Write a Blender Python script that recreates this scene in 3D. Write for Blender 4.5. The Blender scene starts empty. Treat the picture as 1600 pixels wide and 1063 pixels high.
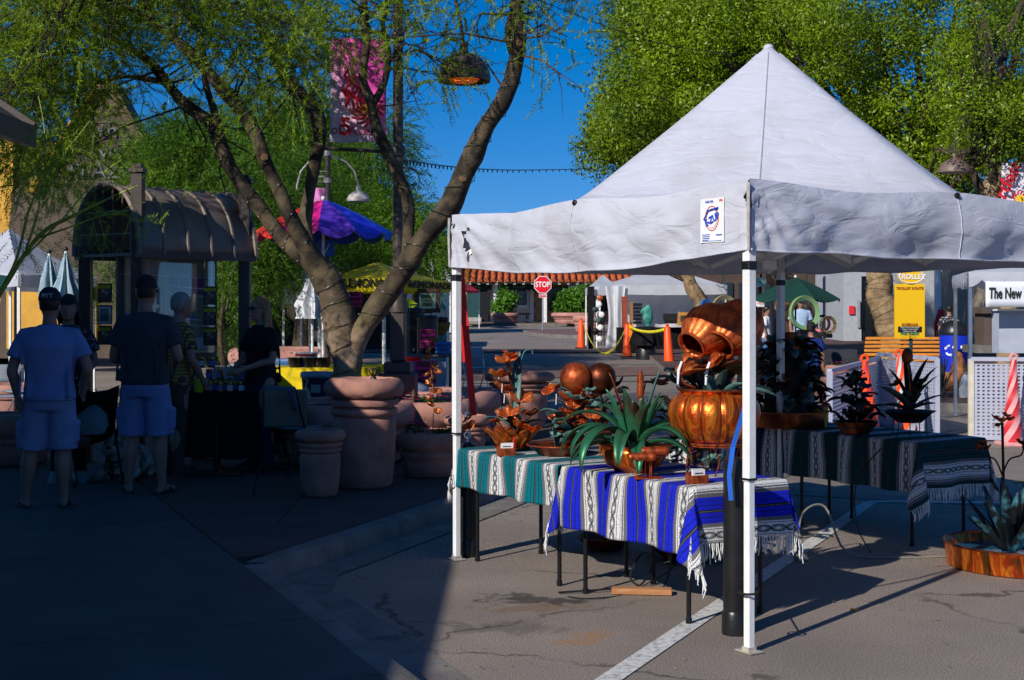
import bpy, bmesh, math, random
import numpy as np
from mathutils import Vector, Matrix, Euler, noise
scn = bpy.context.scene
COL = scn.collection
R = math.radians
rnd = random.Random(7)
nrs = np.random.RandomState(7)
cd = bpy.data.cameras.new('camera')
cam = bpy.data.objects.new('camera', cd)
COL.objects.link(cam)
cam.location = (0, 0, 1.7)
cam.rotation_euler = (R(90), 0, 0)
cd.sensor_width = 36.0
cd.lens = 36.0 * 2130 / 1600
cd.shift_y = -44.5 / 1600
cd.clip_start = 0.05
cd.clip_end = 2000
scn.camera = cam
SUN_EL = R(30)
SD = Vector((0.63, 0.777, 0)).normalized()      # horizontal direction the shadows fall in
world = bpy.data.worlds.new('World')
scn.world = world
world.use_nodes = True
wn = world.node_tree
wn.nodes.clear()
wo = wn.nodes.new('ShaderNodeOutputWorld')
bg = wn.nodes.new('ShaderNodeBackground')
sky = wn.nodes.new('ShaderNodeTexSky')
sky.sky_type = 'NISHITA'
sky.sun_disc = False
sky.sun_elevation = SUN_EL
sky.sun_rotation = math.atan2(-SD.x, -SD.y)
sky.altitude = 400
sky.air_density = 1.0
sky.dust_density = 0.3
sky.ozone_density = 3.0
hs = wn.nodes.new('ShaderNodeHueSaturation')
hs.inputs['Saturation'].default_value = 1.54
bg.inputs['Strength'].default_value = 0.102
stc = wn.nodes.new('ShaderNodeTexCoord')
sva = wn.nodes.new('ShaderNodeVectorMath'); sva.operation = 'MULTIPLY_ADD'
sva.inputs[1].default_value = (1, 1, .9); sva.inputs[2].default_value = (0, 0, .09)
svn = wn.nodes.new('ShaderNodeVectorMath'); svn.operation = 'NORMALIZE'
wn.links.new(stc.outputs['Generated'], sva.inputs[0]); wn.links.new(sva.outputs[0], svn.inputs[0]); wn.links.new(svn.outputs[0], sky.inputs['Vector'])
wn.links.new(sky.outputs[0], hs.inputs['Color'])
tn = wn.nodes.new('ShaderNodeMix'); tn.data_type = 'RGBA'; tn.blend_type = 'MULTIPLY'; tn.inputs[0].default_value = 1; tn.inputs[7].default_value = (.95, .86, 1.05, 1)
wn.links.new(hs.outputs[0], tn.inputs[6]); wn.links.new(tn.outputs[2], bg.inputs['Color'])
wn.links.new(bg.outputs[0], wo.inputs['Surface'])
sl = bpy.data.lights.new('sun', 'SUN')
sl.energy = 4.9
sl.angle = R(0.53)
sl.color = (1.0, 0.95, 0.87)
sun = bpy.data.objects.new('sun', sl)
COL.objects.link(sun)
sdir = Vector((SD.x * math.cos(SUN_EL), SD.y * math.cos(SUN_EL), -math.sin(SUN_EL)))
sun.rotation_euler = sdir.to_track_quat('-Z', 'Y').to_euler()
sun.location = (-30, -30, 30)
vs = scn.view_settings
vs.view_transform = 'Standard'
vs.look = 'None'
vs.exposure = 0.0
vs.gamma = 1.0
vs.use_curve_mapping = False
def zg(y):
 if y <= 8: return 0.0
 if y <= 12: return 0.009 * (y - 8) ** 2 / 8
 return 0.009 * (min(y, 130) - 10)
def P(px, py, Y):
 return Vector(((px - 800) / 2130 * Y, Y, 1.7 - (py - 487) / 2130 * Y))
def G(px, Y, off=0.0):                       # a point on the ground at a given distance
 return Vector(((px - 800) / 2130 * Y, Y, zg(Y) + off))
def S(Y): return 2130.0 / Y                  # pixels of the photograph per metre
def noi(p, s=1.0): return noise.noise(Vector(p) * s)
def vec(*a): return Vector(a)
class MB:
 def __init__(s):
  s.v = []; s.f = []; s.m = []; s.st = []; s.mi = 0
 def add(s, vs_, fs):
  n = len(s.v)
  s.v.extend([tuple(x) for x in vs_])
  s.f.extend([tuple(i + n for i in f) for f in fs])
  s.m.extend([s.mi] * len(fs))
  s.st.append((n, len(s.v), len(s.f) - len(fs), len(s.f)))
  return s
 def sep(s, name, mats, parent=None, **kw):       # one object per primitive
  out = []
  for v0, v1, f0, f1 in s.st:
   q = MB(); q.v = s.v[v0:v1]; q.f = [tuple(i - v0 for i in f) for f in s.f[f0:f1]]; q.m = s.m[f0:f1]
   out.append(q.build(name, mats, parent, **kw))
  return out
 def box(s, c, d, rz=0.0, rot=None, bev=0.0):
  c = Vector(c); hx, hy, hz = d[0] / 2, d[1] / 2, d[2] / 2
  Rm = rot.to_3x3() if rot is not None else Matrix.Rotation(rz, 3, 'Z')
  if bev <= 0:
   vs_ = [c + Rm @ Vector((x * hx, y * hy, z * hz)) for z in (-1, 1) for y in (-1, 1) for x in (-1, 1)]
   return s.add(vs_, [(0, 2, 3, 1), (4, 5, 7, 6), (0, 1, 5, 4), (2, 6, 7, 3), (0, 4, 6, 2), (1, 3, 7, 5)])
  b = min(bev, hx * .9, hy * .9, hz * .9)
  rings = []
  for z, k in ((-hz, 1), (-hz + b, 0), (hz - b, 0), (hz, 1)):
   i = b * k
   X, Y = hx - i, hy - i
   q = b if not k else b * .4
   rings.append([(X, -Y + q, z), (X, Y - q, z), (X - q, Y, z), (-X + q, Y, z), (-X, Y - q, z), (-X, -Y + q, z), (-X + q, -Y, z), (X - q, -Y, z)])
  vs_ = [c + Rm @ Vector(p) for r in rings for p in r]
  fs = []
  for r in range(3):
   for i in range(8):
    j = (i + 1) % 8
    fs.append((r * 8 + i, r * 8 + j, r * 8 + 8 + j, r * 8 + 8 + i))
  fs.append(tuple(range(7, -1, -1))); fs.append(tuple(range(24, 32)))
  return s.add(vs_, fs)
 def bar(s, a, b, w, h=None, up=(0, 0, 1)):
  a, b = Vector(a), Vector(b); h = h or w
  d = b - a
  if d.length < 1e-6: return s
  z = d.normalized(); u = Vector(up)
  if abs(z.dot(u)) > .98: u = Vector((1, 0, 0)) if abs(z.x) < .9 else Vector((0, 1, 0))
  x = z.cross(u).normalized(); y = x.cross(z).normalized()
  vs_ = []
  for p in (a, b):
   for sx, sy in ((-1, -1), (1, -1), (1, 1), (-1, 1)):
    vs_.append(p + x * sx * w / 2 + y * sy * h / 2)
  return s.add(vs_, [(3, 2, 1, 0), (4, 5, 6, 7), (0, 1, 5, 4), (1, 2, 6, 5), (2, 3, 7, 6), (3, 0, 4, 7)])
 def tube(s, pts, r, n=8, cap=True, closed=False):
  pts = [Vector(p) for p in pts]; k = len(pts)
  rs = r if isinstance(r, (list, tuple)) else [r] * k
  vs_ = []; ref = None
  for i, p in enumerate(pts):
   if closed: t = pts[(i + 1) % k] - pts[i - 1]
   else: t = pts[min(i + 1, k - 1)] - pts[max(i - 1, 0)]
   if t.length < 1e-9: t = Vector((0, 0, 1))
   t.normalize()
   if ref is None:
    ref = Vector((0, 0, 1)) if abs(t.z) < .9 else Vector((1, 0, 0))
   x = (ref - t * ref.dot(t))
   if x.length < 1e-6: x = t.orthogonal()
   x.normalize(); ref = x; y = t.cross(x)
   for j in range(n):
    a = 2 * math.pi * j / n
    vs_.append(p + (x * math.cos(a) + y * math.sin(a)) * rs[i])
  fs = []
  for i in range(k if closed else k - 1):
   i2 = (i + 1) % k
   for j in range(n):
    j2 = (j + 1) % n
    fs.append((i * n + j, i * n + j2, i2 * n + j2, i2 * n + j))
  if cap and not closed:
   fs.append(tuple(range(n - 1, -1, -1))); fs.append(tuple((k - 1) * n + j for j in range(n)))
  return s.add(vs_, fs)
 def lathe(s, prof, c=(0, 0, 0), n=24, sx=1, sy=1, rot=None, flute=None, cap=True, jit=0):
  c = Vector(c); vs_ = []; k = len(prof)
  for r, z in prof:
   for j in range(n):
    a = 2 * math.pi * j / n
    q = r * (1 if flute is None else flute(a, z))
    p = Vector((q * math.cos(a) * sx, q * math.sin(a) * sy, z))
    if jit: p *= 1 + jit * noi(p * 9 + c)
    if rot is not None: p = rot @ p
    vs_.append(c + p)
  fs = []
  for i in range(k - 1):
   for j in range(n):
    j2 = (j + 1) % n
    fs.append((i * n + j, i * n + j2, (i + 1) * n + j2, (i + 1) * n + j))
  if cap:
   fs.append(tuple(range(n - 1, -1, -1))); fs.append(tuple((k - 1) * n + j for j in range(n)))
  return s.add(vs_, fs)
 def ring(s, c, R1, r, n=24, m=8, rot=None, sz=1):
  c = Vector(c); pts = []
  for i in range(n):
   a = 2 * math.pi * i / n
   p = Vector((R1 * math.cos(a), R1 * math.sin(a), 0))
   if rot is not None: p = rot @ p
   pts.append(c + p)
  return s.tube(pts, r, m, closed=True)
 def ball(s, c, r, n=12, m=8, sx=1, sy=1, sz=1, rot=None):
  prof = [(max(1e-4, math.sin(math.pi * i / m)) * r, -math.cos(math.pi * i / m) * r * sz) for i in range(m + 1)]
  return s.lathe(prof, c, n, sx, sy, rot)
 def grid(s, fn, nu, nv, closed_u=False):
  vs_ = [fn(i / nu, j / nv) for j in range(nv + 1) for i in range(nu + 1)]
  fs = []
  for j in range(nv):
   for i in range(nu):
    a = j * (nu + 1) + i
    fs.append((a, a + 1, a + nu + 2, a + nu + 1))
  return s.add(vs_, fs)
 def prism(s, poly, z0, z1, rot=None, c=(0, 0, 0)):
  c = Vector(c); n = len(poly)
  vs_ = []
  for z in (z0, z1):
   for x, y in poly:
    p = Vector((x, y, z))
    if rot is not None: p = rot @ p
    vs_.append(c + p)
  fs = [tuple(range(n - 1, -1, -1)), tuple(range(n, 2 * n))]
  for i in range(n):
   j = (i + 1) % n
   fs.append((i, j, n + j, n + i))
  return s.add(vs_, fs)
 def loft(s, rings, n=16, cap=True):
  vs_ = []
  for r in rings:
   c = Vector(r[0]); m = r[3] if len(r) > 3 else None
   for j in range(n):
    a = 2 * math.pi * j / n
    ca, sa = math.cos(a), math.sin(a)
    p = Vector((r[1] * math.copysign(abs(ca) ** .85, ca), r[2] * math.copysign(abs(sa) ** .85, sa), 0))
    if m is not None: p = m @ p
    vs_.append(c + p)
  fs = []
  k = len(rings)
  for i in range(k - 1):
   for j in range(n):
    j2 = (j + 1) % n
    fs.append((i * n + j, i * n + j2, (i + 1) * n + j2, (i + 1) * n + j))
  if cap:
   fs.append(tuple(range(n - 1, -1, -1))); fs.append(tuple((k - 1) * n + j for j in range(n)))
  return s.add(vs_, fs)
 def build(s, name, mats, parent=None, smooth=35, world=False, thick=0, sub=0):
  if not isinstance(mats, (list, tuple)): mats = [mats]
  me = bpy.data.meshes.new(name)
  vv = s.v
  if world and parent is not None:
   L = parent.location
   vv = [(x - L.x, y - L.y, z - L.z) for x, y, z in vv]
  me.from_pydata(vv, [], s.f)
  for m in mats: me.materials.append(m)
  if len(mats) > 1: me.polygons.foreach_set('material_index', s.m)
  if smooth:
   me.polygons.foreach_set('use_smooth', [True] * len(me.polygons))
   me.set_sharp_from_angle(angle=R(smooth))
  me.update()
  o = bpy.data.objects.new(name, me)
  COL.objects.link(o)
  if parent is not None: o.parent = parent
  if thick:
   md = o.modifiers.new('thick', 'SOLIDIFY'); md.thickness = thick; md.offset = 0
  if sub:
   md = o.modifiers.new('sub', 'SUBSURF'); md.levels = sub; md.render_levels = sub
  return o
def tag(o, label=None, cat=None, group=None, kind=None):
 if label: o['label'] = label
 if cat: o['category'] = cat
 if group: o['group'] = group
 if kind: o['kind'] = kind
 return o
def thing(name, label, cat, loc=(0, 0, 0), rz=0.0, group=None):
 o = bpy.data.objects.new(name, None)
 o.empty_display_size = .1
 COL.objects.link(o)
 o.location = loc; o.rotation_euler = (0, 0, rz)
 return tag(o, label, cat, group)
def dup(root, loc=None, rz=None, label=None, scale=None, group=None):
 def cp(o, par):
  c = o.copy(); COL.objects.link(c); c.parent = par
  for ch in o.children: cp(ch, c)
  return c
 r = cp(root, None)
 if loc is not None: r.location = loc
 if rz is not None: r.rotation_euler = (0, 0, rz)
 if label: r['label'] = label
 if group: r['group'] = group
 if scale: r.scale = (scale,) * 3 if not isinstance(scale, tuple) else scale
 return r
def np_mesh(name, verts, faces, mat, parent=None, smooth=False, uv=None):
 """verts Nx3, faces Mx3 or Mx4 numpy arrays"""
 me = bpy.data.meshes.new(name)
 k = faces.shape[1]
 me.vertices.add(len(verts)); me.vertices.foreach_set('co', verts.astype(np.float32).ravel())
 me.loops.add(faces.size); me.loops.foreach_set('vertex_index', faces.astype(np.int32).ravel())
 me.polygons.add(len(faces))
 me.polygons.foreach_set('loop_start', np.arange(0, faces.size, k, dtype=np.int32))
 if uv is not None:
  l = me.uv_layers.new(name='UVMap'); l.data.foreach_set('uv', uv.astype(np.float32).ravel())
 me.materials.append(mat)
 me.update(calc_edges=True)
 me.validate()
 if smooth: me.polygons.foreach_set('use_smooth', [True] * len(me.polygons))
 o = bpy.data.objects.new(name, me); COL.objects.link(o)
 if parent is not None: o.parent = parent
 return o
def text(name, body, size, mat, parent=None, loc=(0, 0, 0), rot=(R(90), 0, 0), ext=.002, align='CENTER', sx=1.0, bold=0.0, world=False, shear=0):
 cu = bpy.data.curves.new(name, 'FONT')
 cu.body = body; cu.size = size; cu.extrude = ext; cu.align_x = align; cu.align_y = 'CENTER'; cu.offset = bold; cu.shear = shear
 cu.resolution_u = 3
 t = bpy.data.objects.new('tmp', cu)
 COL.objects.link(t)
 dg = bpy.context.evaluated_depsgraph_get()
 me = bpy.data.meshes.new_from_object(t.evaluated_get(dg))
 COL.objects.unlink(t); bpy.data.objects.remove(t)
 me.name = name
 me.materials.clear(); me.materials.append(mat)
 o = bpy.data.objects.new(name, me); COL.objects.link(o)
 if parent is not None:
  o.parent = parent
  if world: loc = Vector(loc) - parent.location
 o.location = loc; o.rotation_euler = rot; o.scale = (sx, 1, 1)
 return o
MATS = {}
def mat(name, col, rough=.7, metal=0.0, col2=None, scale=6.0, var=.12, bump=0.0, bscale=60.0, detail=4, spec=.4, coat=0, trans=0, ramp=(.35, .65), stretch=(1, 1, 1), emit=None, alpha=1, sub=0):
 if name in MATS: return MATS[name]
 m = bpy.data.materials.new(name); m.use_nodes = True
 nt = m.node_tree; N = nt.nodes; L = nt.links
 b = N['Principled BSDF']
 b.inputs['Roughness'].default_value = rough
 b.inputs['Metallic'].default_value = metal
 b.inputs['Specular IOR Level'].default_value = spec
 if coat: b.inputs['Coat Weight'].default_value = coat; b.inputs['Coat Roughness'].default_value = .1
 if trans: b.inputs['Transmission Weight'].default_value = trans
 if alpha < 1: b.inputs['Alpha'].default_value = alpha
 if emit:
  b.inputs['Emission Color'].default_value = (*emit[0], 1); b.inputs['Emission Strength'].default_value = emit[1]
 c2 = col2 if col2 else tuple(c * (1 - var) for c in col)
 c1 = col if col2 else tuple(min(1, c * (1 + var)) for c in col)
 tc = N.new('ShaderNodeTexCoord')
 mp = N.new('ShaderNodeMapping'); mp.inputs['Scale'].default_value = stretch
 L.new(tc.outputs['Object'], mp.inputs['Vector'])
 if var or col2:
  nz = N.new('ShaderNodeTexNoise'); nz.inputs['Scale'].default_value = scale; nz.inputs['Detail'].default_value = detail
  nz.inputs['Roughness'].default_value = .6
  L.new(mp.outputs[0], nz.inputs['Vector'])
  rp = N.new('ShaderNodeValToRGB')
  rp.color_ramp.elements[0].position = ramp[0]; rp.color_ramp.elements[0].color = (*c2, 1)
  rp.color_ramp.elements[1].position = ramp[1]; rp.color_ramp.elements[1].color = (*c1, 1)
  L.new(nz.outputs['Fac'], rp.inputs['Fac']); L.new(rp.outputs['Color'], b.inputs['Base Color'])
 else:
  b.inputs['Base Color'].default_value = (*col, 1)
 if bump:
  n2 = N.new('ShaderNodeTexNoise'); n2.inputs['Scale'].default_value = bscale; n2.inputs['Detail'].default_value = 5
  L.new(mp.outputs[0], n2.inputs['Vector'])
  bp = N.new('ShaderNodeBump'); bp.inputs['Strength'].default_value = min(1, bump); bp.inputs['Distance'].default_value = .01
  L.new(n2.outputs['Fac'], bp.inputs['Height']); L.new(bp.outputs['Normal'], b.inputs['Normal'])
 MATS[name] = m
 return m
def leafmat(name, c1, c2, trans=.35, scale=.7, rough=.5):
 if name in MATS: return MATS[name]
 m = bpy.data.materials.new(name); m.use_nodes = True
 nt = m.node_tree; N = nt.nodes; L = nt.links; N.clear()
 out = N.new('ShaderNodeOutputMaterial')
 b = N.new('ShaderNodeBsdfPrincipled'); b.inputs['Roughness'].default_value = rough; b.inputs['Specular IOR Level'].default_value = .3
 t = N.new('ShaderNodeBsdfTranslucent'); mx = N.new('ShaderNodeMixShader'); mx.inputs[0].default_value = trans
 g = N.new('ShaderNodeNewGeometry'); nz = N.new('ShaderNodeTexNoise'); nz.inputs['Scale'].default_value = scale; nz.inputs['Detail'].default_value = 3
 tc = N.new('ShaderNodeTexCoord'); L.new(tc.outputs['Object'], nz.inputs['Vector'])
 ad = N.new('ShaderNodeMath'); ad.operation = 'MULTIPLY_ADD'; ad.inputs[1].default_value = .55; 
 L.new(g.outputs['Random Per Island'], ad.inputs[0]); 
 sb = N.new('ShaderNodeMath'); sb.operation = 'MULTIPLY_ADD'; sb.inputs[1].default_value = 1.6; sb.inputs[2].default_value = -.55
 L.new(nz.outputs['Fac'], sb.inputs[0]); L.new(sb.outputs[0], ad.inputs[2])
 rp = N.new('ShaderNodeValToRGB')
 rp.color_ramp.elements[0].color = (*c1, 1); rp.color_ramp.elements[1].color = (*c2, 1)
 L.new(ad.outputs[0], rp.inputs[0])
 L.new(rp.outputs[0], b.inputs['Base Color']); L.new(rp.outputs[0], t.inputs['Color'])
 L.new(b.outputs[0], mx.inputs[1]); L.new(t.outputs[0], mx.inputs[2]); L.new(mx.outputs[0], out.inputs[0])
 MATS[name] = m
 return m
W_STEEL = mat('white_steel', (.78, .78, .76), .35, var=.06, scale=9, bump=.1)
STEEL = mat('bare_steel', (.55, .56, .58), .3, .9, var=.1)
BLACK = mat('black_plastic', (.012, .012, .013), .35, var=.3, bump=.1)
BLKMET = mat('black_metal', (.01, .01, .011), .4, .3, var=.2)
BLKCLOTH = mat('black_cloth', (.008, .008, .01), .95, var=.3, bump=.4, bscale=30, spec=.15)
DKBROWN = mat('brown_painted_steel', (.075, .058, .05), .42, .2, var=.15, bump=.1, scale=4)
WOOD = mat('plain_wood', (.36, .19, .08), .6, col2=(.2, .09, .03), scale=5, stretch=(1, 8, 8), bump=.2)
TERRA = mat('terracotta_concrete', (.46, .22, .16), .85, col2=(.27, .125, .095), scale=5, detail=9, bump=.5, bscale=90)
TERRA2 = mat('pink_concrete', (.48, .24, .19), .85, col2=(.36, .165, .13), scale=4, detail=9, bump=.4, bscale=70)
WHITEP = mat('white_paint', (.75, .75, .73), .5, var=.05)
SOIL = mat('dark_soil', (.03, .018, .012), .95, var=.5, scale=30, bump=1)
BARK = mat('tree_bark', (.10, .068, .045), .9, col2=(.025, .017, .012), scale=7, detail=8, bump=.9, bscale=26, ramp=(.35, .7))
def asphalt():
 m = bpy.data.materials.new('asphalt'); m.use_nodes = True
 nt = m.node_tree; N = nt.nodes; L = nt.links; b = N['Principled BSDF']; b.inputs['Roughness'].default_value = .85
 tc = N.new('ShaderNodeTexCoord')
 def nz(s, d=6, dist=0):
  n = N.new('ShaderNodeTexNoise'); n.inputs['Scale'].default_value = s; n.inputs['Detail'].default_value = d; n.inputs['Roughness'].default_value = .62
  n.inputs['Distortion'].default_value = dist
  L.new(tc.outputs['Object'], n.inputs['Vector']); return n
 def ramp(src, stops):
  r = N.new('ShaderNodeValToRGB'); e = r.color_ramp.elements
  e[0].position, e[0].color = stops[0][0], (*stops[0][1], 1); e[1].position, e[1].color = stops[-1][0], (*stops[-1][1], 1)
  for p, c in stops[1:-1]:
   q = e.new(p); q.color = (*c, 1)
  L.new(src, r.inputs[0]); return r
 def mix(a, bb, f, mode='MIX', fac=None):
  x = N.new('ShaderNodeMix'); x.data_type = 'RGBA'; x.blend_type = mode
  L.new(a, x.inputs[6]); L.new(bb, x.inputs[7])
  if fac is not None: L.new(fac, x.inputs[0])
  else: x.inputs[0].default_value = f
  return x.outputs[2]
 fine = nz(120, 3); r1 = ramp(fine.outputs[0], [(.32, (.09, .072, .06)), (.5, (.235, .195, .165)), (.70, (.52, .44, .37))])
 big = nz(.55, 6); r2 = ramp(big.outputs[0], [(.3, (.68, .66, .65)), (.7, (1.08, 1.06, 1.02))])
 c = mix(r1.outputs[0], r2.outputs[0], 1, 'MULTIPLY')
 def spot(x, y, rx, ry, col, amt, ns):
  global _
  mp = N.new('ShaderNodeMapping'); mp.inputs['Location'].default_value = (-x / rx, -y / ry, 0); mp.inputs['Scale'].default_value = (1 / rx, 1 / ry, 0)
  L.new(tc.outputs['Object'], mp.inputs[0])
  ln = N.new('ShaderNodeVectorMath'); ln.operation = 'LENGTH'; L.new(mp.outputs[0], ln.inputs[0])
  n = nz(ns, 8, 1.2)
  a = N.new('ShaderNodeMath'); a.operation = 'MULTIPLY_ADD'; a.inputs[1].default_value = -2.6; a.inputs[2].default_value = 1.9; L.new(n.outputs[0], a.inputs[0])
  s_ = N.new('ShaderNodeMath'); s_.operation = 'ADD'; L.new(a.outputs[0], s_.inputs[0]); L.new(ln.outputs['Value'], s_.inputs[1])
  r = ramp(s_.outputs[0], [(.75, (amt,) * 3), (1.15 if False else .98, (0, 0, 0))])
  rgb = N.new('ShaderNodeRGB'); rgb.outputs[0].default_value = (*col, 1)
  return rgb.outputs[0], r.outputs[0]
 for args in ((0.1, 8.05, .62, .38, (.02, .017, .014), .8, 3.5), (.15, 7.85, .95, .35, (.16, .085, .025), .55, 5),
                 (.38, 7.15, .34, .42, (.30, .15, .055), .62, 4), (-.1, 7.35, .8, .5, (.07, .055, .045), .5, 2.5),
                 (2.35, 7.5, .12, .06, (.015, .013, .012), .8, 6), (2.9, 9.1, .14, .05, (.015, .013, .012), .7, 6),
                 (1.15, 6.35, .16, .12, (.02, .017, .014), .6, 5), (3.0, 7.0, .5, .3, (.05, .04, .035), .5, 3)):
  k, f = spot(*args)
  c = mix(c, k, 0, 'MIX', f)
 v = N.new('ShaderNodeTexVoronoi'); v.feature = 'DISTANCE_TO_EDGE'; v.inputs['Scale'].default_value = .42
 wv = nz(2.2, 6); ad = N.new('ShaderNodeVectorMath'); ad.operation = 'MULTIPLY_ADD'; ad.inputs[1].default_value = (.55, .55, 0)
 L.new(wv.outputs[1], ad.inputs[0]); L.new(tc.outputs['Object'], ad.inputs[2]); L.new(ad.outputs[0], v.inputs['Vector'])
 cr = ramp(v.outputs['Distance'], [(0.0, (.75,) * 3), (.0045, (.5,) * 3), (.008, (0,) * 3)])
 gate = ramp(nz(.9, 2).outputs[0], [(.45, (0,) * 3), (.55, (1,) * 3)])
 f = mix(cr.outputs[0], gate.outputs[0], 1, 'MULTIPLY')
 dk = N.new('ShaderNodeRGB'); dk.outputs[0].default_value = (.022, .015, .008, 1)
 c = mix(c, dk.outputs[0], 0, 'MIX', f)
 L.new(c, b.inputs['Base Color'])
 bp = N.new('ShaderNodeBump'); bp.inputs['Strength'].default_value = .5; bp.inputs['Distance'].default_value = .003
 n3 = nz(190, 3); L.new(n3.outputs[0], bp.inputs['Height']); L.new(bp.outputs[0], b.inputs['Normal'])
 return m
ASPH = asphalt()
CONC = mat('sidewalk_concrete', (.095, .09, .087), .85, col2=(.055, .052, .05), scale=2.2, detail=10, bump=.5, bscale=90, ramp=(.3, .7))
CONCK = mat('kerb_concrete', (.22, .20, .18), .85, col2=(.11, .10, .09), scale=4, detail=10, bump=.5, bscale=80, ramp=(.3, .7))
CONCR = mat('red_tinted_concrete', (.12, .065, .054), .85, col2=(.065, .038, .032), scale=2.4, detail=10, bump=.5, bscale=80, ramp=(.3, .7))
JOINT = mat('joint_filler', (.02, .018, .016), .95, var=.3)
BRICKR = mat('brick_pavers_far', (.20, .115, .095), .9, col2=(.12, .075, .065), scale=3, detail=8, bump=.3)
LINE = mat('worn_road_paint', (.62, .61, .58), .8, col2=(.30, .285, .27), scale=28, detail=9, bump=.4, bscale=100, ramp=(.33, .55))
ys = [-60, -30, -10, 0, 4, 8] + [8 + .5 * i for i in range(1, 9)] + [14, 18, 24, 32, 45, 60, 90, 120, 200, 400, 900]
g = MB()
xs = [-600, -200, -60, -20, -8, 0, 8, 20, 60, 200, 600]
vs_ = [(x, y, zg(min(y, 130))) for y in ys for x in xs]
g.add(vs_, [(j * 11 + i, j * 11 + i + 1, (j + 1) * 11 + i + 1, (j + 1) * 11 + i) for j in range(len(ys) - 1) for i in range(10)])
tag(g.build('road', ASPH), kind='structure')
KY = [-6.0, 5.84, 8.45, 8.56, 8.7, 11.18, 13.2, 15.0, 18.5, 20.3, 21.4, 22.3, 22.8]
KX = [4.8, -.36, -1.49, -1.535, -1.49, -.53, .25, .72, .75, .3, -.7, -2.6, -30]
def kx(y): return float(np.interp(y, KY, KX))
W_ = MB()
rows = sorted(set([-6 + .9 * i for i in range(14)] + [6 + .25 * i for i in range(28)] + [13 + .5 * i for i in range(19)] + KY))
rows = [y for y in rows if -6 <= y <= 22.8]
vv, ff = [], []
for j, y in enumerate(rows):
 xr = kx(y) - .12
 for i in range(5):
  vv.append((-30 + (xr + 30) * (i / 4), y, zg(y) + .10))
 vv.append((xr, y, zg(y) - .15))
for j in range(len(rows) - 1):
 for i in range(5):
  a = j * 6 + i; ff.append((a, a + 1, a + 7, a + 6))
W_.add(vv, ff)
walk = tag(W_.build('sidewalk', JOINT, smooth=0), kind='structure')
def slab(poly, m, nm='slab', parent=walk, top=.12, g_=.008, th=.03):
 c = Vector((sum(p[0] for p in poly) / len(poly), sum(p[1] for p in poly) / len(poly), 0))
 q = []
 for x, y in poly:
  d = Vector((x - c.x, y - c.y)); L_ = d.length
  d = d * ((L_ - g_) / L_)
  q.append((c.x + d.x, c.y + d.y))
 b = MB(); n = len(q)
 b.add([(x, y, zg(y) + top) for x, y in q] + [(x, y, zg(y) + top - th) for x, y in q],
          [tuple(range(n)) if False else tuple(range(n))] + [(i, n + i, n + (i + 1) % n, (i + 1) % n) for i in range(n)])
 a2 = sum(q[i][0] * q[(i + 1) % n][1] - q[(i + 1) % n][0] * q[i][1] for i in range(n))
 if a2 < 0: b.f = [tuple(reversed(f)) for f in b.f]
 return b.build(nm, m, parent, smooth=0)
def clipx(poly, side):
 """clip a convex polygon against the kerb inner line (piecewise) by sampling the edge"""
 out = []
 n = len(poly)
 for i in range(n):
  a, b = poly[i], poly[(i + 1) % n]
  K = 14
  for k in range(K):
   t = k / K
   x = a[0] + (b[0] - a[0]) * t; y = a[1] + (b[1] - a[1]) * t
   lim = kx(y) - .165
   out.append((min(x, lim), y))
 r = []
 for p in out:
  if not r or (abs(p[0] - r[-1][0]) + abs(p[1] - r[-1][1])) > 1e-4: r.append(p)
 a2 = sum(r[i][0] * r[(i + 1) % len(r)][1] - r[(i + 1) % len(r)][0] * r[i][1] for i in range(len(r))) if len(r) > 2 else 0
 return r if abs(a2) > .06 else None
O_ = Vector((-1.71, 8.6)); u_ = Vector((-.403, .915)); w_ = Vector((-.915, -.403))
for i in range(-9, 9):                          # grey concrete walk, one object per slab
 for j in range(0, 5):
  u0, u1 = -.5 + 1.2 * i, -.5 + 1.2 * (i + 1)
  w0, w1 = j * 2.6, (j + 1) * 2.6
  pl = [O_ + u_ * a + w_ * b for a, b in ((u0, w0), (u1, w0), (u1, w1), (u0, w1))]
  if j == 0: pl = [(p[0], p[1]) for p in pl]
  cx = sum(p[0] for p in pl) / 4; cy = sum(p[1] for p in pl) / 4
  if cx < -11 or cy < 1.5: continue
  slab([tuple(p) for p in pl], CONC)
def lx(y): return O_.x + (y - O_.y) * (-.403 / .915)         # joint line
yb = [8.75, 10.0, 11.5, 13.0, 14.5, 16.0, 17.5, 19.0, 20.2]
for j in range(len(yb) - 1):
 y0, y1 = yb[j], yb[j + 1]
 xs_l = [lx(y0), lx(y1)]
 if j == 0:
  slab([(lx(8.75), 8.75), (kx(8.9) - .17, 8.9), (kx(10) - .17, 10.0), (lx(10), 10.0)], CONCR); continue
 right0, right1 = kx(y0) - .17, kx(y1) - .17
 nx = 1 + j
 if j > 6: nx = 4
 for k in range(nx):
  a0, a1 = xs_l[0] + (right0 - xs_l[0]) * k / nx, xs_l[0] + (right0 - xs_l[0]) * (k + 1) / nx
  b0, b1 = xs_l[1] + (right1 - xs_l[1]) * k / nx, xs_l[1] + (right1 - xs_l[1]) * (k + 1) / nx
  slab([(a0, y0), (a1, y0), (b1, y1), (b0, y1)], CONCR)
kb = MB().add([(0, 0, -.3), (.01, 0, -.3), (0, .01, -.3)], [(0, 1, 2)]).build('kerb', CONCK, smooth=0)
tag(kb, kind='structure')
def edge_pts(y0, y1, n):
 ys_ = [y0 + (y1 - y0) * i / n for i in range(n + 1)]
 return [(kx(y), y) for y in ys_]
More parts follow.
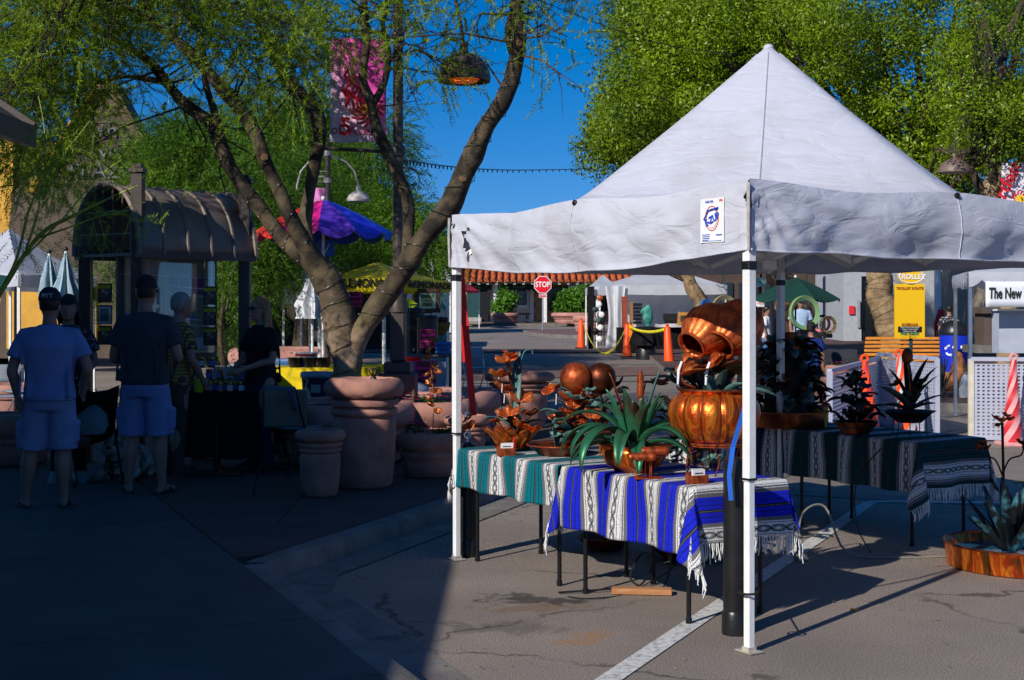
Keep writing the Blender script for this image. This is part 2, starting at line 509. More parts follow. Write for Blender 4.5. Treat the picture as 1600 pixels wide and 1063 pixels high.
def off(pts, d):
 out = []
 for i, p in enumerate(pts):
  a = pts[max(0, i - 1)]; b = pts[min(len(pts) - 1, i + 1)]
  t = Vector((b[0] - a[0], b[1] - a[1])).normalized(); nrm = Vector((t.y, -t.x))
  out.append((p[0] + nrm.x * d, p[1] + nrm.y * d))
 return out
breaks = [-5.9, -3.5, -1, 1.5, 3.6, 5.2, 7.0, 8.56, 10.35, 12.2, 14.1, 16.0, 18.0, 20.0, 21.3, 22.2]
for a, b in zip(breaks[:-1], breaks[1:]):
 pts = edge_pts(a, b - .008, 6)
 inn = off(pts, -.15); out = off(pts, .025); gut = off(pts, .33)
 if abs(a - 8.56) < .01: gut[0] = (-1.10, 8.42); 
 if abs(b - 8.56) < .01: gut[-1] = (-1.10, 8.40); gut[-2] = (gut[-2][0], min(gut[-2][1], 8.2))
 k = MB(); n = len(pts)
 prof = []
 for i in range(n):
  z = zg(pts[i][1])
  o2 = off(pts, -.03)[i]
  prof += [(inn[i][0], inn[i][1], z + .08), (inn[i][0], inn[i][1], z + .12), (o2[0], o2[1], z + .121), (pts[i][0], pts[i][1], z + .10), (out[i][0], out[i][1], z - .02)]
 fs = [(i * 5 + j, i * 5 + j + 1, (i + 1) * 5 + j + 1, (i + 1) * 5 + j) for i in range(n - 1) for j in range(4)]
 fs += [(4, 3, 2, 1, 0), tuple((n - 1) * 5 + q for q in range(5))]
 k.add(prof, fs); k.build('kerb_stone', CONCK, kb, smooth=50)
 gm = MB(); vv = []
 for i in range(n):
  z = zg(pts[i][1])
  vv += [(out[i][0] - .0, out[i][1], z + .004), (gut[i][0], gut[i][1], z + .008)]
 gm.add(vv, [(2 * i, 2 * i + 1, 2 * i + 3, 2 * i + 2) for i in range(n - 1)])
 gm.build('gutter_pan', CONCK, kb, smooth=0)
def strip(name, pts, w, m, z=.006):
 b = MB(); vv = []
 o1 = off(pts, -w / 2); o2 = off(pts, w / 2)
 for p, q in zip(o1, o2): vv += [(p[0], p[1], zg(p[1]) + z), (q[0], q[1], zg(q[1]) + z)]
 b.add(vv, [(2 * i, 2 * i + 1, 2 * i + 3, 2 * i + 2) for i in range(len(pts) - 1)])
 return tag(b.build(name, m, smooth=0), kind='structure')
A0, A1 = Vector((.36, 6.1)), Vector((3.15, 12.0))
strip('bay_line', [tuple(A0.lerp(A1, i / 12)) for i in range(13)], .115, LINE)
strip('bay_line', [(3.15 + .3 * i, 12.05 - .02 * i) for i in range(12)], .1, LINE)
strip('concrete_strip', [(1.2 + i * .6, 13.2 - i * .25) for i in range(14)], .35, CONCK, .005)
strip('brick_band', [(-3 + i * 2, 31 + .9 * i) for i in range(9)], 3.6, BRICKR, .02)
strip('brick_band', [(-8 + i * 3, 47.0 - .1 * i) for i in range(7)], 2.8, BRICKR, .035)
for pts in ([(-14, 36.5), (-6, 36), (2, 37), (12, 39)], [(-20, 74), (-6, 73), (6, 73.5), (20, 72)], [(-6, 28.2), (0, 29), (6, 30.6), (12, 32)]):
 P_ = []
 for a, b in zip(pts[:-1], pts[1:]):
  P_ += [(a[0] + (b[0] - a[0]) * t / 6, a[1] + (b[1] - a[1]) * t / 6) for t in range(6)]
 strip('seam_line', P_ + [pts[-1]], .22, CONCK, .045)
strip('lane_line', [(4.9, 13.3), (6.5, 13.9), (8, 14.3)], .1, mat('yellow_road_paint', (.6, .38, .04), .7, var=.3), .008)
def raised(name, poly, h, mt, me_):
 b = MB(); n = len(poly)
 b.add([(x, y, zg(y) + h) for x, y in poly] + [(x, y, zg(y) - .3) for x, y in poly], [tuple(range(n))] + [(i, n + i, n + (i + 1) % n, (i + 1) % n) for i in range(n)])
 b.m = [0] + [1] * n
 return tag(b.build(name, [mt, me_], smooth=0), kind='structure')
def CW(p): return p
raised('island', [(0.6, 73), (.9, 68), (1.9, 63.5), (3.6, 61), (8, 60.5), (14, 60), (14, 74), (4, 75.5)], .16, BRICKR, CONCK)
raised('far_pavement', [(-60, 91), (-14, 91), (-2, 91.5), (4.5, 92), (6, 86), (9, 84), (60, 84), (60, 112), (-60, 112)], .16, BRICKR, CONCK)
raised('right_pavement', [(3.6, 31.5), (12, 29.5), (24, 27.5), (30, 60), (12, 60), (5, 58)], .14, CONCR, CONCK)
raised('right_verge', [(3.9, 23.4), (6.2, 21.8), (14, 20.5), (16, 29.3), (5.2, 29.8)], .14, CONCR, CONCK)
rq = random.Random(5); m = MB()
for k in range(420):
 y = rq.uniform(5.8, 13) if k % 3 else rq.uniform(8, 22); x = kx(y) + .03 + abs(rq.gauss(0, .45)) if k % 2 else rq.uniform(-1.5, 6); a = rq.random() * 6.28; s_ = rq.uniform(.006, .016)
 if x < kx(y) + .03: continue
 z = zg(y) + .011; m.add([(x + s_ * math.cos(a), y + s_ * math.sin(a), z), (x - s_ * .4 * math.sin(a), y + s_ * .4 * math.cos(a), z + .004), (x - s_ * math.cos(a), y - s_ * math.sin(a), z), (x + s_ * .4 * math.sin(a), y - s_ * .4 * math.cos(a), z + .003)], [(0, 1, 2, 3)])
tag(m.build('leaf_litter', mat('dry_litter', (.28, .19, .07), .9, var=.6, scale=3), smooth=0), 'tiny dry leaves and grit scattered over the asphalt and along the kerb', 'litter', kind='stuff')
TA = Vector((1.176, 6.77)); TU = Vector((-.526, .850)); TV = Vector((.850, .526)); TS = 3.01     # corner, along the lit side, along the other side
TB = TA + TU * TS; TD = TA + TV * TS; TC = TB + TV * TS
TZ, TZB, TP = 2.335, 2.005, 3.43
tent = thing('market_tent', 'large white peaked pop-up canopy with sponsor patch and torn corner over the copper stall', 'tent', ((TA.x + TC.x) / 2, (TA.y + TC.y) / 2, 0))
def fabric(name, col, bump=.6, tr=.10):
 m = bpy.data.materials.new(name); m.use_nodes = True; nt = m.node_tree; N = nt.nodes; L = nt.links; N.clear()
 out = N.new('ShaderNodeOutputMaterial'); b = N.new('ShaderNodeBsdfPrincipled'); b.inputs['Roughness'].default_value = .55; b.inputs['Specular IOR Level'].default_value = .3
 t = N.new('ShaderNodeBsdfTranslucent'); mx = N.new('ShaderNodeMixShader'); mx.inputs[0].default_value = tr
 tc = N.new('ShaderNodeTexCoord')
 nz = N.new('ShaderNodeTexNoise'); nz.inputs['Scale'].default_value = 1.6; nz.inputs['Detail'].default_value = 9; nz.inputs['Roughness'].default_value = .65
 L.new(tc.outputs['Object'], nz.inputs[0])
 rp = N.new('ShaderNodeValToRGB'); rp.color_ramp.elements[0].position = .28; rp.color_ramp.elements[1].position = .55
 rp.color_ramp.elements[0].color = (col[0] * .80, col[1] * .78, col[2] * .74, 1); rp.color_ramp.elements[1].color = (*col, 1)
 L.new(nz.outputs[0], rp.inputs[0]); L.new(rp.outputs[0], b.inputs['Base Color']); L.new(rp.outputs[0], t.inputs['Color'])
 w1 = N.new('ShaderNodeTexNoise'); w1.inputs['Scale'].default_value = 2.6; w1.inputs['Detail'].default_value = 5; w1.inputs['Distortion'].default_value = 1.5
 mp = N.new('ShaderNodeMapping'); mp.inputs['Rotation'].default_value = (.5, .4, .3); mp.inputs['Scale'].default_value = (1.0, 1.0, 2.6)
 L.new(tc.outputs['Object'], mp.inputs[0]); L.new(mp.outputs[0], w1.inputs[0])
 v = N.new('ShaderNodeTexVoronoi'); v.feature = 'DISTANCE_TO_EDGE'; v.inputs['Scale'].default_value = 2.4
 wa = N.new('ShaderNodeVectorMath'); wa.operation = 'MULTIPLY_ADD'; wa.inputs[1].default_value = (.35,) * 3
 L.new(w1.outputs[1], wa.inputs[0]); L.new(mp.outputs[0], wa.inputs[2]); L.new(wa.outputs[0], v.inputs['Vector'])
 vr = N.new('ShaderNodeMapRange'); vr.inputs[1].default_value = 0; vr.inputs[2].default_value = .12; L.new(v.outputs['Distance'], vr.inputs[0])
 ad = N.new('ShaderNodeMath'); ad.operation = 'MULTIPLY_ADD'; ad.inputs[1].default_value = .22; L.new(vr.outputs[0], ad.inputs[0]); L.new(w1.outputs[0], ad.inputs[2])
 bp = N.new('ShaderNodeBump'); bp.inputs['Strength'].default_value = bump; bp.inputs['Distance'].default_value = .022; L.new(ad.outputs[0], bp.inputs['Height'])
 L.new(bp.outputs[0], b.inputs['Normal']); L.new(bp.outputs[0], t.inputs['Normal'])
 L.new(b.outputs[0], mx.inputs[1]); L.new(t.outputs[0], mx.inputs[2]); L.new(mx.outputs[0], out.inputs[0])
 MATS[name] = m
 return m
TENTM = fabric('tent_fabric', (.56, .57, .64), .5)
CEN = (TA + TC) / 2
def canopy_h(a, b):
 r = (abs(a) ** 1.28 + abs(b) ** 1.28) ** (1 / 1.28)
 h = 1 - r
 h = .5 * (h + math.sqrt(h * h + .0025)) - .0006
 return h
def roofp(a, b):                                             # a,b in -1..1
 h = canopy_h(a, b)
 p = CEN + TU * (a * TS / 2) + TV * (b * TS / 2)
 e = max(abs(a), abs(b))
 o = min(abs(a), abs(b))
 sag = -.035 * (math.sin(math.pi * o) ** 2 if e > .9 else 0) * ((e - .9) / .1)
 z = TZ + (TP - TZ) * h ** 1.04 + .012 * noi((a * 3, b * 3, 2)) * (1 - h) + sag
 d = abs(abs(a) - abs(b))
 z += .02 * math.exp(-(d / .05) ** 2) * (1 - h)
 return (p.x, p.y, z)
b = MB(); b.grid(lambda u, v: roofp(u * 2 - 1, v * 2 - 1), 72, 72)
roof = b.build('canopy', TENTM, tent, smooth=60, world=True)
MB().ball((CEN.x, CEN.y, TP - .02), .035, sz=.7).build('peak_cap', TENTM, tent, world=True)
sm = MB()
for sa, sb in ((-1, -1), (1, -1), (-1, 1), (1, 1)):
 pts = []
 for i in range(2, 60):
  t = i / 60; q = roofp(sa * t, sb * t); pts.append((q[0], q[1], q[2] + .003))
 sm.tube(pts, .006, 5)
sm.sep('seam', TENTM, tent, world=True)
def valance(c0, d, outn, droop, name, seed, hole=None):
 W = TS; nu, nv = 110, 16
 def f(u, v):
  s = u * W
  edge = math.sin(math.pi * u) ** .8 if 0 < u < 1 else 0
  base = c0 + d * s
  t = v
  zt = TZ + .012; zb = TZB - droop * (4 * u * (1 - u)) ** 1.2
  a = abs(2 * u - 1)
  zt = TZ - .035 * math.sin(math.pi * a) ** 2 + .026
  z = zt + (zb - zt) * t
  bil = .035 * math.sin(math.pi * min(1, t * 1.1)) * edge
  fold = .022 * t * math.sin(s * 9 + seed + 2.2 * t) * edge + .03 * t * noi((s * 1.6, t * 1.2, seed)) + .012 * noi((s * 6, t * 5 + s * 3, seed + 4))
  cr = 0
  for k, cx_ in ((0, 0), (1, 1)):
   dd = (u - cx_) if k == 0 else (cx_ - u)
   ang = math.atan2(t * .34 + .02, dd * W + .001)
   cr += .010 * math.sin(ang * 22 + seed) * math.exp(-dd * 4)
  p = base + outn * (.004 + .008 * min(1, t * 6) + bil + (fold + cr) * min(1, t * 5))
  if hole:
   mk = math.exp(-((s - .235) / .15) ** 4); p = base + outn * ((p - base).dot(outn) * (1 - mk) + .034 * min(1, t * 5) * mk)
  zz = z + .012 * noi((s * 2.5, seed, t)) * t
  return (p.x, p.y, zz)
 m = MB(); m.grid(f, nu, nv)
 if hole:
  keep = []
  for fc in m.f:
   q = [m.v[i] for i in fc]; cx_ = sum(x[0] for x in q) / 4; cy_ = sum(x[1] for x in q) / 4; cz_ = sum(x[2] for x in q) / 4
   s = (Vector((cx_, cy_)) - c0).dot(d)
   if hole(s, cz_): continue
   keep.append(fc)
  m.f = keep; m.m = [0] * len(keep)
 o = m.build('valance', TENTM, tent, smooth=60, world=True)
 hm = MB()
 hm.tube([Vector(f(i / 90, 1.0)) + Vector((0, 0, .004)) for i in range(91)], .006, 6)
 hm.build('valance_hem', TENTM, tent, world=True)
 v1 = MB(); q = [Vector(f(.5, t / 10)) + Vector((outn.x, outn.y, 0)) * .003 for t in range(11)]
 v1.tube(q, .003, 4); v1.build('valance_seam', TENTM, tent, world=True)
 kn = MB(); p = q[0]; kn.lathe([(.018, 0), (.018, .012), (.010, .018), (.001, .019)], p + Vector((outn.x, outn.y, 0)) * .005 + Vector((0, 0, -.02)), 12, rot=Vector((outn.x, outn.y, 0)).to_track_quat('Z', 'Y').to_matrix())
 kn.build('truss_button', BLACK, tent, world=True)
 return o
def tear(s, z):
 s = TS - s       # measured from the far corner B
 k = (s - .24)
 cx_ = .24 + .03 * math.sin(z * 25)
 return abs(s - cx_) < .042 * max(0, 1 - abs((z - 2.13) / .095) ** 1.6) or (abs(z - 2.237 - .2 * (s - .24)) < .011 and .17 < s < .31)
valance(TA, TU, -TV, .075, 'v', 1.0, tear)
valance(TA, TV, -TU, .02, 'v', 4.0)
valance(TD, TU, TV, .02, 'v', 7.0)
valance(TB, TV, TU, .03, 'v', 9.0)
cp = MB()
for c in (TA, TB, TD, TC):
 o = (c - CEN).normalized() * .022
 cp.tube([(c.x + o.x, c.y + o.y, TZ + .005), (c.x + o.x * 1.2, c.y + o.y * 1.2, 2.2), (c.x + o.x * .9, c.y + o.y * .9, TZB)], [.010, .009, .008], 6)
cp.sep('corner_piping', mat('soiled_piping', (.42, .38, .36), .8, var=.2, scale=20), tent, world=True)
ax = Matrix(((TU.x, TV.x, 0), (TU.y, TV.y, 0), (0, 0, 1)))
for c in (TA, TB, TD, TC):
 g_ = zg(c.y)
 ins = (CEN - c).normalized() * .03
 lx_, ly_ = c.x + ins.x, c.y + ins.y
 m = MB(); m.box((lx_, ly_, (.86 + 2.30) / 2 + g_ / 2), (.052, .052, 1.46), rot=ax, bev=.006); m.build('leg_upper', W_STEEL, tent, world=True)
 m = MB(); m.box((lx_, ly_, (.86 + .012) / 2 + g_), (.042, .042, .86), rot=ax, bev=.005); m.build('leg_lower', W_STEEL, tent, world=True)
 m = MB(); m.box((lx_, ly_, g_ + .008), (.12, .085, .006), rot=ax); m.box((lx_, ly_, g_ + .02), (.05, .05, .02), rot=ax); m.build('foot_plate', mat('dull_zinc', (.55, .5, .42), .5, .4, var=.2), tent, world=True)
 m = MB(); m.box((lx_, ly_, .865 + g_), (.060, .060, .012), rot=ax, bev=.003); m.box((lx_, ly_, 2.26), (.06, .06, .10), rot=ax, bev=.01); m.box((lx_, ly_, 1.93), (.062, .062, .05), rot=ax, bev=.008)
 m.sep('leg_bracket', BLACK, tent, world=True)
tr = MB()
def scis(p, q, n=2):
 d = (q - p) / n
 for i in range(n):
  a = p + d * i; c = p + d * (i + 1)
  s = .016 if i % 2 else -.016
  nrm = Vector((-d.y, d.x)).normalized() * .015
  tr.bar((a.x + nrm.x, a.y + nrm.y, 2.28), (c.x + nrm.x, c.y + nrm.y, 2.04), .016, .034)
  tr.bar((a.x - nrm.x, a.y - nrm.y, 2.04), (c.x - nrm.x, c.y - nrm.y, 2.28), .016, .034)
ins = lambda c: c + (CEN - c).normalized() * .05
for a, c in ((TA, TB), (TA, TD), (TB, TC), (TD, TC)): scis(ins(a), ins(c), 4)
for a, c in (((TA + TB) / 2, (TD + TC) / 2), ((TA + TD) / 2, (TB + TC) / 2)):
 scis(a + (c - a) * .03, CEN, 2); scis(CEN, c, 2)
tr.sep('truss_bar', W_STEEL, tent, world=True)
m = MB(); m.tube([(CEN.x, CEN.y, 1.95), (CEN.x, CEN.y, TP - .03)], .016, 8); m.box((CEN.x, CEN.y, 2.0), (.09, .09, .07), bev=.01); m.build('centre_mast', W_STEEL, tent, world=True)
d3 = Vector((TU.x, TU.y, 0)); o3 = Vector((-TV.x, -TV.y, 0))
pc = Vector((TA.x, TA.y, 0)) + d3 * .235 + o3 * .0375 + Vector((0, 0, 2.165))
Rp = Matrix((( -d3.x, 0, o3.x), (-d3.y, 0, o3.y), (0, 1, 0)))   # x to the right when seen from outside
def patch_rot(extra=0): return (Rp.to_4x4() @ Matrix.Rotation(extra, 4, 'Z')).to_euler()
m = MB(); m.box(pc, (.185, .225, .002), rot=Rp); pm = m.build('logo_patch', mat('patch_white', (.78, .78, .76), .5, var=.04), tent, world=True)
BLU = mat('print_blue', (.015, .08, .55), .6, var=0); RED = mat('print_red', (.6, .04, .05), .6, var=0)
LG = pc + o3 * .0025
def pt(x, y, k=0): return LG + Rp @ Vector((x, y, 0)) + o3 * k
m = MB()
m.tube([pt(.052 * math.cos(a) * 1.0, .062 * math.sin(a) + .01, .0) for a in [2 * math.pi * i / 28 for i in range(28)]], .0022, 4, closed=True)
m.tube([pt(.042 * math.cos(a), .05 * math.sin(a) + .01, .0) for a in [2 * math.pi * i / 28 for i in range(28)]], .0011, 4, closed=True)
m.build('logo_ring', RED, tent, world=True)
m = MB(); m.tube([pt(-.060, .006, .003), pt(-.026, .050, .003), pt(.052, .062, .003)], .0045, 4); m.tube([pt(.05, .060, .003), pt(.034, .048, .003)], .0035, 4); m.build('logo_roof', BLU, tent, world=True)
text('logo_text', 'E-ZUP', .050, BLU, tent, pt(.004, .004, .003), patch_rot(R(20)), .001, bold=.0012, sx=.86, world=True)
text('logo_small_text', 'SHELTER', .016, BLU, tent, pt(-.02, .095), patch_rot(), .0006, bold=.0003, world=True)
text('logo_small_text', 'USA', .016, RED, tent, pt(.07, .098), patch_rot(), .0006, bold=.0004, world=True)
for k, (w, x) in enumerate(((.06, -.045), (.055, -.047), (.058, -.046), (.05, -.05))):
 m = MB(); m.box(pt(x, -.072 - k * .009), (w, .0035, .0012), rot=Rp); m.build('logo_print', BLU, tent, world=True)
m = MB(); m.box(pt(.055, -.076), (.045, .006, .0012), rot=Rp); m.build('logo_print', BLU, tent, world=True)
m = MB(); m.box(pt(0, -.105), (.15, .002, .0012), rot=Rp); m.build('logo_print', BLU, tent, world=True)
def pvc(name, x, y, r, h, label, rz=0, tilt=0):
 t = thing(name, label, 'tent weight', (x, y, zg(y)), rz, 'black pipe weights by the tent legs')
 rot = Matrix.Rotation(tilt, 3, 'Y')
 m = MB(); m.lathe([(r, .10), (r, h - .03), (r * .96, h), (.001, h)], (0, 0, 0), 24, rot=rot); m.build('pipe', BLACK, t)
 m = MB(); m.lathe([(r * 1.1, 0), (r * 1.14, .02), (r * 1.12, .11), (r * 1.0, .125)], (0, 0, 0), 24, rot=rot); m.build('end_cap', BLACK, t)
 m = MB(); m.lathe([(r * .5, 0), (r * .5, .012), (.001, .014)], rot @ Vector((0, 0, h)), 12, rot=rot); m.build('top_plug', BLACK, t)
 return t
wa = pvc('tent_weight', TA.x + .0, TA.y + .42, .062, .92, 'tall black pipe weight standing behind the near white tent leg')
wb = pvc('tent_weight', TB.x + .10, TB.y + .13, .058, .78, 'black pipe weight on the gutter behind the far left tent leg, with hook')
m = MB(); hz = .78
m.tube([(0, 0, hz), (0, 0, hz + .05), (.02, 0, hz + .08), (.0, 0, hz + .12), (-.015, 0, hz + .16), (0, 0, hz + .22), (.0, 0, hz + .3)], .006, 6)
m.ring((0, 0, hz + .06), .022, .005, 14, 6, Matrix.Rotation(R(90), 3, 'X')); m.ring((0, 0, hz + .2), .02, .005, 14, 6, Matrix.Rotation(R(90), 3, 'X'))
m.build('hook', STEEL, wb)
m = MB(); m.tube([Vector((TA.x, TA.y, .30)) + Vector((math.cos(a) * .045, math.sin(a) * .045 + .02, 0)) for a in [i * math.pi / 8 for i in range(16)]], .006, 5, closed=True)
m.tube([(TA.x + .02, TA.y + .06, .30), (TA.x + .02, TA.y + .36, .32)], .005, 5)
tag(m.build('cord_tie', BLACK), 'thin black cord tying the near tent leg to its pipe weight', 'cord')
REDS = mat('red_webbing', (.62, .012, .012), .6, var=.1, bump=.3, bscale=200); BLUS = mat('blue_webbing', (.015, .13, .62), .6, var=.1, bump=.3, bscale=200)
m = MB()
x0, y0 = TB.x + .05, TB.y + .06
m.bar((x0 + .0, y0, 2.02), (x0 + .09, y0 + .06, .98), .045, .004, up=(0, 1, 0)); m.bar((x0 - .02, y0 + .02, 2.0), (x0 + .03, y0 + .05, 1.35), .03, .004, up=(0, 1, 0))
m.bar((x0 - .01, y0 - .03, 1.88), (x0 + .04, y0 - .03, 1.60), .05, .012, up=(0, 1, 0))
tag(m.build('tie_strap', REDS), 'red webbing strap running down from the far left tent corner to its weight', 'strap')
m = MB(); pts = [(TA.x + .035, TA.y + .10, 1.99), (TA.x + .045, TA.y + .13, 1.6), (TA.x + .03, TA.y + .22, 1.25), (TA.x - .03, TA.y + .3, 1.0), (TA.x - .05, TA.y + .3, .85), (TA.x - .04, TA.y + .3, .72)]
for a, c in zip(pts[:-1], pts[1:]): m.bar(a, c, .024, .003, up=(0, 1, 0))
tag(m.build('tie_strap', BLUS), 'blue webbing strap hanging from the near tent corner beside the leg', 'strap')
def serape(name, stops, period, bands, tint_noise=(.02, .02, .02)):
 """stops: list of (position within period, colour); bands: (centre, half width) of diamond figure, positions 0..1 of the period"""
 m = bpy.data.materials.new(name); m.use_nodes = True; nt = m.node_tree; N = nt.nodes; L = nt.links
 b = N['Principled BSDF']; b.inputs['Roughness'].default_value = .92; b.inputs['Specular IOR Level'].default_value = .1
 uv = N.new('ShaderNodeUVMap'); uv.uv_map = 'UVMap'
 sp = N.new('ShaderNodeSeparateXYZ'); L.new(uv.outputs[0], sp.inputs[0])
 def mt(op, a, bb=None, c=None):
  n = N.new('ShaderNodeMath'); n.operation = op
  for i, x in enumerate((a, bb, c)):
   if x is None: continue
   if isinstance(x, (int, float)): n.inputs[i].default_value = x
   else: L.new(x, n.inputs[i])
  return n.outputs[0]
 nz = N.new('ShaderNodeTexNoise'); nz.inputs['Scale'].default_value = 260; nz.inputs['Detail'].default_value = 2; L.new(uv.outputs[0], nz.inputs[0])
 wob = mt('MULTIPLY_ADD', nz.outputs[0], .006, -.003)
 u = mt('ADD', sp.outputs[0], wob)
 fu = mt('FRACT', mt('DIVIDE', u, period))
 rp = N.new('ShaderNodeValToRGB'); rp.color_ramp.interpolation = 'CONSTANT'; e = rp.color_ramp.elements
 e[0].position = 0; e[0].color = (*stops[0][1], 1); e[1].position = stops[1][0]; e[1].color = (*stops[1][1], 1)
 for p, c in stops[2:]:
  q = e.new(p); q.color = (*c, 1)
 L.new(fu, rp.inputs[0])
 col = rp.outputs[0]
 for cx_, hw, ln in bands:
  a = mt('DIVIDE', mt('ABSOLUTE', mt('SUBTRACT', fu, cx_)), hw)
  inside = mt('LESS_THAN', a, 1.0)
  bb = mt('PINGPONG', sp.outputs[1], ln)
  bb = mt('DIVIDE', bb, ln)
  d1 = mt('ABSOLUTE', mt('SUBTRACT', a, bb)); k1 = mt('LESS_THAN', d1, .20)
  s2 = mt('ABSOLUTE', mt('SUBTRACT', mt('ADD', a, .42), bb)); k2 = mt('LESS_THAN', s2, .09)
  k3 = mt('LESS_THAN', mt('ABSOLUTE', mt('SUBTRACT', mt('SUBTRACT', a, .42), bb)), .12)
  k = mt('MULTIPLY', inside, mt('MAXIMUM', k1, mt('MAXIMUM', k2, k3)))
  mx = N.new('ShaderNodeMix'); mx.data_type = 'RGBA'; L.new(k, mx.inputs[0]); L.new(col, mx.inputs[6]); mx.inputs[7].default_value = (.012, .012, .014, 1)
  col = mx.outputs[2]
 n2 = N.new('ShaderNodeTexNoise'); n2.inputs['Scale'].default_value = 330; n2.inputs['Detail'].default_value = 1
 mp = N.new('ShaderNodeMapping'); mp.inputs['Scale'].default_value = (1, .35, 1); L.new(uv.outputs[0], mp.inputs[0]); L.new(mp.outputs[0], n2.inputs[0])
 mr = N.new('ShaderNodeMapRange'); mr.inputs[1].default_value = .3; mr.inputs[2].default_value = .7; mr.inputs[3].default_value = .55; mr.inputs[4].default_value = 1.35
 L.new(n2.outputs[0], mr.inputs[0])
 mx = N.new('ShaderNodeMix'); mx.data_type = 'RGBA'; mx.blend_type = 'MULTIPLY'; mx.inputs[0].default_value = 1
 L.new(col, mx.inputs[6]); L.new(mr.outputs[0], mx.inputs[7]); L.new(mx.outputs[2], b.inputs['Base Color'])
 bp = N.new('ShaderNodeBump'); bp.inputs['Strength'].default_value = .6; bp.inputs['Distance'].default_value = .003
 wv = N.new('ShaderNodeTexWave'); wv.inputs['Scale'].default_value = 60; wv.bands_direction = 'Y'; L.new(uv.outputs[0], wv.inputs[0])
 L.new(n2.outputs[0], bp.inputs['Height']); L.new(bp.outputs[0], b.inputs['Normal'])
 return m
def stripes(main, w=(.60, .60, .60), g=(.13, .12, .125), k=(.014, .014, .016), dk=None):
 dk = dk or tuple(x * .35 for x in main)
 return [(0, w), (.03, k), (.04, w), (.245, k), (.255, w), (.285, g), (.355, main), (.39, k), (.397, main), (.46, dk), (.475, main), (.55, k), (.565, g), (.575, k), (.60, main), (.67, dk), (.68, main), (.75, k), (.757, main), (.82, g), (.89, w), (.90, g), (.93, w), (.955, k), (.963, w)]
BLUEC = serape('blue_serape', stripes((.010, .018, .48), dk=(.008, .01, .05)), .295, [(.142, .068, .042)])
TEALC = serape('teal_serape', stripes((.002, .13, .16), dk=(.001, .03, .04)), .30, [(.142, .066, .032)])
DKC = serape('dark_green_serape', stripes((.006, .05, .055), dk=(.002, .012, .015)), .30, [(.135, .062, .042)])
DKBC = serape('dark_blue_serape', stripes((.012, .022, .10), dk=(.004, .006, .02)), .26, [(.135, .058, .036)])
FRINGE = mat('white_yarn', (.66, .66, .64), .95, var=.2, scale=60)
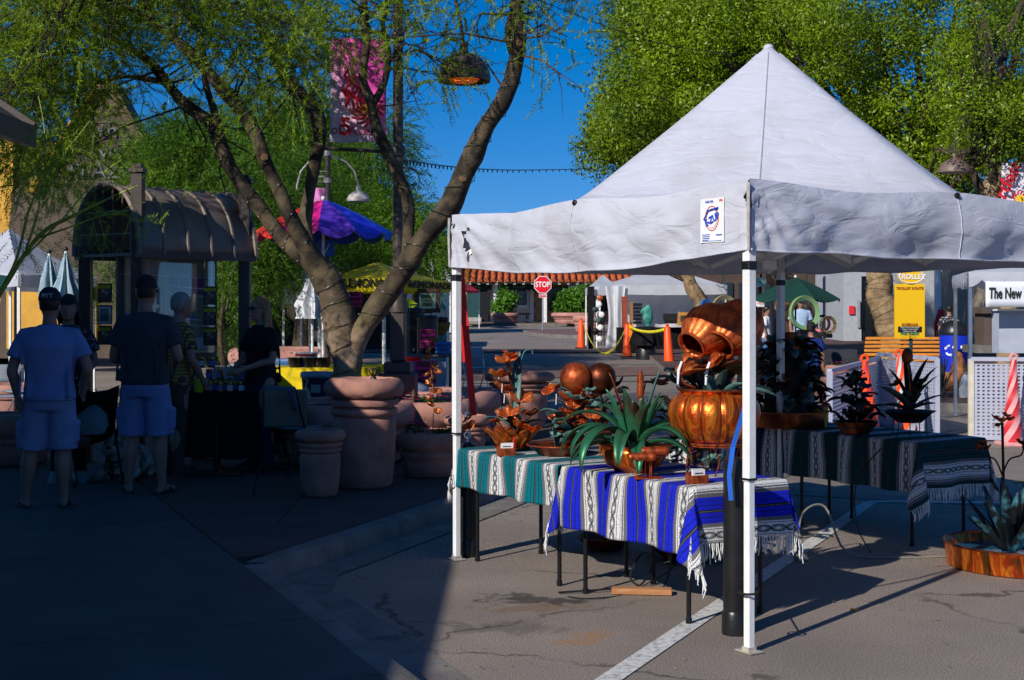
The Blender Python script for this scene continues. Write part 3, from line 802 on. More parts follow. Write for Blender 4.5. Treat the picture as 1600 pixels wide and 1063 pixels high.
def blanket(name, label, corner, du, dv, LU, LV, ou0, ou1, ov0, ov1, m, z=.756, fringe=(1, 1), seed=0, u0=0.0, ragged=0.0, flare=.30, nu=150, nv=90, zoff=0, group='striped blankets used as table covers'):
 """rectangle table top LU x LV from corner along du, dv; overhangs ou0/ou1 at the u ends and ov0/ov1 at the v sides"""
 corner = Vector((corner[0], corner[1], 0)); du = Vector((du[0], du[1], 0)); dv = Vector((dv[0], dv[1], 0))
 def f(s, t):
  rg = ragged * (noi((s * 1.2, seed, 0)) + .5 * noi((s * 4, seed, 3)))
  ex = -s if s < 0 else (s - LU if s > LU else 0)
  ey = -t if t < 0 else (t - LV if t > LV else 0)
  sx = -1 if s < 0 else 1; sy = -1 if t < 0 else 1
  bx = min(max(s, 0), LU); by = min(max(t, 0), LV)
  r = math.hypot(ex, ey)
  p = corner + du * bx + dv * by
  zz = z + zg(p.y)
  if r < 1e-6:
   return p + Vector((0, 0, zz + .003 * noi((s * 5, t * 5, seed)) + .002))
  bend = .014
  if ex > 0 and ey > 0:
   th = math.atan2(ey, ex)
   th2 = th + .22 * math.sin(th * 4 + seed)
   fl = flare * math.sin(2 * th)
   dirv = du * sx * math.cos(th2) + dv * sy * math.sin(th2)
   hor = bend * (1 - math.exp(-r / bend)) + fl * r * .8
   h = r * math.sqrt(max(.2, 1 - (fl * .8) ** 2))
   fold = .05 * r / .3 * math.sin(th * 9 + seed) * math.sin(2 * th)
   tang = -du * sx * math.sin(th) + dv * sy * math.cos(th)
   q = p + dirv * hor + tang * fold
   return Vector((q.x, q.y, zz - max(0, h - bend * .4)))
  if ex > 0:
   along = t; outv = du * sx; al = dv
  else:
   along = s; outv = dv * sy; al = du
  hor = bend * (1 - math.exp(-r / bend))
  edge = 1
  ruf = (.030 * math.sin(along * 13 + seed * 2 + 1.5 * noi((along * 2, seed, 1))) + .018 * noi((along * 7, r * 3, seed))) * min(1, r / .22)
  hor += .012 + ruf + .02 * r
  rr = r * (1 + (rg if ey > 0 else 0))
  q = p + outv * hor
  return Vector((q.x, q.y, zz - max(0, rr - bend * .4) + .004 * noi((along * 4, r * 8, seed))))
 def lin(a, b, lo, hi, n):
  base = [a + (b - a) * i / n for i in range(n + 1)]
  ext = [lo + e for e in (-.02, -.01, -.004, 0, .004)] + [hi + e for e in (-.004, 0, .004, .01, .02)]
  return sorted(set([round(x, 5) for x in base + [e for e in ext if a < e < b]]))
 us = lin(-ou0, LU + ou1, 0, LU, nu); vs2 = lin(-ov0, LV + ov1, 0, LV, nv)
 V = []; UV = []
 for t in vs2:
  for s in us:
   V.append(f(s, t)); UV.append((s + 5 + u0, t + 3))
 nU = len(us); F_ = []
 for j in range(len(vs2) - 1):
  for i in range(nU - 1):
   F_.append((j * nU + i, j * nU + i + 1, (j + 1) * nU + i + 1, (j + 1) * nU + i))
 V = np.array([tuple(v) for v in V]); F_ = np.array(F_)
 loc = corner + Vector((0, 0, 0))
 UVl = np.array(UV)[F_.ravel()]
 o = bpy.data.objects.new(name, None); COL.objects.link(o); o.location = loc
 tag(o, label, 'blanket', group)
 c = np_mesh('cloth', V - np.array(tuple(loc)), F_, m, o, True, UVl)
 md = c.modifiers.new('t', 'SOLIDIFY'); md.thickness = .004; md.offset = -1
 r_ = random.Random(seed * 7 + 1)
 for e, on in enumerate(fringe):
  if not on: continue
  s_end = -ou0 if e == 0 else LU + ou1
  fm = MB(); t = -ov0 + .006
  while t < LV + ov1:
   p0 = f(s_end, t); pin = f(s_end + (.03 if e == 0 else -.03), t); d = (p0 - pin).normalized()
   ln = r_.uniform(.065, .105)
   drop = Vector((r_.uniform(-.012, .012), r_.uniform(-.012, .012), -ln))
   if ou0 < .03 and e == 0: drop = d * ln + Vector((0, 0, -.002))
   fm.tube([p0, p0 + d * .012 + drop * .12, p0 + d * .016 + drop * .55 + Vector((r_.uniform(-.01, .01), 0, 0)), p0 + d * .012 + drop], [.0042, .0034, .0046, .0024], 5)
   t += r_.uniform(.010, .020)
  q = fm.build('fringe', FRINGE, o, world=True); q['kind'] = 'stuff'
 return o
TLEG = BLKMET
TOPM = mat('table_top_laminate', (.10, .09, .08), .5)
def ftable(label, corner, du, dv, LU, LV, z=.75):
 corner = Vector((corner[0], corner[1], 0)); du = Vector((du[0], du[1], 0)); dv = Vector((dv[0], dv[1], 0))
 c = corner + du * LU / 2 + dv * LV / 2
 t = thing('folding_table', label, 'table', (c.x, c.y, zg(c.y)), 0, 'folding tables under the blankets')
 ax = Matrix(((du.x, dv.x, 0), (du.y, dv.y, 0), (0, 0, 1)))
 m = MB(); m.box((0, 0, z - .018), (LU - .006, LV - .006, .034), rot=ax, bev=.006); m.build('table_top', TOPM, t)
 for sx in (-1, 1):
  for sy in (-1, 1):
   q = ax @ Vector((sx * (LU / 2 - .12), sy * (LV / 2 - .07), 0))
   m = MB(); m.tube([(q.x, q.y, .012), (q.x, q.y, z - .037)], .0135, 10); m.lathe([(.018, 0), (.018, .03), (.015, .034)], (q.x, q.y, 0), 10); m.build('leg', TLEG, t)
  a = ax @ Vector((sx * (LU / 2 - .12), -(LV / 2 - .07), .64)); b_ = ax @ Vector((sx * (LU / 2 - .12), LV / 2 - .07, .64))
  m = MB(); m.tube([a, b_], .010, 8); m.build('cross_bar', TLEG, t)
  a = ax @ Vector((sx * (LU / 2 - .12), 0, .64)); b_ = ax @ Vector((sx * .12, 0, z - .045))
  m = MB(); m.tube([a, b_], .008, 6); m.build('brace', TLEG, t)
 return t
DU, DV = (-.540, .842), (.842, .540)
BC = (0.967, 7.27)                       # near corner of the blue table
ftable('folding table with black legs under the bright blue striped blanket', BC, DU, DV, 1.20, .66)
blanket('striped_blanket', 'bright blue, white and grey striped blanket with white fringe on the near table', BC, DU, DV, 1.20, .66, .30, .30, .36, .22, BLUEC, seed=3, u0=.02, z=.758)
TCn = (BC[0] + DU[0] * 1.235, BC[1] + DU[1] * 1.235)
ftable('folding table with black legs under the teal striped blanket', TCn, DU, DV, 1.22, .66)
blanket('striped_blanket', 'teal, white and grey striped blanket on the table at the far left tent leg', TCn, DU, DV, 1.22, .66, .0, .16, .26, .20, TEALC, fringe=(0, 1), seed=8, u0=.03, z=.757)
RC = (2.90, 9.72)
ftable('folding table with black legs under the dark green striped blanket at the right', RC, DU, DV, 1.35, .70)
blanket('striped_blanket', 'dark green and grey striped blanket with long fringe on the shaded right-hand table', RC, DU, DV, 1.35, .70, .33, .02, .36, .25, DKC, fringe=(1, 1), seed=12, u0=.05, z=.758)
RC2 = (RC[0] + DU[0] * 1.36, RC[1] + DU[1] * 1.36)
ftable('folding table with black legs under the dark blue blanket at the back of the stall', RC2, DU, DV, 1.30, .70)
blanket('striped_blanket', 'dark blue and grey striped blanket on the shaded back table of the stall', RC2, DU, DV, 1.30, .70, .0, .3, .40, .25, DKBC, fringe=(0, 1), seed=15, u0=.1, z=.757)
PALO1 = leafmat('paloverde_leaf', (.02, .06, .006), (.42, .58, .03), .52, 1.1)
PALO2 = leafmat('paloverde_leaf_far', (.016, .06, .006), (.16, .32, .015), .45, .5)
FIC = leafmat('ficus_leaf', (.022, .06, .004), (.28, .40, .010), .32, .35, .4)
FIC2 = leafmat('dark_leaf', (.008, .035, .006), (.07, .17, .015), .35, .6)
SHRUBL = leafmat('shrub_leaf', (.015, .07, .006), (.14, .33, .02), .35, 2.5)
TWIG = mat('green_twig', (.12, .15, .03), .8, var=.4, scale=5)
BARKG = mat('paloverde_bark', (.10, .072, .038), .85, col2=(.022, .016, .01), scale=3.5, detail=8, bump=.9, bscale=24, ramp=(.36, .66))
def needles(name, clumps, mat_, parent, per=55, K=15, L=(.22, .5), leaf=(.03, .055), w=.0045, droop=.5, seed=1, squash=.8, loc=None):
 rs = np.random.RandomState(seed)
 P0, D, LN = [], [], []
 for c, r, dens in clumps:
  n = max(1, int(per * dens * (r / .5) ** 2))
  v = rs.normal(size=(n, 3)); v /= np.linalg.norm(v, axis=1)[:, None]
  rad = r * rs.uniform(.15, 1, n) ** .5
  p = np.array(tuple(c)) + v * rad[:, None] * np.array([1, 1, squash])
  d = v * .8 + rs.normal(size=(n, 3)) * .45; d[:, 2] -= droop * rs.uniform(0, 1, n)
  d /= np.linalg.norm(d, axis=1)[:, None]
  P0.append(p); D.append(d); LN.append(rs.uniform(L[0], L[1], n))
 P0 = np.concatenate(P0); D = np.concatenate(D); LN = np.concatenate(LN); n = len(P0)
 side = np.cross(D, rs.normal(size=(n, 3))); side /= np.linalg.norm(side, axis=1)[:, None]
 V = []
 for k in range(K):
  f = (k + .5) / K
  base = P0 + D * (LN * f)[:, None]; base[:, 2] -= (LN * f) ** 2 * droop * 1.2
  for sg in (-1, 1):
   ll = rs.uniform(leaf[0], leaf[1], n)
   dirv = side * sg * .75 + D * .6 + rs.normal(size=(n, 3)) * .22; dirv[:, 2] -= .12
   dirv /= np.linalg.norm(dirv, axis=1)[:, None]
   wv = np.cross(dirv, rs.normal(size=(n, 3))); wv /= np.linalg.norm(wv, axis=1)[:, None]; wv *= w
   V.append(np.stack([base - wv, base + wv, base + dirv * ll[:, None]], 1))
 end = P0 + D * LN[:, None]; end[:, 2] -= LN ** 2 * droop * 1.2
 wv = side * w * .7
 V.append(np.stack([P0 - wv, P0 + wv, end], 1))
 V = np.concatenate(V).reshape(-1, 3)
 if parent is not None: V = V - np.array(tuple(parent.location))
 F_ = np.arange(len(V)).reshape(-1, 3)
 return np_mesh(name, V, F_, mat_, parent)
def leaves(name, clumps, mat_, parent, per=400, size=(.05, .09), seed=1, squash=.85, shell=.45):
 rs = np.random.RandomState(seed); PP, NN = [], []
 for c, r, dens in clumps:
  n = max(4, int(per * dens * r * r))
  v = rs.normal(size=(n, 3)); v /= np.linalg.norm(v, axis=1)[:, None]
  rad = r * (shell + (1 - shell) * rs.uniform(0, 1, n) ** .7) * (1 + .18 * np.sin(v[:, 0] * 5 + c[0]) * np.cos(v[:, 2] * 6 + c[2]))
  PP.append(np.array(tuple(c)) + v * rad[:, None] * np.array([1, 1, squash])); NN.append(v)
 Pp = np.concatenate(PP); Nn = np.concatenate(NN); n = len(Pp)
 nr = Nn * .9 + rs.normal(size=(n, 3)) * .55; nr[:, 2] += .2; nr /= np.linalg.norm(nr, axis=1)[:, None]
 a = np.cross(nr, rs.normal(size=(n, 3))); a /= np.linalg.norm(a, axis=1)[:, None]; b = np.cross(nr, a)
 s = rs.uniform(size[0], size[1], n)[:, None]
 V = np.stack([Pp - a * s, Pp + b * s * .42 - nr * s * .1, Pp + a * s, Pp - b * s * .42 - nr * s * .1], 1).reshape(-1, 3)
 if parent is not None: V = V - np.array(tuple(parent.location))
 return np_mesh(name, V, np.arange(len(V)).reshape(-1, 4), mat_, parent)
def smooth_path(pts, n=6):
 """Catmull-Rom through Vectors with radii -> denser"""
 out = []
 for i in range(len(pts) - 1):
  p0 = pts[max(i - 1, 0)]; p1 = pts[i]; p2 = pts[i + 1]; p3 = pts[min(i + 2, len(pts) - 1)]
  for k in range(n):
   t = k / n
   q = [0.5 * ((2 * b) + (-a + c) * t + (2 * a - 5 * b + 4 * c - d) * t * t + (-a + 3 * b - 3 * c + d) * t ** 3) for a, b, c, d in zip(p0, p1, p2, p3)]
   out.append(tuple(q))
 out.append(tuple(pts[-1]))
 return out
def limb(spec, n=6, seg=12, knob=.07):
 """spec: list of (px, py, Y, width_px). returns MB and dense path"""
 pts = []
 for px, py, Y, w in spec:
  p = P(px, py, Y); pts.append((p.x, p.y, p.z, w / 2 / S(Y)))
 d = smooth_path(pts, n)
 d = [(q[0] + .05 * q[3] / .1 * noi((q[2] * 2.3, q[0], 1)), q[1], q[2] + .04 * q[3] / .1 * noi((q[0] * 2.3, q[2], 5)), q[3] * (1 + .16 * noi((q[2] * 3.1, q[0] * 3, 9)))) for q in d]
 m = MB(); m.tube([Vector(q[:3]) for q in d], [q[3] for q in d], seg)
 for i, v in enumerate(m.v):
  c = Vector(d[min(len(d) - 1, i // seg)][:3]); v = Vector(v)
  o = v - c; k = 1 + knob * 1.6 * noi(v, 3.2) + knob * noi(v, 9) + .025 * noi(v, 30)
  m.v[i] = tuple(c + o * k)
 return m, d
T0 = P(545, 600, 13.9)
mt_ = thing('palo_verde_tree', 'big forked palo verde tree wound with dark light strings, behind the large urn', 'tree', (T0.x, T0.y, zg(T0.y) + .12))
YT = 13.9
limbs = {
 'trunk': [(547, 700, YT, 62), (545, 640, YT, 53), (540, 590, YT, 48), (536, 540, YT, 48), (528, 495, YT, 53), (520, 460, YT, 48), (508, 430, YT, 34), (498, 402, YT, 14)],
 'limb': [(548, 560, YT, 28), (565, 510, YT - .05, 34), (592, 470, YT - .1, 33), (625, 430, YT - .2, 34), (655, 385, YT - .3, 33), (690, 330, YT - .4, 34), (722, 280, YT - .5, 36), (752, 215, YT - .6, 30), (780, 165, YT - .7, 28), (805, 110, YT - .7, 26), (812, 60, YT - .8, 21), (808, 10, YT - .8, 18), (800, -60, YT - .9, 16), (770, -170, YT - .9, 12)],
}
LB = [
 [(514, 452, YT, 42), (485, 410, YT + .1, 28), (455, 380, YT + .2, 27), (425, 350, YT + .25, 25), (398, 318, YT + .3, 24), (375, 285, YT + .3, 22), (350, 235, YT + .4, 21), (325, 195, YT + .5, 21), (290, 165, YT + .6, 19), (262, 130, YT + .7, 17), (230, 95, YT + .7, 14), (190, 70, YT + .8, 11), (150, 45, YT + .9, 8), (110, 10, YT + .9, 6)],
 [(508, 440, YT, 38), (475, 375, YT - .1, 25), (450, 330, YT - .2, 22), (430, 285, YT - .2, 22), (412, 240, YT - .3, 21), (385, 190, YT - .3, 21), (350, 140, YT - .4, 20), (310, 95, YT - .5, 18), (270, 60, YT - .6, 15), (235, 30, YT - .6, 14), (232, -5, YT - .6, 13), (250, -60, YT - .6, 10)],
 [(508, 440, YT + .1, 36), (480, 370, YT + .2, 22), (478, 320, YT + .3, 21), (492, 265, YT + .3, 21), (500, 215, YT + .3, 21), (485, 165, YT + .4, 24), (450, 125, YT + .4, 18), (425, 85, YT + .5, 15), (400, 30, YT + .5, 13), (380, -60, YT + .5, 10)],
 [(640, 415, YT - .25, 24), (640, 360, YT - .2, 20), (632, 305, YT - .1, 18), (610, 250, YT - .1, 18), (590, 205, YT - .1, 17), (578, 160, YT, 15), (566, 120, YT, 14), (572, 60, YT, 13), (566, -20, YT, 10)],
 [(348, 232, YT + .4, 15), (335, 180, YT + .3, 13), (322, 130, YT + .3, 10), (318, 80, YT + .3, 7), (300, 20, YT + .3, 6)],
 [(580, 165, YT, 13), (600, 130, YT + .1, 11), (606, 80, YT + .1, 10), (598, 30, YT + .1, 8), (615, -40, YT + .1, 6)],
 [(806, 90, YT - .75, 15), (795, 45, YT - .7, 12), (815, -20, YT - .6, 9)],
 [(235, 30, YT - .6, 10), (180, 5, YT - .8, 6), (120, -20, YT - 1, 5)],
 [(260, 130, YT + .7, 10), (200, 120, YT + .9, 7), (150, 130, YT + 1, 5), (90, 120, YT + 1, 3)],
 [(300, 90, YT - .5, 8), (330, 30, YT - .5, 6), (350, -30, YT - .5, 5)],
]
paths = {}
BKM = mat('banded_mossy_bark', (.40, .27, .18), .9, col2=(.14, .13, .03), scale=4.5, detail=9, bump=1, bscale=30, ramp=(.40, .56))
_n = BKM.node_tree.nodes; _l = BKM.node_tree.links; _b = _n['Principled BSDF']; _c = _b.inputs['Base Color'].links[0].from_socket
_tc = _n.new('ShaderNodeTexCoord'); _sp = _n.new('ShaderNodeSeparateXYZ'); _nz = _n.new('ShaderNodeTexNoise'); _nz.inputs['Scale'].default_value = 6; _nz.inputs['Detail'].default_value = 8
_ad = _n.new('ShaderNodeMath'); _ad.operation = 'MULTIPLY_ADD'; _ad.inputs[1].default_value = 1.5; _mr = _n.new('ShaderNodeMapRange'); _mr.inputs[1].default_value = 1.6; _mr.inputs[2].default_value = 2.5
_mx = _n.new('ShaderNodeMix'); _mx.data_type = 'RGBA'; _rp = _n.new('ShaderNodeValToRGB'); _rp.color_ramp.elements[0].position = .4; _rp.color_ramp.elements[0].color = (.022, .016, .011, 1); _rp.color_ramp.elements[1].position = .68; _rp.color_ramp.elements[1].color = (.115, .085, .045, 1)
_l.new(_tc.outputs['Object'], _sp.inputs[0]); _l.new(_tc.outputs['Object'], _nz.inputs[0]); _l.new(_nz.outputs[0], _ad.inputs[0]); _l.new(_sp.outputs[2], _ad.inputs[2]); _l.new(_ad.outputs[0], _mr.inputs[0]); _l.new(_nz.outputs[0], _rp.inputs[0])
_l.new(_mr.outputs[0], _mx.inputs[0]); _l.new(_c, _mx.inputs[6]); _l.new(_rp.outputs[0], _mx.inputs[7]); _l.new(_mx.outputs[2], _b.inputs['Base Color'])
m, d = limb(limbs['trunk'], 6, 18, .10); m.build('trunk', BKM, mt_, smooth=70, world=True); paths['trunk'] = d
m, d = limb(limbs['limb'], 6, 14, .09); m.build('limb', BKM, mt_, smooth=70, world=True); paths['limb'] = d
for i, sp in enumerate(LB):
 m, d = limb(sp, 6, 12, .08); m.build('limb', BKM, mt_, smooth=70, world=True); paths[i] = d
for px, py, Y in ((420, 243, YT - .5), (738, 289, YT - .8), (808, 68, YT - .9)):
 c = P(px, py, Y); q = min((w for k in ('limb', 1) for w in paths[k]), key=lambda w: (w[0] - c.x) ** 2 + (w[2] - c.z) ** 2); c = Vector((q[0] + .2 * q[3], q[1] - q[3] * .97, q[2])); mm = MB(); mm.lathe([(.034, -.03), (.038, 0), (.03, .008), (.001, .01)], c, 12, rot=Vector((0.25, -1, 0.1)).to_track_quat('Z', 'Y').to_matrix(), jit=.05)
 mm.build('pruned_stub', mat('cut_wood', (.15, .08, .035), .8, var=.25, scale=20), mt_, world=True)
def crown_clumps(regions, rs):
 out = []
 for (x0, x1, y0, y1, Y0, Y1, n, r0, r1, dn) in regions:
  for _ in range(n):
   Y = rs.uniform(Y0, Y1); out.append((P(rs.uniform(x0, x1), rs.uniform(y0, y1), Y), rs.uniform(r0, r1), dn))
 return out
rs_ = np.random.RandomState(4)
reg = [(-60, 180, -60, 130, 12.6, 15.5, 34, .3, .55, 1.0), (-60, 150, 130, 260, 12.8, 15.5, 24, .28, .5, .85), (150, 300, -80, 60, 12.8, 15.2, 18, .28, .45, .8),
       (280, 560, -60, 60, 12.4, 15.2, 26, .28, .48, .9), (330, 500, 20, 160, 12.0, 12.9, 13, .25, .4, 1.0), (400, 540, 60, 200, 14.6, 15.8, 12, .25, .4, .8),
       (150, 330, 90, 230, 14.4, 15.4, 9, .22, .36, .5), (300, 420, 120, 330, 14.8, 15.8, 8, .22, .36, .5),
       (620, 860, -80, 60, 12.6, 14.6, 20, .22, .4, .65), (620, 760, 50, 130, 13, 14.5, 8, .2, .32, .5), (830, 900, 40, 120, 12.6, 13.4, 5, .16, .28, .45),
       (560, 640, -60, 60, 13.2, 14.4, 8, .2, .32, .6), (630, 660, 150, 230, 13.6, 14.0, 2, .12, .18, .4), (880, 1000, -60, 30, 13, 14, 5, .2, .32, .5),
       (-200, 900, -420, -90, 12.0, 16.5, 60, .5, .9, .55)]
cl = crown_clumps(reg, rs_)
needles('crown', cl, PALO1, mt_, per=74, K=15, seed=5, w=.0055, droop=.22, L=(.16, .42))
tw = MB()
allp = [q for k in paths for q in paths[k][8:]]
for c, r, dn in cl:
 if c.z > 6.2: continue
 q = min(allp, key=lambda a: (a[0] - c.x) ** 2 + (a[1] - c.y) ** 2 + (a[2] - c.z) ** 2)
 a = Vector(q[:3]); mid = a.lerp(c, .5) + Vector((rs_.uniform(-.15, .15), rs_.uniform(-.1, .1), rs_.uniform(0, .25)))
 tw.tube([a, mid, c, c + (c - mid) * .5], [.014, .009, .005, .002], 5)
 for _ in range(5):
  e = c + Vector(rs_.normal(size=3)) * r * .7
  tw.tube([mid.lerp(c, rs_.uniform(.2, 1)), c.lerp(e, .5) + Vector((0, 0, .05)), e], [.005, .003, .0015], 4)
o = tw.build('twigs', BARK, mt_, world=True); o['kind'] = 'stuff'
ls = thing('light_string', 'dark cord with tiny bulbs wound round the forked palo verde trunk and limbs', 'string lights', (T0.x, T0.y, 1.0))
def wind(d, i0, i1, turns, ph=0):
 pts = []; K = int(turns * 14)
 for k in range(K + 1):
  f = k / K; fi = i0 + (i1 - i0) * f; i = int(fi); i2 = min(i + 1, len(d) - 1); t = fi - i
  c = Vector(d[i][:3]).lerp(Vector(d[i2][:3]), t); r = d[i][3] * (1 - t) + d[i2][3] * t
  ax = (Vector(d[i2][:3]) - Vector(d[i][:3])); ax = ax.normalized() if ax.length > 1e-6 else Vector((0, 0, 1))
  x = ax.cross(Vector((0, 1, 0))).normalized(); y = ax.cross(x)
  a = f * turns * 2 * math.pi + ph
  pts.append(c + (x * math.cos(a) + y * math.sin(a)) * (r * 1.07 + .004) + ax * .05 * noi((f * 9, r, ph)))
 m = MB(); m.tube(pts, .0035, 5); m.build('cord', BLACK, ls, world=True)
 b = MB()
 for p in pts[::7]: b.ball(p + Vector((0, -.006, -.008)), .008, 6, 4)
 o = b.build('bulbs', mat('bulb_glass', (.3, .3, .28), .2, var=.1), ls, world=True); o['kind'] = 'stuff'
wind(paths['trunk'], 8, 40, 7)
wind(paths['limb'], 8, 60, 10)
wind(paths[0], 3, 48, 10, 1)
wind(paths[1], 6, 40, 6, 2)
t = thing('palo_verde_tree', 'thin many-stemmed young palo verde with arching green branches at the far left edge', 'tree', (P(-20, 600, 11.5).x, 11.5, zg(11.5) + .12))
SP = [[(-60, 560, 11.6, 9.9), (5, 450, 11.6, 8.1), (60, 370, 11.6, 6.8), (110, 340, 11.6, 5.0), (160, 315, 11.6, 3.1), (215, 290, 11.5, 1.9)],
      [(-30, 500, 11.5, 7.4), (20, 420, 11.5, 5.6), (45, 330, 11.4, 3.7), (75, 270, 11.4, 2.5), (120, 215, 11.3, 1.6), (140, 190, 11.3, 1.2)],
      [(40, 390, 11.6, 4.3), (60, 330, 11.6, 3.1), (62, 280, 11.7, 2.2), (70, 210, 11.7, 1.6), (60, 150, 11.7, 1.2)],
      [(60, 372, 11.6, 3.7), (110, 355, 11.5, 2.5), (150, 340, 11.5, 1.9), (200, 330, 11.4, 1.2)],
      [(30, 410, 11.6, 3.7), (100, 340, 11.7, 2.5), (150, 280, 11.8, 1.9), (190, 250, 11.8, 1.2)],
      [(-20, 300, 11.6, 2.5), (20, 290, 11.6, 1.9), (60, 310, 11.6, 1.2)]]
cl2 = []
for sp in SP:
 m, d = limb(sp, 5, 7, .03); m.build('stem', mat('green_bark', (.34, .38, .05), .7, var=.3, scale=8), t, smooth=70, world=True)
 for q in d[8:]: 
  if rs_.uniform() < .55: cl2.append((Vector(q[:3]) + Vector(rs_.normal(size=3)) * .12, rs_.uniform(.14, .28), .5))
needles('crown', cl2 + crown_clumps([(0, 200, 180, 350, 11.2, 12, 12, .15, .3, .4), (0, 120, 320, 400, 11.2, 12, 5, .15, .25, .4)], rs_), PALO1, t, per=40, K=12, L=(.15, .4), w=.0035, seed=9)
def palo(label, px, Y, trunk_px, h, clumps, seed, name='palo_verde_tree', m=PALO2, per=70, leaf=(.05, .09), w=.012, L=(.4, .8), lean=0, group=None):
 b_ = G(px, Y, .1)
 t = thing(name, label, 'tree', tuple(b_), 0, group)
 rr = random.Random(seed)
 r0 = trunk_px / 2 / S(Y)
 tops = []
 top = b_ + Vector((lean, 0, h * .45))
 mm = MB(); pts = [b_, b_.lerp(top, .35) + Vector((.06 * h * .2, 0, 0)), b_.lerp(top, .7) - Vector((.05 * h * .2, 0, 0)), top]
 pth = smooth_path([(*p, r0 * k) for p, k in zip(pts, (1.15, 1, .85, .7))], 5)
 mm.tube([Vector(q[:3]) for q in pth], [q[3] * (1 + .1 * noi(q[:3], 4)) for q in pth], 10); mm.build('trunk', BARKG, t, smooth=70, world=True)
 lm = MB()
 for c, r, dn in clumps:
  if rr.random() < .6:
   mid = top.lerp(c, .5) + Vector((0, 0, -.08 * h * rr.random()))
   lm.tube([top - Vector((0, 0, .3)), mid, c], [r0 * .5, r0 * .3, r0 * .1], 6)
 o = lm.build('limbs', BARK, t, world=True); o['kind'] = 'stuff'
 needles('crown', clumps, m, t, per=per, K=11, L=L, leaf=leaf, w=w, seed=seed)
 return t
rs2 = np.random.RandomState(11)
palo('slender yellow-barked palo verde standing left of the closed white umbrella', 428, 22, 14, 5.2, crown_clumps([(370, 520, 250, 400, 20.5, 23.5, 26, .4, .8, .8), (330, 420, 330, 440, 20, 23, 7, .35, .55, .7)], rs2), 21, per=60, leaf=(.045, .08), w=.008, lean=-.1)
palo('bushy palo verde behind the rainbow umbrella and the lemonade canopies', 640, 34, 26, 8, crown_clumps([(560, 680, 335, 395, 31, 37, 34, .5, .95, .8), (610, 690, 320, 350, 32, 36, 6, .4, .7, .6)], rs2), 22, per=60)
palo('dark tall palo verde rising behind the lamp with the white bell shade', 470, 36, 30, 10, crown_clumps([(380, 600, 180, 300, 33, 39, 30, .8, 1.5, .7), (340, 560, 290, 400, 33, 39, 26, .7, 1.2, .7)], rs2), 23, per=50)
palo('leafy green palo verde behind the arched kiosk roof', 300, 30, 22, 8, crown_clumps([(230, 400, 210, 330, 27, 33, 34, .6, 1.1, .8), (300, 420, 320, 440, 26, 31, 18, .5, .9, .8)], rs2), 24, per=60)
palo('low feathery palo verde seen beside the kiosk post and brochure racks', 348, 19, 10, 3.5, crown_clumps([(320, 380, 395, 500, 18.5, 20.5, 12, .25, .5, .9), (150, 180, 400, 460, 19, 21, 5, .25, .4, .8)], rs2), 25, per=60, leaf=(.04, .07), w=.008, L=(.25, .5))
def big(label, px, py_base, Y, wpx, spine, clumps, seed, m=FIC, per=330, size=(.05, .1)):
 b_ = G(px, Y, .1)
 t = thing('shade_tree', label, 'tree', tuple(b_))
 mm, d = limb([(px, 600, Y, wpx * 1.1)] + spine, 6, 14, .06); mm.build('trunk', mat('pale_bark', (.36, .25, .13), .85, col2=(.16, .10, .055), scale=6, detail=8, bump=.8, bscale=12), t, smooth=70, world=True)
 top = Vector(d[-1][:3]); lm = MB(); rr = random.Random(seed)
 for c, r, dn in clumps:
  if rr.random() < .45:
   mid = top.lerp(c, .5) + Vector((rr.uniform(-.4, .4), rr.uniform(-.4, .4), rr.uniform(-.2, .6)))
   lm.tube([top - Vector((0, 0, .2)), mid, c], [.13, .08, .02], 6)
 o = lm.build('limbs', BARK, t, world=True); o['kind'] = 'stuff'
 leaves('crown', clumps, m, t, per=per, size=size, seed=seed, shell=.3)
 return t, d
rs3 = np.random.RandomState(31)
_, dA = big('large leafy shade tree with light-wrapped leaning trunk beside the yellow trolley sign', 1392, 0, 34, 46, [(1395, 540, 34, 46), (1385, 500, 34, 42), (1372, 460, 34, 42), (1376, 420, 34, 38), (1400, 380, 34, 34), (1430, 330, 34, 30)],
 crown_clumps([(1080, 1640, -60, 250, 31, 38, 118, .5, 1.15, 1.0), (1300, 1560, 230, 330, 32, 36, 28, .4, .8, .9), (960, 1120, 0, 200, 31, 36, 44, .5, 1.0, 1.0)], rs3), 41, per=1500, size=(.035, .07))
_, dB = big('leafy shade tree leaning over the green ring sculpture left of the trolley sign', 1268, 0, 38, 44, [(1262, 530, 38, 44), (1240, 480, 38, 42), (1222, 440, 38, 38), (1215, 380, 38, 34), (1180, 320, 38, 30)],
 crown_clumps([(930, 1180, 130, 250, 36, 40, 40, .5, 1.1, 1.0), (905, 1010, 140, 235, 35, 38, 12, .4, .9, .9), (930, 1000, 210, 270, 36, 38, 4, .3, .6, .8), (1000, 1250, 60, 330, 37, 41, 56, .6, 1.25, 1.0), (990, 1140, -80, 40, 35, 41, 30, .6, 1.1, .9), (1150, 1300, -60, 100, 38, 42, 24, .7, 1.2, .9)], rs3), 42, per=1250, size=(.04, .075))
t3, dC = big('shade tree with twisted brown limbs beside the festival banner at the right edge', 1575, 0, 27, 34, [(1570, 450, 27, 34), (1560, 360, 27, 30), (1552, 300, 27, 30), (1560, 260, 27, 24), (1540, 230, 27, 18)],
 crown_clumps([(1480, 1680, -60, 230, 25, 30, 70, .4, .85, 1.0), (1440, 1520, 240, 330, 27, 30, 6, .4, .6, .8)], rs3), 43, per=1500, size=(.025, .05))
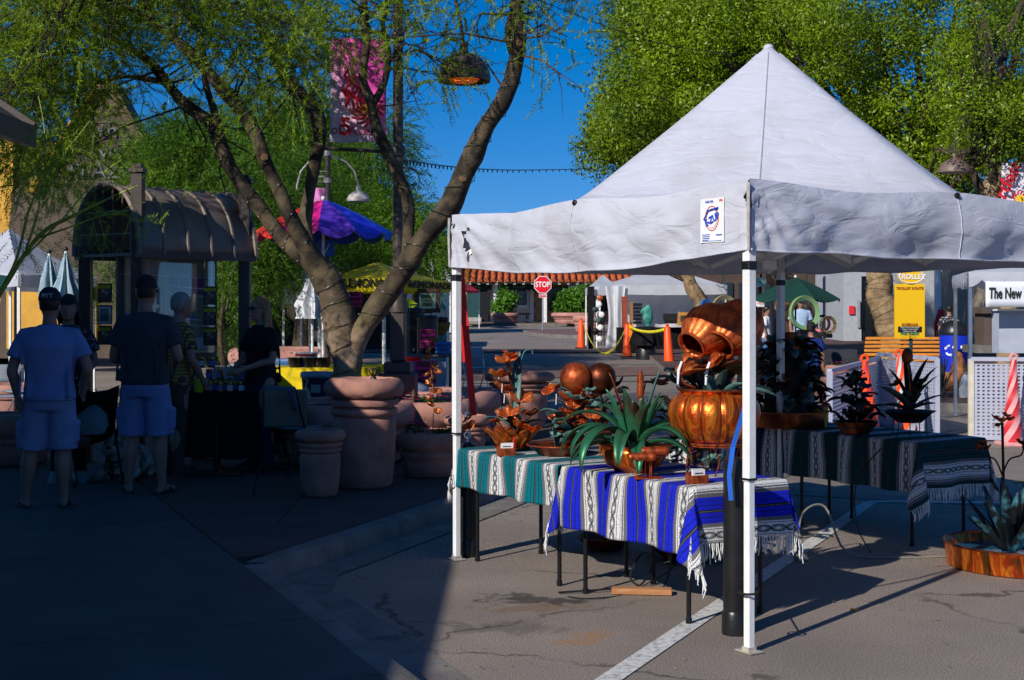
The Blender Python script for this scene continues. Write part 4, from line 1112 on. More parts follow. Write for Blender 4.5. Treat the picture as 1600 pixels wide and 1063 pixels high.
for sp in ([(1552, 320, 27, 20), (1530, 290, 27, 14), (1515, 262, 27, 9), (1490, 240, 27, 5)], [(1558, 310, 27, 18), (1548, 260, 26.8, 12), (1535, 215, 26.8, 8)], [(1556, 330, 26.8, 16), (1585, 270, 26.7, 12), (1600, 240, 26.6, 9)]):
 m, d = limb(sp, 5, 8, .06); m.build('limb', BARK, t3, smooth=70, world=True)
dk = big('tree with wrapped trunk leaning behind the art tent', 1112, 0, 41, 24, [(1108, 520, 41, 24), (1098, 480, 41, 24), (1085, 455, 41, 22), (1070, 425, 41, 20)], crown_clumps([(1000, 1100, 330, 400, 41, 44, 6, .5, .9, .7)], rs3), 44, per=200)
lw = thing('light_string', 'nets of small lights wrapped round the two pale leaning trunks by the bench', 'string lights', (dA[0][0], dA[0][1], 1.0))
ls_save = ls; ls = lw
wind(dA, 2, 26, 16); wind(dB, 2, 26, 16)
ls = ls_save
TAN = mat('tan_stucco', (.34, .24, .15), .9, var=.12, bump=.4, bscale=40, scale=2)
YEL = mat('ochre_stucco', (.62, .33, .05), .9, var=.12, bump=.4, bscale=40, scale=2)
TAN_SHADE = mat('shaded_tan_stucco', (.095, .07, .05), .9, var=.15, bump=.4, bscale=40, scale=2)  # tan gable wall, the shade of the trees put into its colour
GLASS = mat('dark_window_glass', (.012, .014, .016), .08, spec=.6, var=.2)
ROOFM = mat('brown_shingle', (.06, .045, .04), .9, var=.3, scale=14, bump=.6, bscale=20)
t = thing('shaded_shop_building', 'long low brown-roofed building whose eave corner enters at the upper left', 'building', (-6, 0, 0))
m = MB(); m.box((-9.4, -3.2, 1.5), (8.0, 26.4, 3.0)); m.build('wall', TAN, t, world=True)
sr = math.radians(34)
def rp_(d, y, k=0): return (-3.95 - d * math.cos(sr), y, 3.22 + d * math.sin(sr) + k)
rf = MB()
L_ = 4.4
for (y0, y1) in ((-17.5, 11.15),):
 a, b_, c, d = rp_(0, y0), rp_(0, y1), rp_(L_, y1), rp_(L_, y0)
 rf.add([a, b_, c, d] + [(p[0], p[1], p[2] - .16) for p in (a, b_, c, d)], [(0, 1, 2, 3), (7, 6, 5, 4), (0, 4, 5, 1), (1, 5, 6, 2), (2, 6, 7, 3), (3, 7, 4, 0)])
rf.build('roof', ROOFM, t, world=True, smooth=0)
ap = rp_(L_, 0)
m = MB(); q = [(ap[0] + .05, -17.5, ap[2] + .02), (ap[0] + .05, 11.15, ap[2] + .02), (ap[0] - 5.6, 11.15, 3.2), (ap[0] - 5.6, -17.5, 3.2)]
m.add(q + [(a, b_, c - .16) for a, b_, c in q], [(0, 1, 2, 3), (7, 6, 5, 4), (0, 4, 5, 1), (1, 5, 6, 2), (2, 6, 7, 3), (3, 7, 4, 0)]); m.build('roof', ROOFM, t, world=True, smooth=0)
for yy in (-16.2, 9.8):
 m = MB(); m.add([(-5.4, yy, 3.0), (-13.4, yy, 3.0), (ap[0], yy, ap[2] - .2), (-5.4, yy + .2, 3.0), (-13.4, yy + .2, 3.0), (ap[0], yy + .2, ap[2] - .2)], [(0, 2, 1), (3, 4, 5), (0, 3, 5, 2), (1, 2, 5, 4), (0, 1, 4, 3)]); m.build('gable_wall', TAN, t, world=True, smooth=0)
m = MB()
for k in range(3):
 a = Vector(rp_(-.02, 11.15 + .02 + .03 * (2 - k), .02 - .06 * k)); b_ = Vector(rp_(L_, 11.15 + .02 + .03 * (2 - k), .02 - .06 * k))
 m.bar(a, b_, .05, .055)
m.sep('rake_board', DKBROWN, t, world=True)
m = MB(); m.box((-3.93, -3.2, 3.13), (.08, 28.7, .17)); m.build('gutter', DKBROWN, t, world=True)
for y in (7, 1):
 wdw = MB().box((-5.39, y, 1.6), (.06, 2.2, 1.6)).build('window', WHITEP, t, world=True)
 MB().box((-5.35, y, 1.6), (.03, 2.0, 1.4)).build('pane', GLASS, t, world=True)
def wallbox(parent, px0, px1, py0, py1, Y, depth, mt_, nm='wall', yo=0):
 a = P(px0, py1, Y); b_ = P(px1, py0, Y)
 m = MB(); m.box(((a.x + b_.x) / 2, Y + depth / 2 + yo, (a.z + b_.z) / 2), (b_.x - a.x, depth, b_.z - a.z))
 return m.build(nm, mt_, parent, world=True)
YB = 36
t = thing('plaza_building', 'ochre building with steep shade-darkened gable lettered 5th ave PLAZA behind the palo verdes', 'building', tuple(G(120, YB)))
wallbox(t, -260, 20, 200, 560, YB + .6, 6, YEL)
wallbox(t, 272, 322, 252, 560, YB + 1.5, 6, YEL)
def polywall(nm, pts, Y, depth, mt_, parent):
 q = [P(x, y, Y) for x, y in pts]; n = len(q)
 m = MB(); m.add([(p.x, Y, p.z) for p in q] + [(p.x, Y + depth, p.z) for p in q], [tuple(range(n)), tuple(range(2 * n - 1, n - 1, -1))] + [(i, n + i, n + (i + 1) % n, (i + 1) % n) for i in range(n)])
 a2 = sum(pts[i][0] * pts[(i + 1) % n][1] - pts[(i + 1) % n][0] * pts[i][1] for i in range(n))
 o = m.build(nm, mt_, parent, smooth=0, world=True)
 bm = bmesh.new(); bm.from_mesh(o.data); bmesh.ops.recalc_face_normals(bm, faces=bm.faces); bm.to_mesh(o.data); bm.free()
 return o
polywall('gable_wall', [(-10, 560), (20, 300), (78, 255), (96, 210), (148, 138), (175, 138), (212, 205), (262, 300), (300, 330), (300, 560)], YB, .5, TAN_SHADE, t)
polywall('gable_side', [(40, 300), (98, 205), (148, 130), (160, 124), (105, 200), (52, 300)], YB - .25, .9, YEL, t)
polywall('gable_coping', [(160, 124), (176, 128), (270, 302), (262, 312), (172, 146), (150, 138)], YB - .3, 1.0, mat('brown_coping', (.16, .10, .06), .9, var=.1), t)
wallbox(t, 240, 273, 262, 560, YB + .9, 5, TAN)
wallbox(t, 10, 150, 440, 545, YB - 3, .3, YEL, 'low_wall')
LET = mat('grey_letters', (.13, .13, .15), .7, var=.1)
for s_, px, py, sz in (('5th', 160, 205, .62), ('ave', 163, 238, .55), ('PLAZA', 160, 268, .60)):
 text('wall_lettering', s_, sz, LET, t, P(px, py, YB - .04), (R(90), 0, 0), .02, world=True)
t = thing('white_building', 'low white building glimpsed through the palo verdes above the lemonade canopy', 'building', tuple(G(640, 70)))
wallbox(t, 585, 705, 398, 520, 70, 6, mat('far_white', (.55, .56, .58), .8, var=.05))
wallbox(t, 580, 710, 392, 398, 69.7, 6.6, mat('far_coping', (.35, .33, .3), .8), 'coping')
for k in range(4):
 wallbox(t, 600 + k * 26, 612 + k * 26, 418, 440, 69.95, .1, GLASS, 'window')
t = thing('brown_storefront', 'dark brown arcade storefront behind the chairs and closed umbrellas', 'building', tuple(G(450, 48)))
wallbox(t, 150, 620, 420, 560, 48, 6, mat('dark_brown_wall', (.045, .03, .022), .9, var=.2))
for k in range(9): wallbox(t, 165 + 50 * k, 196 + 50 * k, 455, 515, 47.95, .1, GLASS, 'window')
wallbox(t, 150, 620, 425, 432, 47.6, .5, mat('pale_fascia', (.3, .28, .26), .8), 'fascia')
YP = 98
t = thing('police_building', 'long low building with orange tile roof, green awnings and white posts across the street', 'building', tuple(G(860, YP)))
CREAM = mat('cream_wall', (.62, .58, .48), .8, var=.06); STONE = mat('tan_block', (.50, .33, .16), .9, col2=(.34, .21, .10), scale=9, bump=.4)
AWN = mat('green_awning', (.004, .05, .036), .8, var=.15)
wallbox(t, 560, 832, 438, 512, YP, 6, CREAM)
wallbox(t, 832, 1140, 438, 512, YP, 6, mat('tan_wall', (.38, .26, .13), .9, var=.1))
for r_i in range(6):                                       # the stone blocks, one by one
 for c_i in range(4):
  x0 = 833 + c_i * 10 + (5 if r_i % 2 else 0); y1 = 508 - r_i * 9.2
  if x0 + 9.6 > 873: continue
  wallbox(t, x0, x0 + 9.5, y1 - 8.8, y1, YP - .12, .2, STONE, 'stone_block')
for c_i in range(6): wallbox(t, 874 + c_i * 12, 885.4 + c_i * 12, 487, 495, YP - .12, .2, STONE, 'stone_block'); wallbox(t, 868 + c_i * 12, 879.4 + c_i * 12, 495.6, 505, YP - .12, .2, STONE, 'stone_block')
wallbox(t, 857, 890, 450, 486, YP - .3, .1, GLASS, 'window'); wallbox(t, 893, 1000, 450, 486, YP - .3, .1, GLASS, 'window')
for a, b_ in ((808, 823), (750, 762), (722, 742)):
 wallbox(t, a - 3, b_ + 3, 446, 481, YP - .1, .12, WHITEP, 'window_frame'); wallbox(t, a, b_, 450, 477, YP - .14, .1, GLASS, 'window')
wallbox(t, 786, 792, 449, 505, YP - .08, .1, WHITEP, 'trim_board'); wallbox(t, 828, 834, 446, 508, YP - .15, .15, WHITEP, 'trim_board')
for px in (774.5, 851, 700, 935, 1010):
 Yq = YP - 3.2; wallbox(t, px - 3.4, px + 3.4, 444, 512, Yq, .32, WHITEP, 'post')
 wallbox(t, px - 8, px + 8, 441.5, 445, Yq - .05, .42, WHITEP, 'post_cap')
wallbox(t, 560, 1140, 438.5, 443.5, YP - 3.25, .2, WHITEP, 'beam')
for k in range(26): wallbox(t, 690 + k * 14, 694 + k * 14, 440, 444.5, YP - 4.1, 1.1, WHITEP, 'rafter_tail')
ORT = mat('orange_roof_tile', (.60, .13, .03), .85, col2=(.32, .07, .02), scale=.9, detail=9, bump=.3)
x0, x1 = P(555, 0, YP).x, P(1140, 0, YP).x
ze, zr = P(0, 442, YP - 4.2).z, P(0, 404, YP + 2.2).z
m = MB(); m.add([(x0, YP - 4.2, ze), (x1, YP - 4.2, ze), (x1, YP + 2.2, zr), (x0, YP + 2.2, zr), (x0, YP + 8, ze), (x1, YP + 8, ze)], [(0, 1, 2, 3), (3, 2, 5, 4)])
m.build('roof', mat('tile_gap', (.12, .03, .012), .9), t, smooth=0, world=True)
proto = None
nr, npr = 5, 58
dxp = (x1 - x0) / npr; sl = Vector((0, 6.4, zr - ze)); ln = sl.length / nr
def halftile():
 m = MB(); r_ = dxp * .36; n = 6
 d = sl.normalized(); up = Vector((1, 0, 0)).cross(d)
 V = []
 for k, sc in ((0, 1.08), (1, .86)):
  for i in range(n + 1):
   a = math.pi * i / n
   V.append(d * (k * ln * 1.06) + Vector((1, 0, 0)) * math.cos(a) * r_ * sc + up * (math.sin(a) * r_ * sc + (.05 if k == 0 else .02)))
 m.add(V, [(i, i + 1, n + 2 + i, n + 1 + i) for i in range(n)] + [tuple(range(n, -1, -1))])
 return m
first = None
for i in range(npr):
 for j in range(nr):
  p = Vector((x0 + dxp * (i + .5), YP - 4.2, ze + .02)) + sl * (j / nr)
  if first is None:
   first = halftile().build('roof_tile', ORT, t); o = first
  else:
   o = first.copy(); COL.objects.link(o); o.parent = t
  o.location = p - t.location
  o.rotation_euler = (0, rnd.uniform(-.02, .02), rnd.uniform(-.012, .012))
for a, b_, wd in ((716, 768, 'LICE'), (778, 838, 'POLICE')):
 A_, B_ = P(a, 443, YP - 2), P(b_, 443, YP - 2)
 m = MB(); n = 16
 V = [];
 for i in range(n + 1):
  x = A_.x + (B_.x - A_.x) * i / n
  V += [(x, YP - .1, A_.z + .1), (x, YP - 1.6, A_.z - .10), (x, YP - 1.62, A_.z - .42 - (.12 if i % 2 else 0))]
 m.add(V, [(i * 3 + k, i * 3 + k + 1, i * 3 + k + 4, i * 3 + k + 3) for i in range(n) for k in range(2)])
 aw = m.build('awning', AWN, t, smooth=0, world=True)
 text('awning_lettering', wd, .26, mat('pale_print', (.35, .42, .38), .8, var=0), t, (A_.x + (B_.x - A_.x) * .55, YP - 1.66, A_.z - .25), ext=.01, world=True)
wallbox(t, 888, 908, 446.5, 453, YP - 3.6, .08, mat('cream_sign', (.62, .66, .58), .6), 'hanging_sign')
YS = 54
t = thing('grey_shopfront', 'pale grey shopfront with dark display windows behind the trolley sign', 'building', tuple(G(1400, YS)))
GREYW = mat('grey_painted_block', (.36, .38, .41), .85, var=.08); 
wallbox(t, 1318, 1346, 395, 540, YS, 5, GREYW); wallbox(t, 1395, 1470, 395, 540, YS, 5, GREYW); wallbox(t, 1515, 1560, 395, 540, YS, 5, GREYW)
wallbox(t, 1346, 1395, 395, 432, YS, 5, GREYW); wallbox(t, 1318, 1700, 330, 395, YS - .2, 5.2, mat('beige_wall', (.34, .28, .2), .9)); wallbox(t, 1470, 1515, 395, 425, YS, 5, GREYW)
for k in range(7): wallbox(t, 1496, 1514.5, 432 + k * 13, 444 + k * 13, YS - .06, .1, GREYW, 'wall_panel'); 
for k in range(6): wallbox(t, 1400, 1422, 440 + k * 14, 453 + k * 14, YS - .06, .1, GREYW, 'wall_panel')
for a, b_ in ((1347, 1369), (1371, 1394)): wallbox(t, a, b_, 434, 538, YS + .25, .1, GLASS, 'window')
wallbox(t, 1471, 1496, 426, 538, YS + .3, .1, mat('green_door', (.10, .16, .12), .6), 'door')
wallbox(t, 1368, 1372, 434, 538, YS - .03, .15, mat('black_frame', (.02, .02, .02), .5), 'mullion')
wallbox(t, 1327, 1335, 478, 491, YS - .1, .06, mat('red_poster', (.75, .02, .03), .5), 'poster')
wallbox(t, 1340, 1344, 470, 512, YS - .1, .06, mat('pale_poster', (.3, .3, .3), .5), 'poster')
wallbox(t, 1464, 1471, 420, 505, YS - 8, .3, WHITEP, 'post')
t = thing('dark_shopfront', 'dark brown arcade with black windows behind the green umbrella', 'building', tuple(G(1220, 60)))
wallbox(t, 1005, 1318, 380, 540, 60, 5, mat('brown_arcade', (.07, .045, .035), .9, var=.15))
for k in range(7): wallbox(t, 1035 + k * 40, 1065 + k * 40, 442, 528, 59.9, .12, GLASS, 'window')
for k in range(5): wallbox(t, 1130 + k * 44, 1134 + k * 44, 400, 530, 56, .4, mat('dark_post', (.05, .04, .035), .7), 'post')
wallbox(t, 1280, 1300, 450, 520, 59.7, .1, mat('dull_brown_display', (.08, .06, .05), .5), 'display')  # flat display panel in dull brown
t = thing('beige_shop', 'shop with beige walls and shaded doorway behind the newspaper tent', 'building', tuple(G(1580, 46)))
wallbox(t, 1545, 1800, 330, 560, 46, 5, mat('beige_wall', (.34, .28, .2), .9)); wallbox(t, 1548, 1562, 440, 545, 45.9, .1, GLASS, 'window')
wallbox(t, 1566, 1620, 440, 545, 45.9, .1, GLASS, 'window')
CANW = fabric('white_canopy', (.66, .68, .74), .3, .35); CANY = fabric('yellow_canopy', (.80, .66, .01), .3, .35)
def popup(name, label, corners, ze, zp, val, m, cat='tent', scallop=0, legs=(1, 1, 1, 1), legm=W_STEEL, zleg=None, seed=0):
 """corners: four (x, y) counter-clockwise from the nearest"""
 c = Vector((sum(p[0] for p in corners) / 4, sum(p[1] for p in corners) / 4, 0))
 t = thing(name, label, cat, (c.x, c.y, zg(c.y)))
 q = [Vector((p[0], p[1], ze)) for p in corners]; top = Vector((c.x, c.y, zp))
 m1 = MB(); N_ = 10
 for i in range(4):
  a, b_ = q[i], q[(i + 1) % 4]
  V = []
  for j in range(N_ + 1):
   for k in range(N_ + 1):
    e = a.lerp(b_, k / N_); p = e.lerp(top, j / N_)
    tt = j / N_; p.z -= .10 * math.sin(math.pi * tt) * (.6 + .4 * math.sin(math.pi * k / N_)) * (zp - ze) - .03 * noi(p, 2) * (1 - tt)
    V.append(p)
  m1.add(V, [(j * (N_ + 1) + k, j * (N_ + 1) + k + 1, (j + 1) * (N_ + 1) + k + 1, (j + 1) * (N_ + 1) + k) for j in range(N_) for k in range(N_)])
 m1.build('canopy', m, t, world=True, smooth=50)
 for i in range(4):
  a, b_ = q[i], q[(i + 1) % 4]; d = (b_ - a); n = 40; V = []
  outn = Vector((d.y, -d.x, 0)).normalized()
  if (a + b_ - top * 2).dot(outn) < 0: outn = -outn
  for k in range(n + 1):
   f = k / n; s = f * d.length
   dr = val + (scallop * (abs(math.sin(s * math.pi / .32)) - .5) if scallop else .03 * math.sin(math.pi * f) + .015 * noi((s * 2, seed, i)))
   p = a + d * f + outn * .012
   w = outn * (.02 * noi((s * 2.2, i, seed)) + .01)
   V += [(p.x, p.y, ze + .01), tuple(p + w * 1.4 + Vector((0, 0, -dr * .5))), tuple(p + w * .8 + Vector((0, 0, -dr)))]
  mm = MB(); mm.add(V, [(k * 3 + j, k * 3 + j + 1, k * 3 + j + 4, k * 3 + j + 3) for k in range(n) for j in range(2)]); mm.build('valance', m, t, world=True, smooth=60)
 for i in range(4):
  if legs[i]:
   p = q[i].lerp(Vector((c.x, c.y, ze)), .02)
   mm = MB(); mm.bar((p.x, p.y, zg(p.y) + .01), (p.x, p.y, ze), .045, .045); mm.build('leg', legm, t, world=True)
 return t
def closed_umbrella(label, px, Y, ztop, zbot, m, group='closed patio umbrellas', w=.16):
 b_ = G(px, Y, .12)
 t = thing('closed_umbrella', label, 'umbrella', tuple(b_), 0, group)
 zt, zb = ztop - b_.z, zbot - b_.z
 mm = MB(); mm.tube([(0, 0, 0), (0, 0, zt + .03)], .02, 8); mm.build('pole', W_STEEL, t)
 mm = MB(); mm.lathe([(.26, 0), (.26, .05), (.05, .09), (.03, .25)], (0, 0, 0), 16); mm.build('base', BLKMET, t)
 mm = MB(); n = 40; prof = [(.02, zt), (.05, zt - .12), (.09, zt - .45 * (zt - zb)), (w, zt - .75 * (zt - zb)), (w * .85, zb + .05), (w * .95, zb)]
 sd = rnd.random() * 9
 mm.lathe(prof, (0, 0, 0), n, flute=lambda a, z: 1 + .30 * (1 if z < zt - .1 else 0) * math.sin(a * 8 + sd + z) + .12 * math.sin(a * 3 + sd), cap=False)
 mm.build('fabric', m, t, smooth=70)
 mm = MB(); mm.ball((0, 0, zt + .05), .03, 8, 6); mm.build('finial', BLACK, t)
 return t
def open_umbrella(name, label, x, y, zbase, zrim, ztop, rad, mats, n=8, val=.1, pole=.02, polem=None, rz=0, tilt=0):
 t = thing(name, label, 'umbrella', (x, y, zbase), rz)
 top = Vector((0, 0, ztop - zbase)); zr_ = zrim - zbase
 Rt = Matrix.Rotation(tilt, 3, 'Y')
 for i in range(n):
  a0, a1 = 2 * math.pi * i / n, 2 * math.pi * (i + 1) / n; V = []; K = 7; J = 6
  for j in range(J + 1):
   f = j / J
   for k in range(K + 1):
    g_ = k / K; a = a0 + (a1 - a0) * g_
    chord = math.cos(math.pi / n) / math.cos((g_ - .5) * (a1 - a0)); rr_ = rad * f * (1 + (chord - 1) * f)
    zz = top.z - (top.z - zr_) * (f ** 1.25) - .05 * math.sin(math.pi * g_) * f
    V.append((rr_ * math.cos(a), rr_ * math.sin(a), zz))
  for k in range(K + 1):
   p = V[J * (K + 1) + k]; g_ = k / K
   V.append((p[0] * 1.01, p[1] * 1.01, p[2] - val * (.35 + .65 * math.sin(math.pi * g_) ** .5)))
  V = [tuple(Rt @ (Vector(v) - top) + top) for v in V]
  mm = MB(); mm.add(V, [(j * (K + 1) + k, (j + 1) * (K + 1) + k, (j + 1) * (K + 1) + k + 1, j * (K + 1) + k + 1) for j in range(J + 1) for k in range(K)])
  mm.build('canopy_panel', mats[i % len(mats)], t, smooth=50)
  rb = MB(); e = Rt @ (Vector((rad * math.cos(a0), rad * math.sin(a0), zr_ - .02)) - top) + top
  rb.tube([top - Vector((0, 0, .03)), e], .006, 4); rb.build('rib', W_STEEL, t)
 mm = MB(); mm.tube([(0, 0, 0), tuple(top)], pole, 8); mm.build('pole', polem or W_STEEL, t)
 mm = MB(); mm.ball(tuple(top + Vector((0, 0, .02))), .03, 8, 6); mm.build('finial', WHITEP, t)
 return t
URN = [(.62, 0), (.70, .03), (.76, .2), (.80, .5), (.80, .62), (.76, .645), (.74, .655), (.82, .67), (.84, .695), (.82, .72), (.75, .73), (.75, .745), (.86, .755), (.88, .78), (.86, .805), (.74, .815), (.76, .83), (.94, .845), (1.0, .885), (1.0, .93), (.95, .97), (.86, .995), (.74, 1.0), (.70, .985), (.68, .96), (.001, .95)]
def urn(label, x, y, h, r, z0=.12, m=TERRA, group=None, soil=False):
 t = thing('concrete_urn', label, 'planter', (x, y, zg(y) + z0), 0, group)
 mm = MB(); mm.lathe([(a * r, b_ * h) for a, b_ in URN], (0, 0, 0), 48, jit=.012, cap=True); mm.build('urn_body', m, t, smooth=50)
 return t
PLA = [(.72, 0), (.80, .04), (.86, .3), (.86, .42), (.90, .45), (.92, .50), (.90, .55), (.86, .57), (.88, .6), (.98, .66), (1.0, .74), (1.0, .84), (.97, .95), (.9, 1.0), (.82, .985), (.80, .93), (.001, .90)]
FLM = {k: mat('petal_' + k, c, .6, var=.2, scale=30) for k, c in dict(red=(.65, .02, .04), pink=(.75, .18, .35), white=(.75, .68, .7), magenta=(.5, .02, .25), orange=(.7, .25, .03)).items()}
def flowers(t, r, z, n, cols, seed=0, h=.12, leafc=FIC2, sz=.022, spread=1.0):
 rs = np.random.RandomState(seed)
 cl_ = [(t.location + Vector((rs.uniform(-1, 1) * r * .7 * spread, rs.uniform(-1, 1) * r * .7, z + h * .25)), r * .35, 1) for _ in range(10)]
 leaves('foliage', cl_, SHRUBL if leafc is None else leafc, t, per=int(60 / (r * r * .12) * .25) + 60, size=(.015, .03), seed=seed, squash=.4, shell=.1)
 for k in range(n):
  a = rs.uniform(0, 6.28); d = r * math.sqrt(rs.uniform(0, 1)) * .85; p = Vector((math.cos(a) * d, math.sin(a) * d, z + h * rs.uniform(.5, 1)))
  mm = MB()
  for i in range(5):
   b_ = 2 * math.pi * i / 5 + a
   q = [p, p + Vector((math.cos(b_ - .5) * sz, math.sin(b_ - .5) * sz, sz * .5)), p + Vector((math.cos(b_) * sz * 1.5, math.sin(b_) * sz * 1.5, sz * .4)), p + Vector((math.cos(b_ + .5) * sz, math.sin(b_ + .5) * sz, sz * .5))]
   mm.add(q, [(0, 1, 2, 3)])
  mm.build('blossom', FLM[cols[k % len(cols)]], t, smooth=0)
def planter(label, x, y, h, r, z0=.12, m=TERRA, cols=None, nfl=20, seed=0, relief=False, group=None, bush=0):
 t = thing('round_planter', label, 'planter', (x, y, zg(y) + z0), 0, group)
 mm = MB(); mm.lathe([(a * r, b_ * h) for a, b_ in PLA], (0, 0, 0), 40, jit=.012); mm.build('bowl', m, t, smooth=50)
 MB().lathe([(r * .8, h * .91), (.001, h * .93)], (0, 0, 0), 24, cap=False).build('soil', SOIL, t)
 if relief:
  n = max(12, int(2 * math.pi * r / .16))
  q = MB()
  for i in range(n):
   a = 2 * math.pi * i / n
   c = Vector((math.cos(a) * r * .875, math.sin(a) * r * .875, h * .30))
   q.box(c, (.045, .05, h * .26), rot=Matrix.Rotation(a, 3, 'Z') @ Matrix.Rotation(.5, 3, 'X'), bev=.012)
  o = q.build('relief_pattern', m, t); o['kind'] = 'stuff'
 if cols: flowers(t, r * .85, h * .93, nfl, cols, seed)
 if bush:
  rs = np.random.RandomState(seed)
  leaves('shrub', [(t.location + Vector((rs.uniform(-.5, .5) * r, rs.uniform(-.4, .4) * r, h + bush * rs.uniform(.1, .7))), bush * rs.uniform(.25, .42), 1) for _ in range(22)], SHRUBL, t, per=int(1500 / (bush * bush)), size=(.09, .17), seed=seed, shell=.3)
 return t
def chair(label, x, y, rz, z0=0, seatm=None, frame=STEEL, group='folding chairs', dark=False):
 t = thing('folding_chair', label, 'chair', (x, y, zg(y) + z0), rz, group)
 s = seatm or mat('grey_chair_plastic', (.25, .28, .33), .45, var=.08)
 for sx in (-1, 1):
  m = MB(); X = .21 * sx
  m.tube([(X, -.24, 0), (X, .02, .44), (X, .14, .80), (X * .9, .145, .84)], .011, 8); m.build('front_leg', frame, t)
  m = MB(); m.tube([(X * .88, .24, 0), (X * .88, -.12, .43)], .011, 8); m.build('rear_leg', frame, t)
  m = MB(); m.tube([(X, -.245, 0), (X, -.235, .03)], .016, 8); m.build('foot', BLACK, t)
 m = MB(); m.tube([(-.185, .2, .06), (.185, .2, .06)], .008, 6); m.tube([(-.2, -.21, .06), (.2, -.21, .06)], .008, 6); m.sep('stretcher', frame, t)
 m = MB(); m.box((0, -.02, .445), (.40, .40, .022), bev=.01); m.build('seat', s, t)
 m = MB(); m.grid(lambda u, v: ((u - .5) * .42, .115 + .05 * (v) - .03 * math.sin(math.pi * u) + .0, .62 + .22 * v), 8, 4); m.build('backrest', s, t, thick=.018)
 return t
GX = lambda px, Y: (px - 800) / 2130 * Y
urn('big terracotta urn with thick rolled rim in front of the forked tree', GX(563, 11.85), 12.15, .97, .355, group='terracotta urns by the kerb')
urn('small terracotta urn with rolled rim, left of the big urn', GX(495, 11.4), 11.6, .565, .215, group='terracotta urns by the kerb')
planter('low round planter with pink blooms, nearer the kerb of the stacked pair', GX(668, 12.6), 12.9, .42, .30, cols=['magenta', 'pink'], nfl=9, seed=4)
planter('wide round planter full of red, pink and white flowers', GX(668, 14.2), 14.5, .60, .52, cols=['red', 'pink', 'white', 'pink', 'red'], nfl=60, seed=5)
planter('large pink patterned tree planter behind the flowers', GX(700, 15.9), 15.9, .62, .62, m=TERRA2, relief=True, seed=6)
planter('large patterned pink planter at the foot of the forked tree', GX(530, 14.1), 14.1, .62, .80, m=TERRA2, relief=True, seed=7)
urn('terracotta urn standing in the sun behind the stall tables', GX(812, 17.6), 17.8, .72, .46, group='terracotta urns by the kerb')
m = MB()
x, y = GX(752, 13.2), 13.3
urn('terracotta urn half hidden by the far left tent leg', GX(728, 13.0), 13.2, .55, .22, group='terracotta urns by the kerb')
COPR = mat('weathered_copper', (.60, .20, .05), .42, .7, col2=(.22, .06, .02), scale=14, detail=6)
for px, Y, h in ((676, 12.9, .62), (672, 14.4, .88)):
 b_ = G(px, Y, .5); t = thing('copper_flower_stake', 'thin copper flower stake rising from the ' + ('nearer low planter' if Y < 14 else 'wide flower planter'), 'garden ornament', tuple(b_))
 m = MB(); m.tube([(0, 0, 0), (.01, 0, h * .5), (-.01, 0, h)], .005, 5); m.build('stem', COPR, t)
 for k in range(7):
  z = h * (.35 + .1 * k); a = k * 2.2; m = MB(); c = Vector((.05 * math.cos(a), .03 * math.sin(a), z)); m.lathe([(.001, 0), (.03, .008), (.045, .03)], c, 7, rot=Euler((.6 * math.cos(a), .6 * math.sin(a), 0)).to_matrix(), cap=False); m.build('petal_cup', COPR, t, thick=.002)
b_ = P(583, 590, 12.1); t = thing('ornament', 'small black spiky ornament standing on the rim of the big urn', 'ornament', (b_.x, 12.15, zg(12.1) + .12 + .93))
m = MB(); m.lathe([(.035, 0), (.03, .03), (.02, .05)], (0, 0, 0), 10); m.build('foot', BLACK, t)
for k in range(7):
 a = k * .9; m = MB(); m.tube([(0, 0, .04), (.03 * math.cos(a), .03 * math.sin(a), .08), (.045 * math.cos(a), .045 * math.sin(a), .10 + .01 * (k % 3)), (.03 * math.cos(a + .6), .03 * math.sin(a + .6), .12)], .007, 5); m.build('tentacle', BLACK, t)
YL = 14.6
b_ = G(622, YL, .12)
LP = thing('street_lamp', 'tall brown lamp post with a glowing bell-shaped lamp hanging from its arm', 'street lamp', tuple(b_))
GRAN = mat('pink_granite', (.26, .13, .10), .8, col2=(.10, .05, .045), scale=70, detail=3, bump=.6, bscale=60)
lx0 = b_.x
def zz(py, Y=YL): return 1.7 - (py - 487) / 2130 * Y
m = MB(); m.box((lx0, YL, (zz(583) + b_.z) / 2), (.40, .40, zz(583) - b_.z), bev=.015); m.build('plinth', GRAN, LP, world=True)
m = MB(); m.box((lx0, YL, (zz(566) + zz(583)) / 2 + .003), (.285, .285, zz(566) - zz(583) - .004), bev=.01); m.build('base_plate', DKBROWN, LP, world=True)
m = MB(); m.box((lx0, YL, (zz(488) + zz(566)) / 2 + .003), (.165, .165, zz(488) - zz(566)), bev=.02); m.build('lower_shaft', DKBROWN, LP, world=True)
m = MB(); m.lathe([(.10, zz(488)), (.10, zz(476)), (.085, zz(466)), (.062, zz(455))], (lx0, YL, 0), 20); m.build('collar', DKBROWN, LP, world=True)
m = MB(); m.lathe([(.058, zz(458)), (.055, zz(242))], (lx0 - .0, YL, 0), 16); m.lathe([(.075, zz(244)), (.08, zz(232)), (.075, zz(228))], (lx0, YL, 0), 16); m.lathe([(.055, zz(232)), (.055, zz(60))], (lx0, YL, 0), 16); m.lathe([(.07, zz(66)), (.07, zz(50))], (lx0, YL, 0), 16); m.lathe([(.055, zz(60)), (.05, zz(-160)), (.001, zz(-164))], (lx0, YL, 0), 16)
m.sep('shaft', DKBROWN, LP, world=True)
m = MB(); m.tube([P(600, 237, YL), P(545, 234, YL), P(508, 232, YL)], .02, 8); m.build('banner_arm', DKBROWN, LP, world=True)
m = MB(); m.tube([P(600, 50, YL), P(555, 48, YL), P(518, 47, YL)], .02, 8); m.build('banner_arm', DKBROWN, LP, world=True)
m = MB()
